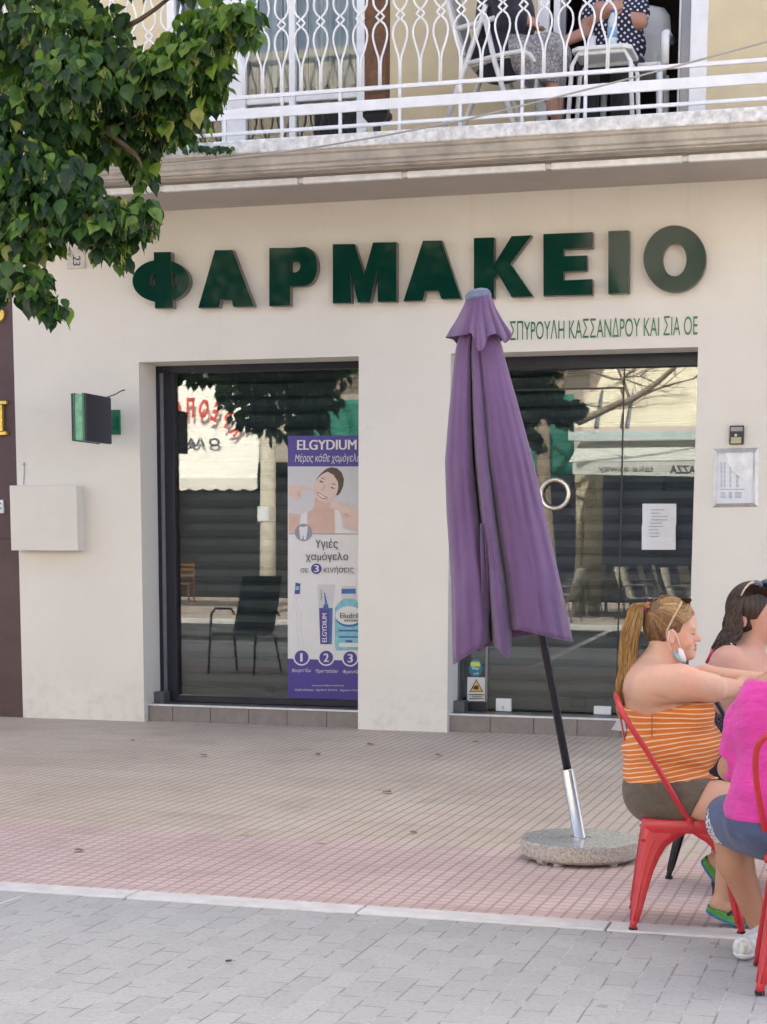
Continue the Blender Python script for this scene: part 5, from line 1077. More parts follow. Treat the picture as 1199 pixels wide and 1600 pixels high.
def surface(lo, res, f):                              # naive surface nets
    n = np.array(f.shape); ins = f < 0
    c = np.zeros(n-1, np.int8)
    for i in (0, 1):
        for j in (0, 1):
            for k in (0, 1): c += ins[i:n[0]-1+i, j:n[1]-1+j, k:n[2]-1+k]
    act = (c > 0) & (c < 8); idx = np.argwhere(act); num = np.full(n-1, -1, np.int64); num[act] = np.arange(len(idx))
    acc = np.zeros((len(idx), 3)); cnt = np.zeros(len(idx))
    cor = [(i, j, k) for i in (0, 1) for j in (0, 1) for k in (0, 1)]
    for a in cor:
        for ax in range(3):
            if a[ax] == 1: continue
            b = list(a); b[ax] = 1; fa = f[tuple((idx+a).T)]; fb = f[tuple((idx+b).T)]; m = (fa < 0) != (fb < 0)
            t = np.where(m, fa/np.where(m, fa-fb, 1), 0); p = idx+np.array(a, float); p[:, ax] += t
            acc[m] += p[m]; cnt[m] += 1
    v = lo+res*(acc/cnt[:, None]); faces = []
    for ax in range(3):
        o = [x for x in range(3) if x != ax]; sl0 = [slice(1, -1)]*3; sl0[ax] = slice(0, -1); sl1 = [slice(1, -1)]*3; sl1[ax] = slice(1, None)
        e = np.argwhere(ins[tuple(sl0)] != ins[tuple(sl1)]); off = np.ones(3, int); off[ax] = 0; e = e+off
        flip = ins[tuple(e.T)]
        q = []
        for d in ((-1, -1), (0, -1), (0, 0), (-1, 0)):
            g = e.copy(); g[:, o[0]] += d[0]; g[:, o[1]] += d[1]; q.append(num[tuple(g.T)])
        q = np.stack(q, 1); q = q[(q >= 0).all(1)] if (q < 0).any() else q
        if len(q) == len(flip): 
            if ax == 1: flip = ~flip
            q[~flip] = q[~flip][:, ::-1]
        faces.append(q)
    return v, np.concatenate(faces)
def smooth_verts(v, f, it=2, lam=0.5):
    e = np.concatenate([f[:, [0, 1]], f[:, [1, 2]], f[:, [2, 3]], f[:, [3, 0]]]); deg = np.zeros(len(v)); np.add.at(deg, e[:, 0], 1); np.add.at(deg, e[:, 1], 1)
    for i in range(it):
        for l in (lam, -lam*1.03 if it > 2 else lam):
            a = np.zeros_like(v); np.add.at(a, e[:, 0], v[e[:, 1]]); np.add.at(a, e[:, 1], v[e[:, 0]]); v = v+l*(a/np.maximum(deg, 1)[:, None]-v)
    return v
def skin_obj(name, F_, f, mats, parent, mi=None, it=2, lam=0.5):
    v, q = surface(F_.lo, F_.res, f); v = smooth_verts(v, q, it, lam); mb = MB(); mb.v = [tuple(p) for p in v]; mb.f = [tuple(x) for x in q]
    cen = v[q].mean(1); mb.m = [0]*len(q) if mi is None else [int(x) for x in mi(cen)]
    return mb.build(name, mats, parent, smooth=True)
def skin(name, c, red=(1.08, 0.86, 0.82)):
    m, t, b, pos = base(name); n = noise(t, pos, 7, 4); n2 = noise(t, pos, 120, 4)
    cc = mixc(t, ramp(t, n, 0.35, 0.72), c, tuple(min(1, x*r) for x, r in zip(c, red))); cc = mixc(t, math_(t, 'MULTIPLY', ramp(t, n2, 0.5, 0.72), 0.22), cc, tuple(x*0.7 for x in c))
    t.links.new(cc, b.inputs['Base Color']); b.inputs['Roughness'].default_value = 0.5; b.inputs['Specular IOR Level'].default_value = 0.35
    b.inputs['Subsurface Weight'].default_value = 0.12; b.inputs['Subsurface Radius'].default_value = (0.012, 0.004, 0.002); b.inputs['Subsurface Scale'].default_value = 0.6
    bump(t, b, n2, 0.18, 0.002); return m
SK_A, SK_B, SK_C, SK_D = skin('fair_skin', (0.60, 0.375, 0.27)), skin('rosy_skin', (0.54, 0.32, 0.24)), skin('tan_skin', (0.44, 0.245, 0.155)), skin('weathered_skin', (0.42, 0.25, 0.18))
LIP = mat('lip', (0.40, 0.16, 0.14), 0.45); BROWH = mat('brow_hair', (0.05, 0.03, 0.02), 0.7); EYEW = mat('eye_white', (0.6, 0.57, 0.54), 0.25); IRIS = mat('iris', (0.04, 0.025, 0.02), 0.2)
def cloth(name, c, var=0.12, fold=0.35, fine=500):
    m, t, b, pos = base(name); n1 = noise(t, pos, 7, 4); n2 = noise(t, pos, fine, 2)
    t.links.new(mixc(t, ramp(t, n1, 0.3, 0.7), tuple(x*(1-var) for x in c), tuple(min(1, x*(1+var)) for x in c)), b.inputs['Base Color'])
    b.inputs['Roughness'].default_value = 0.85; b.inputs['Sheen Weight'].default_value = 0.12
    mp = N(t, 'ShaderNodeMapping'); mp.inputs['Rotation'].default_value = (0.5, 0.5, 0.4); mp.inputs['Scale'].default_value = (1.0, 1.0, 2.4); t.links.new(pos, mp.inputs[0])
    bump(t, b, math_(t, 'ADD', math_(t, 'MULTIPLY', noise(t, mp.outputs[0], 11, 3), 3.0), math_(t, 'MULTIPLY', n2, 0.25)), fold, 0.012); return m
def hand(Fd, wrist, tip, side, r=0.011, k=0.008):     # palm, four unequal bent fingers and a thumb
    wrist, tip, side = map(np.array, (wrist, tip, side)); d = tip-wrist; L = np.linalg.norm(d); d = d/L; side = side-d*(side@d); side = side/np.linalg.norm(side); nn = np.cross(d, side)
    pe = wrist+d*L*0.5
    for s in (-0.027, -0.009, 0.009, 0.027): Fd.cone(wrist+side*s*0.6, pe+side*s, 0.015, 0.0125, 0.012)
    for s, l in ((-0.029, 0.40), (-0.010, 0.48), (0.010, 0.50), (0.029, 0.44)):
        a = pe+side*s; b = a+d*L*l*0.5+nn*0.006; c = b+d*L*l*0.4+nn*0.020; Fd.cone(a, b, 0.0095, 0.0085, k); Fd.cone(b, c, 0.0085, 0.0065, k)
    a = wrist+d*L*0.12+side*0.026; b = a+d*L*0.24+side*0.024+nn*0.010; Fd.cone(a, b, 0.012, 0.010, k); Fd.cone(b, b+d*L*0.2+nn*0.012, 0.0095, 0.0075, k)
def strands(mb, curves, r, mis, n=3):
    for P in curves:
        L_ = len(P); mb.tube(P, [r*(0.75+0.25*math.sin(math.pi*i/(L_-1)))*(1 if i < L_-1 else 0.3) for i in range(L_)], n, mis[0] if len(mis) == 1 else rnd.choice(mis), cap=False)
def hairm(name, c, rough=0.42):
    m, t, b, pos = base(name); mp = N(t, 'ShaderNodeMapping'); mp.inputs['Scale'].default_value = (60, 60, 6); t.links.new(pos, mp.inputs[0])
    t.links.new(mixc(t, ramp(t, noise(t, mp.outputs[0], 3, 3), 0.3, 0.7), tuple(x*0.6 for x in c), tuple(x*1.3 for x in c)), b.inputs['Base Color']); b.inputs['Roughness'].default_value = rough; b.inputs['Specular IOR Level'].default_value = 0.4; return m
BLOND = [hairm('blond_hair', (0.50, 0.29, 0.10)), hairm('honey_hair', (0.38, 0.20, 0.07)), hairm('light_brown_hair', (0.22, 0.11, 0.045)), hairm('dark_brown_hair', (0.060, 0.032, 0.020)), hairm('gold_hair', (0.58, 0.37, 0.15))]
DARKH = [hairm('brown_black_hair', (0.028, 0.016, 0.014)), hairm('deep_brown_hair', (0.050, 0.028, 0.020)), hairm('ash_brown_hair', (0.115, 0.075, 0.052))]

# ---- the woman in the orange striped top --------------------------------------------------------
YA = 6.82; PXM = 1/397.0
def A(px_, py_, dd=0.0): d = ray(px_, py_); t = (YA+dd)/d[1]; return CAM+d*t
wa = thing('person', (-0.740, 6.82, 0), 'woman with a blond ponytail in an orange striped tank top sitting sideways', 'person')
Fa = Field((-1.14, 6.42, -0.02), (0.06, 7.26, 1.52), 0.0052); px = PXM
def EA(px_, py_, dd, rx, ry, rz, k=0.03, **kw): Fa.ell(A(px_, py_, dd), (rx*px, ry, rz*px), k, **kw)
def CA(p, q, ra, rb, k=0.03, **kw): Fa.cone(A(*p), A(*q), ra*px, rb*px, k, **kw)
EA(1036, 1110, 0, 56, 0.160, 62, 0.05); EA(1060, 1162, 0, 66, 0.168, 48, 0.05); EA(1028, 1180, 0, 52, 0.162, 60, 0.05); EA(1042, 1238, 0, 64, 0.172, 50, 0.05)
EA(1016, 1080, 0, 38, 0.17, 42, 0.04); EA(1080, 1116, -0.085, 33, 0.085, 33, 0.03); EA(1080, 1116, 0.085, 33, 0.085, 33, 0.03)
torso = None
CA((1052, 1246, -0.078), (1168, 1262, -0.12), 41, 33, 0.05); CA((1052, 1246, 0.078), (1168, 1262, 0.10), 41, 33, 0.05)
pelvis = Fa.f.copy()
CA((1168, 1264, -0.13), (1150, 1330, -0.10), 30, 29, 0.03); CA((1150, 1330, -0.10), (1131, 1404, -0.02), 29, 15, 0.03)
CA((1168, 1264, 0.10), (1160, 1300, 0.12), 30, 28, 0.03); CA((1160, 1300, 0.12), (1126, 1348, 0.15), 28, 15, 0.03)
for h, t, y0 in (((1122, 1411, -0.03), (1172, 1430, -0.03), 0), ((1117, 1345, 0.14), (1150, 1388, 0.12), 0)):
    CA(h, t, 13, 9, 0.015); CA((h[0]+6, h[1]-8, h[2]), h, 13, 12, 0.01)
    ht, tt = A(*h), A(*t); dv = tt-ht; sdv = np.cross(dv/np.linalg.norm(dv), [0, 0, 1.0])
    for s_ in (-2, -1, 0, 1, 2): Fa.cone(tt+sdv*s_*0.014, tt+sdv*s_*0.017+dv*0.22, 0.011, 0.008, 0.006)
# neck, shoulders, arms folded in front of the chest
CA((1022, 1058, 0), (1044, 1008, 0), 31, 26, 0.03); CA((1018, 1066, 0), (1030, 1064, 0), 40, 36, 0.05)
for s_ in (-1, 1): CA((1020, 1062, 0.05*s_), (1018, 1072, 0.14*s_), 27, 30, 0.04)
CA((1032, 1069, -0.160), (1064, 1067, -0.180), 30.5, 28, 0.018); CA((1064, 1067, -0.180), (1110, 1075, -0.165), 28, 21.5, 0.015); EA(1120, 1080, -0.158, 11, 0.026, 13, 0.012); CA((1006, 1086, -0.235), (1046, 1096, -0.215), 2.2, 1.6, 0.016, cut=True); CA((1118, 1062, -0.21), (1112, 1092, -0.215), 1.2, 1.0, 0.014, cut=True)
CA((1112, 1075, -0.16), (1152, 1076, 0.03), 20, 14, 0.02); hand(Fa, A(1152, 1076, 0.03), A(1184, 1078, 0.12), np.array([0, 0, 1.0]))
CA((1020, 1070, 0.17), (1104, 1058, 0.16), 27, 18, 0.03); CA((1104, 1058, 0.16), (1190, 1062, 0.06), 18, 11.5, 0.02); hand(Fa, A(1190, 1062, 0.06), A(1232, 1066, 0.02), np.array([0, 1.0, 0.2]))
# head: skull, face, features
EA(1047, 976, 0, 39, 0.079, 40, 0.02); EA(1062, 992, 0, 24, 0.066, 36, 0.02); EA(1060, 1010, 0, 22, 0.058, 21, 0.02); EA(1074, 1019, 0, 12, 0.036, 12, 0.015)
EA(1080, 1024, 0, 6.5, 0.020, 6.5, 0.012); EA(1078, 975, 0, 8, 0.055, 20, 0.015)
CA((1084.5, 988, 0), (1092.5, 998, 0), 4.0, 4.6, 0.008); EA(1091.5, 999, 0, 5, 0.013, 4, 0.006); EA(1088, 1000, -0.012, 4, 0.006, 3.4, 0.005); EA(1088, 1000, 0.012, 4, 0.006, 3.4, 0.005)
for s_ in (-1, 1):
    EA(1081.5, 988, 0.034*s_, 6, 0.016, 4.2, 0.008, cut=True); EA(1078.8, 988, 0.034*s_, 5.2, 0.0155, 5.2, 0.004); EA(1083, 980.5, 0.030*s_, 3.6, 0.020, 2.6, 0.008); EA(1070, 1003, 0.044*s_, 12, 0.02, 11, 0.015)
    EA(1048.5, 994, 0.084*s_, 7.5, 0.011, 12.5, 0.005, tilt=0.15); EA(1050, 993, 0.098*s_, 4.2, 0.008, 7.5, 0.004, cut=True); EA(1050, 1004, 0.086*s_, 4, 0.008, 4.5, 0.005)
EA(1086.5, 1008.5, 0, 4.0, 0.020, 2.6, 0.005); EA(1085.5, 1014.5, 0, 4.4, 0.018, 3.2, 0.005); EA(1090, 1011.4, 0, 4, 0.018, 0.9, 0.003, cut=True)
lipc, browc = [A(1087, 1008.5), A(1086, 1014.5)], [A(1085.5, 979.5, 0.03*s_) for s_ in (-1, 1)]
lash = [A(1083.5, 989.8, 0.034*s_) for s_ in (-1, 1)]
def near(c, p, r): return (((c-p)/np.array(r))**2).sum(1) < 1
def mi_a(c):
    m = np.zeros(len(c), int)
    for p in lipc: m[near(c, p, (0.012, 0.020, 0.0075))] = 1
    return m
X, Y_, Z = Fa.pos()
skin_obj('body', Fa, Fa.f, [SK_A, LIP, BROWH], wa, mi_a, 2, 0.45)
for s_ in (-1, 1):
    mb = MB(); mb.tube(list(cat([A(1086.2, 980.5, 0.014*s_), A(1084.8, 978.6, 0.030*s_), A(1080.5, 978.4, 0.046*s_), A(1074.5, 981, 0.058*s_)], 4, False)), [0.0022]*4+[0.0024]*5+[0.002, 0.0016, 0.001, 0.0006], 6, flat=0.7); mb.build('eyebrow', BLOND[3], wa, smooth=True)
    mb = MB(); mb.tube(list(cat([A(1085.6, 989.6, 0.020*s_), A(1084.2, 990.6, 0.034*s_), A(1080.2, 990.0, 0.047*s_)], 4, False)), 0.0011, 5)
    for q in (0.026, 0.032, 0.038, 0.044): mb.tube([A(1084.2-(q-0.02)*60, 990.4, q*s_), A(1087.4-(q-0.02)*60, 992.2, q*s_)], [0.0008, 0.0003], 4)
    mb.build('eyelashes', BROWH, wa, smooth=True)
# clothing grown from the same field
def hs(p, n): p, n = np.array(p), np.array(n, float); n = n/np.linalg.norm(n); return ((X-p[0])*n[0]+(Y_-p[1])*n[1]+(Z-p[2])*n[2]).astype(np.float32)
Ft = Field((-1.14, 6.42, -0.02), (0.06, 7.26, 1.52), 0.0052); Fa2 = Fa; Fa = Ft
top = pelvis-0.009+0.0055*np.sin(Z*58+X*12+1.6*np.sin(X*17+Z*9))*np.clip((A(1045, 1105)[2]-Z)*6, 0, 1)
zc = A(1000, 1108)[2]
cutline = np.minimum(hs(A(1018, 1112), (0.256, 0, 1.0))/1.03, hs(A(1018, 1112), (-0.30, 0, 1.0))/1.04)            # top edge dips toward the back under the arm
front = hs(A(1040, 1100), (-1, 0, -0.25))
# bib of the halter top rises to the neck only at the front
top_f = np.maximum(np.maximum(top, cutline), -hs(A(984, 1219), (-0.10, 0, 1.0))-0.0)
bib = np.maximum(np.maximum(pelvis-0.009, front-0.0), np.abs(Y_-YA)-0.15+(Z-zc)*0.5)
top_f = np.minimum(top_f, np.maximum(np.maximum(bib, -hs(A(984, 1219), (-0.10, 0, 1.0))), hs(A(1060, 1058), (0, 0, 1))))
def stripes():
    m, t, b, pos = base('orange_stripe_knit'); sx = N(t, 'ShaderNodeSeparateXYZ'); t.links.new(pos, sx.inputs[0])
    x, y, z = sx.outputs; wv = math_(t, 'MULTIPLY', math_(t, 'SUBTRACT', noise(t, pos, 6, 3), 0.5), 0.013)
    bel = ramp(t, z, A(1045, 1108)[2], A(1045, 1165)[2])
    q = math_(t, 'ADD', math_(t, 'SUBTRACT', z, math_(t, 'MULTIPLY', math_(t, 'ADD', x, 0.74), math_(t, 'MULTIPLY', bel, 0.20))), wv)
    fr = math_(t, 'FRACT', math_(t, 'DIVIDE', q, 0.0182)); d = math_(t, 'ABSOLUTE', math_(t, 'SUBTRACT', fr, 0.5))
    c = mixc(t, ramp(t, d, 0.165, 0.09), mixc(t, noise(t, pos, 12, 3), (0.58, 0.145, 0.018), (0.70, 0.20, 0.028)), (0.80, 0.55, 0.34))
    t.links.new(c, b.inputs['Base Color']); b.inputs['Roughness'].default_value = 0.85; b.inputs['Sheen Weight'].default_value = 0.1
    mp = N(t, 'ShaderNodeMapping'); mp.inputs['Scale'].default_value = (0.7, 0.7, 2.6); mp.inputs['Rotation'].default_value = (0.2, 0.35, 0); t.links.new(pos, mp.inputs[0])
    bump(t, b, math_(t, 'ADD', math_(t, 'MULTIPLY', noise(t, mp.outputs[0], 12, 3), 3.0), math_(t, 'MULTIPLY', noise(t, pos, 600, 2), 0.25)), 0.5, 0.013); return m
ORG = stripes()
tk = skin_obj('tank_top', Ft, top_f.astype(np.float32), [ORG], wa)
ORP = cloth('plain_orange_strap', (0.62, 0.15, 0.02))
mb = MB()                                             # halter strap round the neck and side seam
P = [A(992, 1060, -0.05), A(1002, 1049, -0.075), A(1014, 1042, -0.083), A(1028, 1045, -0.075)]
for s_ in (-1, 1): mb.grid([[p*[1, 1, 1]+np.array([0, (2*(YA-p[1]) if s_ > 0 else 0), 0])+np.array([0.0, 0, q_]) for p in cat([A(985, 1084, -0.06), A(990, 1066, -0.095), A(1004, 1049, -0.105), A(1020, 1041, -0.098), A(1034, 1041, -0.085)], 5, False)] for q_ in (-0.022, -0.012, 0.0, 0.010)])
mb.build('halter_strap', ORP, tk, smooth=True, solid=0.006)
mb = MB(); P = [A(1019, y, -0.165-0.012*math.sin((y-1108)/45*3.14)) for y in range(1116, 1156, 6)]; mb.tube(P, 0.0022, 5); mb.build('side_seam', cloth('seam_thread', (0.46, 0.12, 0.018)), tk, smooth=True)
Fs = Field((-1.14, 6.42, -0.02), (0.06, 7.26, 1.52), 0.0052); Fa = Fs
fold = 0.008*np.sin(70*(Z+0.9*X)+2*np.sin(9*X))*np.exp(-((X-A(1065, 0)[0])**2+(Z-A(1045, 1215)[2])**2)/0.012)
sh = np.maximum(np.maximum(pelvis-0.013+fold, hs(A(984, 1216), (-0.10, 0, 1.0))), hs(A(1098, 1243), (0.906, 0, -0.42)))
skin_obj('shorts', Fs, np.maximum(sh, -(Z-A(1045, 1292)[2])).astype(np.float32), [cloth('olive_cotton', (0.115, 0.088, 0.062), 0.14, 0.55)], wa)
Fa = Fa2
# hair: scalp cap, combed strands to the tie, long wavy ponytail
hc = A(1047, 976); tie = A(1013, 950, 0.0)
Fh = Field(hc-0.16, hc+0.16, 0.005); Fa = Fh
EA(1046.5, 975, 0, 41.5, 0.0835, 42.5, 0.02)
X, Y_, Z = Fh.pos(); face_cut = hs(A(1077, 955), (0.96, 0, -0.28)); low = -hs(A(1046, 984), (0.30, 0, 1.0)); ear = hs(A(1060, 990), (0.8, 0, -0.6))
lowb = -hs(A(1026, 1012), (-0.2, 0, 1.0))
cap = np.maximum(np.maximum(Fh.f, face_cut), np.where(X < A(1043, 0)[0], lowb, low)).astype(np.float32)
Fa = Fa2
hr_ = skin_obj('hair', Fh, cap, [hairm('hair_base', (0.17, 0.090, 0.040))], wa, None, 3)
mb = MB(); cur = []
def on_scalp(px_, py_, s_, lift=1.0):                # push a point of the side view out to the scalp
    u, v_ = (px_-1046.5)/42.5, (py_-975)/43.5; q = max(0.0, 1-u*u-v_*v_)**0.5; return A(px_, py_, s_*0.0865*q*lift)
HL = [(1079, 944), (1086, 951), (1084, 960), (1077, 967), (1070, 972), (1062, 976), (1053, 979), (1045, 988), (1040, 1000), (1034, 1011), (1026, 1017), (1019, 1011), (1013, 1000), (1009, 986)]
for i in range(2200):
    s_ = -1 if i % 7 else 1; u = rnd.random()**0.85; f_ = u*(len(HL)-1); k0 = min(int(f_), len(HL)-2); g = f_-k0
    st_ = (HL[k0][0]*(1-g)+HL[k0+1][0]*g+rnd.gauss(0, 0.8), HL[k0][1]*(1-g)+HL[k0+1][1]*g+rnd.gauss(0, 0.8)); sag = -13+20*min(u, 0.8)+rnd.gauss(0, 0.7); P = []
    for k in range(10):
        t = k/9; x_ = st_[0]+(1013-st_[0])*t; y_ = st_[1]+(951-st_[1])*t+math.sin(math.pi*min(1, t*1.05))*sag; e = 1.0-0.9*max(0, t-0.72)/0.28
        w_ = ((x_-1046.5)/42.5)**2+((y_-975)/43.5)**2
        if w_ > 1.0: q_ = w_**0.5; x_, y_ = 1046.5+(x_-1046.5)/q_, 975+(y_-975)/q_
        P.append(on_scalp(x_, y_, s_*e, 1.03+0.012*math.sin(u*60)))
    strands(mb, [P], 0.0011, [3, 3, 3, 2, 2] if u > 0.62 else ([2, 2, 1, 3, 1] if u > 0.3 else [1, 2, 1, 0, 3, 4]))
for i in range(900):
    st_ = (1010.5+rnd.random()*32, 1014-rnd.random()*46); P = []
    for k in range(8):
        t = k/7; x_ = st_[0]+(1013-st_[0])*t-3*math.sin(math.pi*t); y_ = st_[1]+(951-st_[1])*t; w_ = ((x_-1046.5)/42.5)**2+((y_-975)/43.5)**2
        if w_ > 1.0: q_ = w_**0.5; x_, y_ = 1046.5+(x_-1046.5)/q_, 975+(y_-975)/q_
        P.append(on_scalp(x_, y_, (-1 if i % 7 else 1)*(1.0-0.9*max(0, t-0.72)/0.28), 1.03+0.012*rnd.random()))
    strands(mb, [P], 0.0011, [3, 2, 2, 1, 1, 0] if st_[1] < 990 else [3, 3, 2, 1])
pt = [(1013, 950), (1003, 942), (994, 950), (989, 970), (985, 1000), (979, 1035), (975, 1070), (972, 1105), (970, 1130)]
wd_ = [4, 7, 10, 12, 13, 12, 10, 7, 3]
for i in range(1300):
    u, v_ = rnd.gauss(0, 0.5), rnd.gauss(0, 0.5); u = max(-1, min(1, u)); v_ = max(-1, min(1, v_)); ph = rnd.uniform(0, 6.28); P = []
    stp = rnd.uniform(0.75, 1.0)
    for k, p in enumerate(cat([(x, y, w_) for (x, y), w_ in zip(pt, wd_)], 3, False)):
        if k/24 > stp: break
        P.append(A(p[0]+u*p[2]+rnd.gauss(0, 0.25)+2.6*math.sin(k*0.8+0.45*ph)*min(1, k/8), p[1], -0.02+v_*p[2]*0.0030+0.004*math.sin(k*0.9+ph)))
    strands(mb, [P], 0.0011, [0, 0, 4, 1, 4] if rnd.random() < 0.85 else [2, 1])
for i in range(14):                                  # a few stray hairs over the crown
    a = rnd.uniform(1.2, 2.7); b = a+rnd.uniform(0.2, 0.5); dd_ = rnd.gauss(0, .02)
    strands(mb, [list(cat([A(1046.5+r_*math.cos(q), 975-(r_+1)*math.sin(q), dd_) for q, r_ in ((a, 41), ((a+b)/2, 45.5), (b, 42))], 5, False))], 0.0007, [2, 0], 3)
mb.build('ponytail', BLOND, hr_, smooth=True, fix=False)
mb = MB(); mb.tube([tie+np.array([0.004*math.cos(t), 0.016*math.cos(t), 0.016*math.sin(t)]) for t in np.linspace(0, 6.28, 20, endpoint=False)], 0.008, 8, closed=True); mb.build('hair_tie', mat('pink_elastic', (0.50, 0.06, 0.16), 0.7), hr_, smooth=True)
# sunglasses pushed up on the head, mask hanging under the chin
SGF = mat('horn_frame', (0.55, 0.42, 0.28), 0.3, var=0.3, scale=90)
mb = MB()
for s_ in (-1, 1): mb.tube([A(1041, 996, 0.087*s_), A(1043, 984, 0.090*s_), A(1052, 966, 0.090*s_), A(1062, 948, 0.080*s_), A(1066, 940, 0.07*s_)], [0.003, 0.004, 0.004, 0.0035, 0.0035], 8)
sg = mb.build('sunglasses', SGF, wa, smooth=True)
for s_ in (-1, 1):
    mb = MB(); mb.add([A(1066, 940, 0.07*s_)+[0, 0, 0.004]]+[A(1066+9*math.cos(t)+6, 938+5*math.sin(t), 0.037*s_+0.028*math.cos(t+0.5)*s_) for t in np.linspace(0, 6.28, 16, endpoint=False)], [tuple(range(1, 17))]); mb.build('lens', IRIS, sg, solid=0.003)
MSK, MSKW = mat('mask_blue', (0.25, 0.48, 0.60), 0.7, bmp=0.5, bscale=50), mat('mask_white', (0.74, 0.76, 0.78), 0.7)
mb = MB()
def mpt(px_, py_): return A(px_, py_, -0.064+0.0011*max(0, px_-1058)+0.001*abs(px_-1062)*0.2)
mb.grid([[mpt(1051, 1017), mpt(1056, 1019), mpt(1060, 1022)], [mpt(1054, 1025), mpt(1060, 1026), mpt(1066, 1024)], [mpt(1060, 1032), mpt(1066, 1034), mpt(1071, 1033)], [mpt(1064, 1035), mpt(1069, 1036), mpt(1072, 1036)]], 0)
mb.grid([[mpt(1061, 1012)-[0, .004, 0], mpt(1065, 1011)-[0, .004, 0], mpt(1068, 1017)-[0, .003, 0]], [mpt(1060, 1021)-[0, .004, 0], mpt(1066, 1022)-[0, .004, 0], mpt(1071, 1025)-[0, .003, 0]], [mpt(1066, 1033)-[0, .004, 0], mpt(1070, 1034)-[0, .004, 0], mpt(1073, 1033)-[0, .003, 0]]], 1)
mk = mb.build('face_mask', [MSK, MSKW], wa, smooth=True, solid=0.004)
mb = MB(); mb.tube([A(1064, 1012, -0.066), A(1060, 1000, -0.078), A(1055, 988, -0.085), A(1050, 984, -0.092)], 0.0015, 5); mb.tube([A(1051, 1018, -0.064), A(1046, 1008, -0.086), A(1044, 998, -0.092), A(1046, 986, -0.092)], 0.0015, 5); mb.build('ear_loop', MSKW, mk, smooth=True)
# flip flops
SOLE, SOLEB, STRAP = mat('green_sole', (0.10, 0.34, 0.07), 0.7, var=0.2), mat('blue_sole', (0.02, 0.16, 0.34), 0.6), mat('navy_strap', (0.015, 0.03, 0.12), 0.5)
for h, t, yaw_ in (((1105, 1416, -0.035), (1182, 1441, -0.03), 0), ((1102, 1338, 0.145), (1152, 1394, 0.12), 0)):
    a, b = A(*h), A(*t); d = (b-a); L_ = np.linalg.norm(d); d = d/L_; sd = np.cross(d, [0, 0, 1.0]); sd /= np.linalg.norm(sd); up_ = np.cross(sd, d)
    out = [(0, .0), (.02, .55), (.08, .85), (.3, .80), (.5, .78), (.75, 1), (.9, .85), (.97, .5), (1, 0)]
    ring_ = [(u, w_) for u, w_ in out]+[(u, -w_) for u, w_ in out[-2:0:-1]]
    mb = MB(); n = len(ring_); bend = lambda u: up_*(-0.035*math.sin(math.pi*u)*0.5)
    for lay, (z0, z1) in enumerate(((-0.006, 0.007), (-0.017, -0.0062))):
        for z_ in (z0, z1): mb.add([a+d*L_*u+sd*w_*0.046+up_*z_+bend(u) for u, w_ in ring_], [tuple(range(n))], lay)
        mb.add([a+d*L_*u+sd*w_*0.046+up_*z_+bend(u) for z_ in (z0, z1) for u, w_ in ring_], [(i, (i+1) % n, (i+1) % n+n, i+n) for i in range(n)], lay)
    fl = mb.build('flip_flop', [SOLE, SOLEB], wa)
    mb = MB()
    for s_ in (-1, 1): mb.tube([a+d*L_*0.42+sd*0.040*s_+up_*0.0, a+d*L_*0.58+sd*0.03*s_+up_*0.045, a+d*L_*0.80+up_*0.012], 0.006, 6)
    mb.build('strap', STRAP, fl, smooth=True)

# ---- the dark haired woman beyond her ----------------------------------------------------------
YBw = 7.68
def B(px_, py_, dd=0.0): d = ray(px_, py_); return CAM+d*((YBw+dd)/d[1])
wb = thing('person', (cB[0], cB[1], 0), 'woman with long dark wavy hair and a bare shoulder, half cut by the right edge', 'person')
Fb = Field((-1.22, 7.15, -0.02), (0.20, 8.20, 1.66), 0.0075); pb_ = 1/357.0
def EB(px_, py_, dd, rx, ry, rz, k=0.03, F_=None, **kw): (F_ or Fb).ell(B(px_, py_, dd), (rx*pb_, ry, rz*pb_), k, **kw)
def CB(p, q, ra, rb, k=0.03, F_=None, **kw): (F_ or Fb).cone(B(*p), B(*q), ra*pb_, rb*pb_, k, **kw)
def torsoB(F_):
    EB(1158, 1060, 0, 44, 0.16, 48, 0.05, F_); EB(1160, 1120, 0, 44, 0.15, 50, 0.05, F_); EB(1155, 1190, 0, 50, 0.18, 50, 0.05, F_); EB(1180, 1085, -0.07, 28, 0.08, 28, 0.03, F_); EB(1180, 1085, 0.07, 28, 0.08, 28, 0.03, F_)
torsoB(Fb)
CB((1158, 1215, -0.10), (1250, 1222, -0.12), 34, 24, 0.05); CB((1158, 1215, 0.10), (1250, 1222, 0.08), 34, 24, 0.05)
gz = lambda p, z: np.array([p[0], p[1], z])
for dd in (-0.12, 0.08):
    kn = B(1250, 1222, dd); an = gz(kn+[0.02, 0, 0], 0.08); Fb.cone(kn, an, 0.062, 0.038, 0.03); Fb.cone(an, gz(an+[0.13, 0.03, 0], 0.03), 0.038, 0.028, 0.02)
CB((1163, 1040, 0), (1178, 1000, 0), 25, 21, 0.03); CB((1162, 1030, -0.02), (1140, 1036, -0.13), 24, 27, 0.04); CB((1168, 1030, 0.02), (1180, 1040, 0.14), 24, 26, 0.04)
CB((1137, 1040, -0.15), (1135, 1095, -0.20), 27, 21, 0.03); CB((1135, 1095, -0.20), (1185, 1068, -0.26), 20, 14, 0.03); hand(Fb, B(1185, 1068, -0.26), B(1226, 1062, -0.24), np.array([0, 1.0, 0.2]))
CB((1184, 1045, 0.16), (1215, 1100, 0.2), 26, 20, 0.03); CB((1215, 1100, 0.2), (1235, 1070, 0.02), 18, 13, 0.03); hand(Fb, B(1235, 1070, 0.02), B(1240, 1062, -0.12), np.array([1.0, 0, 0.2]))
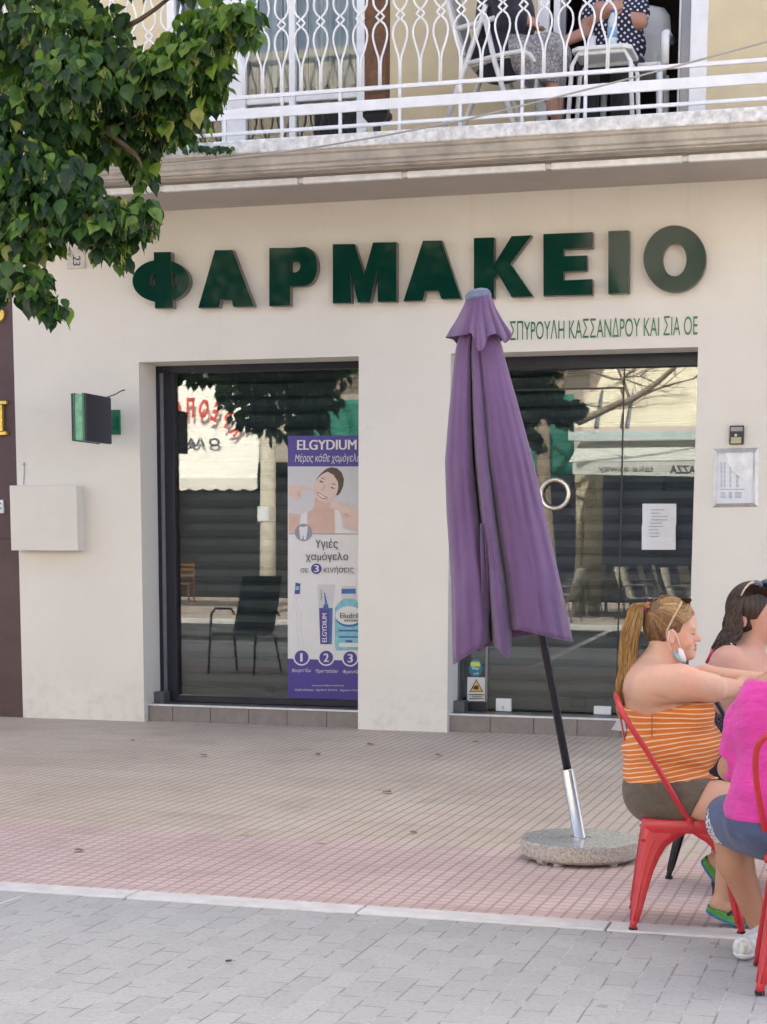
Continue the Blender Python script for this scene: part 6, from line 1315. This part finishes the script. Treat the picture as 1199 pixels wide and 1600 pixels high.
EB(1176, 950, 0, 36, 0.078, 38, 0.02); EB(1192, 966, 0, 20, 0.062, 34, 0.02); EB(1188, 984, 0, 20, 0.054, 20, 0.02); EB(1202, 996, 0, 9, 0.03, 9, 0.015)
CB((1208, 960, 0), (1214, 969, 0), 3.6, 4.4, 0.008)
for s_ in (-1, 1):
    EB(1207, 959, 0.032*s_, 5, 0.014, 3.6, 0.008, cut=True); EB(1204.5, 959, 0.032*s_, 4.6, 0.014, 4.4, 0.004); EB(1162.5, 971, 0.076*s_, 6, 0.010, 11, 0.006); EB(1163.5, 970, 0.089*s_, 3, 0.006, 6, 0.004, cut=True)
EB(1208, 980, 0, 4, 0.02, 2.6, 0.005); EB(1207.5, 985, 0, 4, 0.018, 3, 0.005)
bl_ = [B(1209, 980), B(1208, 985)]; bb_ = [B(1207, 951, 0.034*s_) for s_ in (-1, 1)]; be_ = [B(1208, 960, 0.033*s_) for s_ in (-1, 1)]
def mi_b(c):
    m = np.zeros(len(c), int)
    for p in bl_: m[near(c, p, (0.012, 0.02, 0.008))] = 1
    for p in bb_: m[near(c, p, (0.016, 0.026, 0.007))] = 2
    for p in be_: m[near(c, p, (0.013, 0.02, 0.005))] = 2
    return m
skin_obj('body', Fb, Fb.f, [SK_B, LIP, BROWH], wb, mi_b)
Fb2 = Fb.like(); torsoB(Fb2); X, Y_, Z = Fb2.pos()
def printed(name, c1, c2, sc, th):
    m, t, b, pos = base(name); vo = N(t, 'ShaderNodeTexVoronoi'); vo.inputs['Scale'].default_value = sc; t.links.new(pos, vo.inputs['Vector'])
    d = math_(t, 'ABSOLUTE', math_(t, 'SUBTRACT', vo.outputs['Distance'], th)); c = mixc(t, math_(t, 'LESS_THAN', d, 0.07), c1, c2); t.links.new(c, b.inputs['Base Color']); b.inputs['Roughness'].default_value = 0.85; bump(t, b, noise(t, pos, 12, 3), 0.4, 0.012); return m
skin_obj('top', Fb2, np.maximum(np.maximum(Fb2.f-0.010, hs(B(1150, 1072), (0.0, 0, 1))), -hs(B(1150, 1225), (0, 0, 1))).astype(np.float32), [printed('navy_print', (0.016, 0.014, 0.035), (0.17, 0.14, 0.22), 55, 0.42)], wb)
Fb3 = Fb.like(); EB(1155, 1195, 0, 50, 0.18, 45, 0.05, Fb3); CB((1158, 1215, -0.10), (1250, 1222, -0.12), 35, 26, 0.05, Fb3); CB((1158, 1215, 0.10), (1250, 1222, 0.08), 35, 26, 0.05, Fb3)
skin_obj('trousers', Fb3, np.maximum(Fb3.f-0.008, hs(B(1150, 1180), (0, 0, 1))).astype(np.float32), [cloth('black_cotton', (0.02, 0.02, 0.026))], wb)
mb = MB()
mb.tube(list(cat([B(1163, 1076, -0.175), B(1161, 1050, -0.185), B(1152, 1024, -0.178), B(1143, 1006, -0.135), B(1137, 1003, -0.04)], 4, False)), 0.0042, 6); mb.build('strap', mat('pale_strap', (0.62, 0.42, 0.27), 0.6), wb, smooth=True)
mb = MB(); mb.tube([B(1120, 1010, -0.12), B(1111, 1022, -0.13), B(1104, 1036, -0.12)], 0.007, 6); mb.build('pink_strap', mat('pink_cloth', (0.60, 0.03, 0.14), 0.7), wb, smooth=True)
hcB = B(1176, 950); Fh = Field(hcB-0.17, hcB+0.17, 0.006); EB(1174, 950, 0, 40, 0.086, 42, 0.02, Fh); X, Y_, Z = Fh.pos()
cap = np.maximum(Fh.f, np.where(Z > B(0, 948)[2], hs(B(1205, 935), (0.85, 0, -0.5)), hs(B(1172, 960), (0.95, 0, 0.3))))
hb = skin_obj('hair', Fh, cap.astype(np.float32), [DARKH[0], DARKH[1]], wb, lambda c: (np.sin(c[:, 0]*260+c[:, 1]*240) > 0.3).astype(int), 3)
mb = MB()
for i in range(1100):
    s_ = -1 if rnd.random() < 0.75 else 1; u = rnd.random(); st_ = (1196-28*u, 912+3*u+rnd.gauss(0, 1)); e = rnd.uniform(0, 1); ph = rnd.uniform(0, 6.28); fr_ = rnd.random()
    P = [B(st_[0], st_[1], s_*0.012)]; ln = rnd.uniform(0.62, 1.0)
    ends = (1104+fr_*44, 1050-abs(fr_-0.3)*40)
    mids = [(1176-26*e-6*fr_, 922+10*e, s_*0.065), (1160-22*(1-fr_), 952+8*e, s_*0.090), (1152-24*(1-fr_)+6*fr_, 985, s_*0.092), (1132-16*(1-fr_)+16*fr_, 1012, s_*0.075-0.05), (ends[0], ends[1], s_*0.05-0.07)]
    P = cat([P[0]]+[B(*m) for m in mids], 5, False); K_ = max(6, int(len(P)*ln)); o = []
    for k, p in enumerate(P[:K_]): a_ = 0.011*min(1, max(0, k-8)/8); o.append(p+np.array([a_*math.sin(k*0.85+ph*0.5), a_*math.cos(k*0.8+ph), a_*0.4*math.sin(k+ph)]))
    strands(mb, [o], 0.0015, [0, 0, 1, 1] if rnd.random() < 0.6 else [1, 2, 2])
for i in range(420):                                  # front hair combed over the crown
    t = rnd.random(); s_ = -1 if rnd.random() < 0.8 else 1
    P = cat([B(1210-2*t, 938+14*t, s_*0.05), B(1196-8*t, 918+12*t, s_*0.065), B(1172, 915+22*t, s_*0.075), B(1150, 938+24*t, s_*0.075), B(1141, 975+8*t, s_*0.06)], 4, False); strands(mb, [list(P)], 0.0014, [0, 0, 1])
mb.build('long_hair', DARKH, hb, smooth=True, fix=False)
mb = MB(); mb.tube([B(1158, 931, -0.092), B(1164, 920, -0.090), B(1170, 913, -0.082), B(1176, 909, -0.074)], 0.004, 8); mb.tube([B(1174, 911, -0.078), B(1186, 908, -0.02), B(1190, 908, 0.03)], 0.005, 8)
sgb = mb.build('sunglasses', [mat('gold_arm', (0.70, 0.55, 0.36), 0.3, 0.3)], wb, smooth=True)
for cx, cy, dd in ((1182, 914, -0.062), (1199, 912, -0.03)):
    mb = MB(); c0 = B(cx, cy, dd); P = [c0+np.array([0.028*math.cos(t), -0.012*math.cos(t)+0.004, 0.019*math.sin(t)]) for t in np.linspace(0, 6.28, 22, endpoint=False)]
    mb.add(P+[c0+np.array([0, -0.010, 0.004])], [(i, (i+1) % 22, 22) for i in range(22)]); mb.build('lens', mat('blue_mirror_lens', (0.02, 0.035, 0.10), 0.08, 0.0, coat=1.0), sgb, smooth=True, solid=0.004)

# ---- the person in pink ------------------------------------------------------------------------
C_ANG = 121; fC = np.array([math.cos(R(C_ANG)), math.sin(R(C_ANG))]); lC = np.array([-fC[1], fC[0]])
wc_ = thing('person', (cC[0], cC[1], 0), 'person in a bright pink shirt and navy shorts seen from behind at the right edge', 'person')
def Cc(px_, py_, y): return at(px_, py_, y)
YC = cC[1]+0.06; pc_ = 1/440.0
Fc = Field((-0.80, 5.45, -0.02), (0.28, 6.70, 1.62), 0.0068)
def torsoC(F_):
    F_.ell(Cc(1216, 1150, YC), (0.135, 0.12, 0.17), 0.05, yaw=R(C_ANG-90)); F_.ell(Cc(1214, 1235, YC), (0.15, 0.14, 0.15), 0.05, yaw=R(C_ANG-90)); F_.ell(Cc(1222, 1098, YC), (0.13, 0.105, 0.11), 0.05, yaw=R(C_ANG-90))
    F_.ell(Cc(1214, 1285, YC+0.02), (0.17, 0.16, 0.10), 0.05, yaw=R(C_ANG-90))
def armC(F_, r=1.0, only=False):
    F_.cone(Cc(1200, 1092, YC+0.0), Cc(1168, 1132, YC+0.05), 0.072*r, 0.062*r, 0.04)
    F_.cone(Cc(1168, 1132, YC+0.05), Cc(1150, 1192, YC+0.10), 0.062*r, 0.050*r, 0.03)
torsoC(Fc); armC(Fc)
el = Cc(1144, 1200, YC+0.12); wr = Cc(1166, 1140, YC+0.34); Fc.cone(el, wr, 0.047, 0.028, 0.03); Fc.ell(el+[0, 0, -0.004], (0.045, 0.045, 0.042), 0.02); hand(Fc, wr, wr+np.array([0.06, 0.06, 0.14]), np.array([0.7, -0.7, 0.1]))
Fc.cone(Cc(1250, 1090, YC+0.06), Cc(1262, 1190, YC+0.12), 0.068, 0.050, 0.03); r_el = Cc(1262, 1190, YC+0.12); Fc.cone(r_el, r_el+[-0.06, 0.26, 0.1], 0.047, 0.028, 0.03); hand(Fc, r_el+[-0.06, 0.26, 0.1], r_el+[-0.09, 0.36, 0.21], np.array([1.0, 0.2, 0]))
hipL, kneL = Cc(1200, 1292, YC+0.03), Cc(1136, 1280, YC+0.40); hipR, kneR = Cc(1240, 1292, YC+0.08), Cc(1215, 1275, YC+0.48)
Fc.cone(hipL, kneL, 0.098, 0.072, 0.05); Fc.cone(hipR, kneR, 0.098, 0.072, 0.05)
shnL = Cc(1150, 1350, YC+0.40); ankL = Cc(1190, 1452, YC+0.46)
Fc.cone(kneL, shnL, 0.066, 0.062, 0.03); Fc.cone(shnL, ankL, 0.062, 0.038, 0.03)
ankR = gz(kneR+[0.05, 0.0, 0], 0.10); Fc.cone(kneR, ankR, 0.064, 0.038, 0.03)
toeL = gnd(1163, 1480, 0.045); heelL = gz(ankL+[0.02, 0.0, 0], 0.04); Fc.cone(heelL, toeL, 0.034, 0.03, 0.02); Fc.cone(ankL, heelL, 0.036, 0.034, 0.02); Fc.cone(gz(ankR, 0.04), gz(ankR+[-0.10, 0.12, 0], 0.035), 0.036, 0.03, 0.02)
nk = Cc(1228, 1075, YC+0.02); Fc.cone(nk, nk+[0.0, 0.035, 0.12], 0.058, 0.052, 0.03)
hdc = nk+np.array([0.015, 0.06, 0.22]); Fc.ell(hdc, (0.076, 0.094, 0.112), 0.02, yaw=R(C_ANG-90)); fcv = np.array([fC[0], fC[1], 0]); lcv = np.array([lC[0], lC[1], 0])
Fc.ell(hdc+fcv*0.03-[0, 0, 0.05], (0.06, 0.065, 0.075), 0.02, yaw=R(C_ANG-90)); Fc.cone(hdc+fcv*0.092+[0, 0, 0.0], hdc+fcv*0.112-[0, 0, 0.035], 0.010, 0.013, 0.01)
for s_ in (-1, 1): Fc.ell(hdc+lcv*0.077*s_-[0, 0, 0.02], (0.010, 0.018, 0.032), 0.008, yaw=R(C_ANG-90)); Fc.ell(hdc+fcv*0.098+lcv*0.033*s_, (0.018, 0.012, 0.010), 0.008, yaw=R(C_ANG-90), cut=True); Fc.ell(hdc+fcv*0.088+lcv*0.033*s_, (0.015, 0.012, 0.012), 0.004, yaw=R(C_ANG-90))
Fc.ell(hdc+fcv*0.10-[0, 0, 0.062], (0.022, 0.012, 0.007), 0.006, yaw=R(C_ANG-90))
skin_obj('body', Fc, Fc.f, [SK_C], wc_)
X, Y_, Z = Fc.pos()
Fc2 = Fc.like(); torsoC(Fc2); armC(Fc2, 1.12); Fc2.cone(Cc(1250, 1090, YC+0.06), Cc(1262, 1190, YC+0.12), 0.078, 0.062, 0.03); Fc2.ell(Cc(1190, 1268, YC+0.03), (0.11, 0.13, 0.09), 0.05)
tee = Fc2.f-0.010+0.008*np.sin(34*Z-26*X+3*np.sin(9*Y_+7*X))*np.sin(7*Z+5*X+1)**2*np.clip((Cc(1190, 1090, YC)[2]-Z)*8, 0, 1)
arm_cut = -hs(Cc(1143, 1186, YC+0.10), (0.42, 0, 1.0)); hemz = Cc(1190, 1278, YC)[2]
tee = np.maximum(tee, np.where(X < Cc(1178, 0, YC+0.08)[0], np.where(Z < Cc(1190, 1215, YC)[2], -hs(Cc(1180, 1282, YC), (0.25, 0, 1)), arm_cut), -(Z-hemz)))
tee = np.maximum(tee, Z-(nk[2]+0.03))
skin_obj('shirt', Fc2, tee.astype(np.float32), [cloth('pink_cotton', (0.66, 0.045, 0.33), 0.10, 0.6)], wc_)
Fc3 = Fc.like(); Fc3.ell(Cc(1214, 1285, YC+0.02), (0.17, 0.16, 0.10), 0.05, yaw=R(C_ANG-90)); Fc3.cone(hipL, kneL, 0.104, 0.088, 0.05); Fc3.cone(hipR, kneR, 0.104, 0.088, 0.05)
kd = kneL-hipL; kd = kd/np.linalg.norm(kd); kdr = kneR-hipR; kdr /= np.linalg.norm(kdr)
shc = np.maximum(Fc3.f-0.012+0.003*np.sin(40*X+30*Z), np.where(X < Cc(1188, 0, YC+0.2)[0], hs(kneL-kd*0.035, kd), hs(kneR-kdr*0.02, kdr))); shc = np.maximum(shc, Z-(hemz+0.06))
so_ = skin_obj('shorts', Fc3, shc.astype(np.float32), [cloth('faded_navy', (0.060, 0.080, 0.160), 0.22, 0.4)], wc_)
HC = Field(hdc-0.17, hdc+0.17, 0.007); HC.ell(hdc+[0, -0.005, 0.012], (0.084, 0.100, 0.114), 0.02, yaw=R(C_ANG-90)); X, Y_, Z = HC.pos()
skin_obj('hair', HC, np.maximum(HC.f, hs(hdc+fcv*0.055, fcv*0.9-np.array([0, 0, 0.45]))).astype(np.float32), [DARKH[1]], wc_)
SNK = mat('white_canvas_shoe', (0.62, 0.63, 0.62), 0.8, var=0.35, scale=60)
for hl, tl_ in ((heelL, toeL), (gz(ankR, 0.04), gz(ankR+[-0.10, 0.12, 0], 0.035))):
    S_ = Field(np.minimum(hl, tl_)-0.1, np.maximum(hl, tl_)+0.12, 0.006); S_.cone(hl, tl_, 0.046, 0.042, 0.02); S_.cone(hl+[0, 0, 0.03], hl, 0.046, 0.044, 0.02); X, Y_, Z = S_.pos()
    so2 = skin_obj('sneaker', S_, np.maximum(S_.f, -(Z-0.004)).astype(np.float32), [SNK], wc_)
    S_.f -= 0.004; skin_obj('sole', S_, np.maximum(np.maximum(S_.f, -(Z-0.001)), Z-0.028).astype(np.float32), [PAPER], so2)
# pale print on the hem of the shorts: set just off the cloth
mb = MB(); g0 = -np.cross(kd, [0, 0, 1.0]); g0 /= np.linalg.norm(g0); up2 = np.cross(g0, kd)
for txt, off, w_ in (('CARLING', 0.075, 0.020), ('RANK', 0.103, 0.020), ('1900', 0.126, 0.013)):
    v, f = text_mesh(txt, bold=0.03); v = (v-v.min(0))/(v.max(0)-v.min(0)); P = []
    for q in v:
        a_ = R(-28+80*q[0]); rd = g0*math.cos(a_)+up2*math.sin(a_); rr_ = 0.1035; P.append(kneL-kd*(off+w_*(0.5-q[1]))+rd*rr_)
    mb.add(P, f)
PRN = mb.build('print', PWHITE, so_, solid=0.002)
if (kd@(CAM-kneL)) > 0: pass
# handbag between the two women and the shirt
hbq = A(1168, 1130, 0.02); LEO = printed('leopard_cloth', (0.58, 0.50, 0.42), (0.030, 0.022, 0.022), 62, 0.36)
hbg = thing('handbag', (hbq[0], hbq[1], A(1045, 1225)[2]), 'leopard print bag with thick cream rope handles between the woman and the pink shirt', 'bag')
HB = Field(hbq-[0.18, 0.18, 0.30], hbq+[0.2, 0.2, 0.16], 0.008); HB.ell(hbq+[0, 0, -0.10], (0.10, 0.055, 0.13), 0.03); HB.ell(hbq+[0.01, 0, 0.0], (0.075, 0.03, 0.07), 0.03)
skin_obj('pouch', HB, HB.f, [LEO], hbg)
ROPE = mat('cream_rope', (0.70, 0.62, 0.50), 0.8, var=0.5, scale=45)
for s_, pts in ((0, [(1137, 1088), (1148, 1080), (1162, 1074), (1172, 1068), (1180, 1070), (1178, 1085)]), (1, [(1134, 1090), (1150, 1086), (1164, 1082), (1174, 1078), (1182, 1082), (1180, 1100)])):
    P = cat([A(x, y, -0.03+0.05*s_) for x, y in pts], 7, False); mb = MB()
    for ph in (0, 2.09, 4.19): mb.tube([p+np.array([0, 0.0042*math.cos(i*0.9+ph), 0.0042*math.sin(i*0.9+ph)]) for i, p in enumerate(P)], 0.0052, 6)
    mb.build('rope_handle', ROPE, hbg, smooth=True)

# ---- the two people on the balcony --------------------------------------------------------------
def simple_head(F_, c, fdir, r=1.0):
    f3 = np.array([fdir[0], fdir[1], 0.0]); f3 /= np.linalg.norm(f3); l3 = np.array([-f3[1], f3[0], 0]); yw_ = math.atan2(f3[1], f3[0])
    F_.ell(c, (0.096*r, 0.076*r, 0.112*r), 0.02, yaw=yw_); F_.ell(c+f3*0.03-[0, 0, 0.05], (0.062, 0.058, 0.075), 0.02, yaw=yw_); F_.cone(c+f3*0.092, c+f3*0.112-[0, 0, 0.035], 0.010, 0.013, 0.01)
    for s_ in (-1, 1): F_.ell(c+l3*0.078*s_-[0, 0, 0.02], (0.018, 0.010, 0.032), 0.008, yaw=yw_); F_.ell(c+f3*0.098+l3*0.033*s_, (0.012, 0.018, 0.010), 0.008, yaw=yw_, cut=True)
    F_.ell(c+f3*0.098-[0, 0, 0.06], (0.012, 0.022, 0.007), 0.006, yaw=yw_); return yw_
YD = yb
def Dp(px_, py_, dd=0.0): p = at(px_, py_, YD); return np.array([p[0], YD+dd, p[2]])
pd_ = thing('person', Dp(800, 190), 'seated person in dark top and grey patterned skirt on the white folding chair', 'person')
Fd = Field(Dp(735, 205)-[0, 0.36, 0.05], Dp(905, -140)+[0, 0.36, 0.1], 0.010); sD = 1/212.0
def torsoD(F_): F_.cone(Dp(778, 88), Dp(786, -25), 0.17, 0.155, 0.05); F_.ell(Dp(792, 30), (0.19, 0.2, 0.24), 0.05); F_.ell(Dp(785, 95), (0.19, 0.2, 0.13), 0.05)
torsoD(Fd)
for s_ in (-1, 1): Fd.cone(Dp(795, 92, 0.10*s_), Dp(868, 80, 0.10*s_), 0.10, 0.075, 0.04)
selfD = Fd.f.copy()
Fd.cone(Dp(789, -40), Dp(792, -62), 0.06, 0.055, 0.03); hD = Dp(795, -85); simple_head(Fd, hD, (1, -0.2))
for s_ in (-1, 1):
    Fd.cone(Dp(790, -18, 0.17*s_), Dp(800, 38, 0.20*s_), 0.062, 0.052, 0.03); Fd.cone(Dp(800, 38, 0.20*s_), Dp(835, 40, 0.05*s_-0.05), 0.046, 0.034, 0.03); hand(Fd, Dp(835, 40, 0.05*s_-0.05), Dp(850, 52, 0.02*s_-0.05), np.array([0, 1.0, 0.3]))
    Fd.cone(Dp(795, 92, 0.10*s_), Dp(868, 80, 0.10*s_), 0.10, 0.075, 0.04); Fd.cone(Dp(870, 82, 0.10*s_), Dp(866, 178, 0.08*s_), 0.062, 0.042, 0.03); Fd.cone(gz(Dp(862, 185, 0.08*s_), ZF+0.04), gz(Dp(890, 186, 0.08*s_), ZF+0.03), 0.04, 0.03, 0.02)
skin_obj('body', Fd, Fd.f, [SK_D], pd_)
X, Y_, Z = Fd.pos(); Fd2 = Fd.like(); torsoD(Fd2)
for s_ in (-1, 1): Fd2.cone(Dp(790, -18, 0.17*s_), Dp(800, 38, 0.20*s_), 0.075, 0.068, 0.03); Fd2.cone(Dp(800, 38, 0.20*s_), Dp(818, 39, 0.12*s_-0.02), 0.06, 0.052, 0.03)
skin_obj('blouse', Fd2, np.maximum(np.maximum(np.minimum(Fd2.f, selfD)-0.013, Z-Dp(800, -38)[2]), np.minimum(hs(Dp(812, 100), (1, 0, 0)), -(Z-Dp(800, 75)[2]))).astype(np.float32), [cloth('dark_navy_cotton', (0.016, 0.016, 0.034))], pd_)
Fd3 = Fd.like(); Fd3.ell(Dp(800, 92), (0.2, 0.21, 0.12), 0.05)
for s_ in (-1, 1): Fd3.cone(Dp(795, 92, 0.10*s_), Dp(866, 82, 0.10*s_), 0.11, 0.085, 0.06); Fd3.cone(Dp(862, 85, 0.09*s_), Dp(850, 128, 0.08*s_), 0.10, 0.13, 0.06)
skin_obj('skirt', Fd3, np.maximum(np.maximum(np.minimum(Fd3.f, selfD)-0.012, -hs(Dp(800, 134), (0.1, 0, 1))), np.maximum(-hs(Dp(806, 100), (1, 0, 0.15)), Z-Dp(800, 58)[2])).astype(np.float32), [printed('grey_squiggle_print', (0.20, 0.19, 0.21), (0.46, 0.45, 0.47), 48, 0.4)], pd_)
Hd = Field(hD-0.2, hD+0.2, 0.012); Hd.ell(hD+[-0.012, 0, 0.014], (0.102, 0.086, 0.115), 0.02); X, Y_, Z = Hd.pos(); skin_obj('hair', Hd, np.maximum(Hd.f, hs(hD+[0.05, 0, 0], (0.9, 0, -0.4))).astype(np.float32), [DARKH[2]], pd_)
YE = yc-0.02
def Ep(px_, py_, dd=0.0): p = at(px_, py_, YE); return np.array([p[0], YE+dd, p[2]])
pe_ = thing('person', Ep(958, 190), 'seated woman in a navy polka dot dress with folded arms behind the white balcony table', 'person')
Fe = Field(Ep(870, 205)-[0, 0.62, 0.05], Ep(1050, -130)+[0, 0.35, 0.1], 0.010)
def torsoE(F_): F_.ell(Ep(965, 75), (0.20, 0.17, 0.16), 0.05); F_.ell(Ep(962, 42), (0.19, 0.16, 0.20), 0.05); F_.ell(Ep(960, 15), (0.17, 0.13, 0.14), 0.05); F_.ell(Ep(948, 38, -0.1), (0.09, 0.09, 0.09), 0.04); F_.ell(Ep(976, 38, -0.1), (0.09, 0.09, 0.09), 0.04)
torsoE(Fe)
for s_ in (-1, 1): Fe.cone(Ep(962+s_*18, 105, -0.02), Ep(958+s_*26, 112, -0.36), 0.095, 0.07, 0.04)
selfE = Fe.f.copy(); Fe.cone(Ep(958, 0, 0.0), Ep(955, -18, -0.01), 0.058, 0.055, 0.03); hE = Ep(953, -36, -0.03); simple_head(Fe, hE, (-0.25, -1))
sl1, sr1 = Ep(928, 10), Ep(995, 8); el1, er1 = Ep(920, 48, -0.10), Ep(1004, 40, -0.10)
Fe.cone(sl1, el1, 0.060, 0.050, 0.03); Fe.cone(sr1, er1, 0.062, 0.052, 0.03); Fe.cone(el1, Ep(962, 28, -0.24), 0.045, 0.034, 0.03); Fe.cone(er1, Ep(955, 26, -0.20), 0.047, 0.034, 0.03); hand(Fe, Ep(950, 26, -0.2), Ep(932, 16, -0.19), np.array([0, 0.3, 1.0])); hand(Fe, Ep(964, 27, -0.24), Ep(984, 20, -0.22), np.array([0, 0.3, 1.0]))
for s_ in (-1, 1):
    kn = Ep(958+s_*26, 112, -0.36); an = gz(kn+[0, 0.04, 0], ZF+0.09); Fe.cone(kn, an, 0.06, 0.042, 0.03); Fe.cone(gz(an, ZF+0.04), gz(an+[0, -0.13, 0], ZF+0.03), 0.04, 0.03, 0.02)
Fe.cone(Ep(918, 60, -0.14), Ep(886, 78, -0.2), 0.045, 0.038, 0.02)
skin_obj('body', Fe, Fe.f, [SK_D], pe_)
X, Y_, Z = Fe.pos(); Fe2 = Fe.like(); torsoE(Fe2); Fe2.cone(sl1, sl1+(el1-sl1)*0.5, 0.072, 0.07, 0.03); Fe2.cone(sr1, sr1+(er1-sr1)*0.5, 0.074, 0.072, 0.03)
def dots():
    m, t, b, pos = base('navy_polka_dots'); mp = N(t, 'ShaderNodeMapping'); mp.inputs['Rotation'].default_value = (0, R(40), 0); t.links.new(pos, mp.inputs[0])
    sx = N(t, 'ShaderNodeSeparateXYZ'); t.links.new(mp.outputs[0], sx.inputs[0]); d = []
    for k in (0, 2): f_ = math_(t, 'SUBTRACT', math_(t, 'FRACT', math_(t, 'DIVIDE', sx.outputs[k], 0.034)), 0.5); d.append(math_(t, 'MULTIPLY', f_, f_))
    c = mixc(t, math_(t, 'LESS_THAN', math_(t, 'ADD', d[0], d[1]), 0.062), (0.014, 0.015, 0.045), (0.62, 0.62, 0.64)); t.links.new(c, b.inputs['Base Color']); b.inputs['Roughness'].default_value = 0.85; return m
skin_obj('dress', Fe2, np.maximum(np.maximum(np.minimum(Fe2.f, selfE)-0.014, Z-Ep(960, 2)[2]), -(Z-Ep(960, 100)[2])).astype(np.float32), [dots()], pe_)
Fe3 = Fe.like(); Fe3.ell(Ep(964, 100), (0.2, 0.18, 0.11), 0.05)
for s_ in (-1, 1): kn = Ep(958+s_*26, 112, -0.36); Fe3.cone(Ep(962+s_*18, 105, -0.02), kn, 0.10, 0.08, 0.04); Fe3.cone(kn, gz(kn+[0, 0.04, 0], ZF+0.12), 0.078, 0.07, 0.03)
skin_obj('trousers', Fe3, np.maximum(Fe3.f-0.008, Z-Ep(960, 94)[2]).astype(np.float32), [cloth('black_jersey', (0.016, 0.016, 0.020))], pe_)
He = Field(hE-0.2, hE+0.2, 0.012); He.ell(hE+[0.004, 0.014, 0.014], (0.092, 0.100, 0.115), 0.02); X, Y_, Z = He.pos(); skin_obj('hair', He, np.maximum(He.f, hs(hE+[0, -0.05, 0], (0, -0.9, -0.4))).astype(np.float32), [DARKH[1]], pe_)
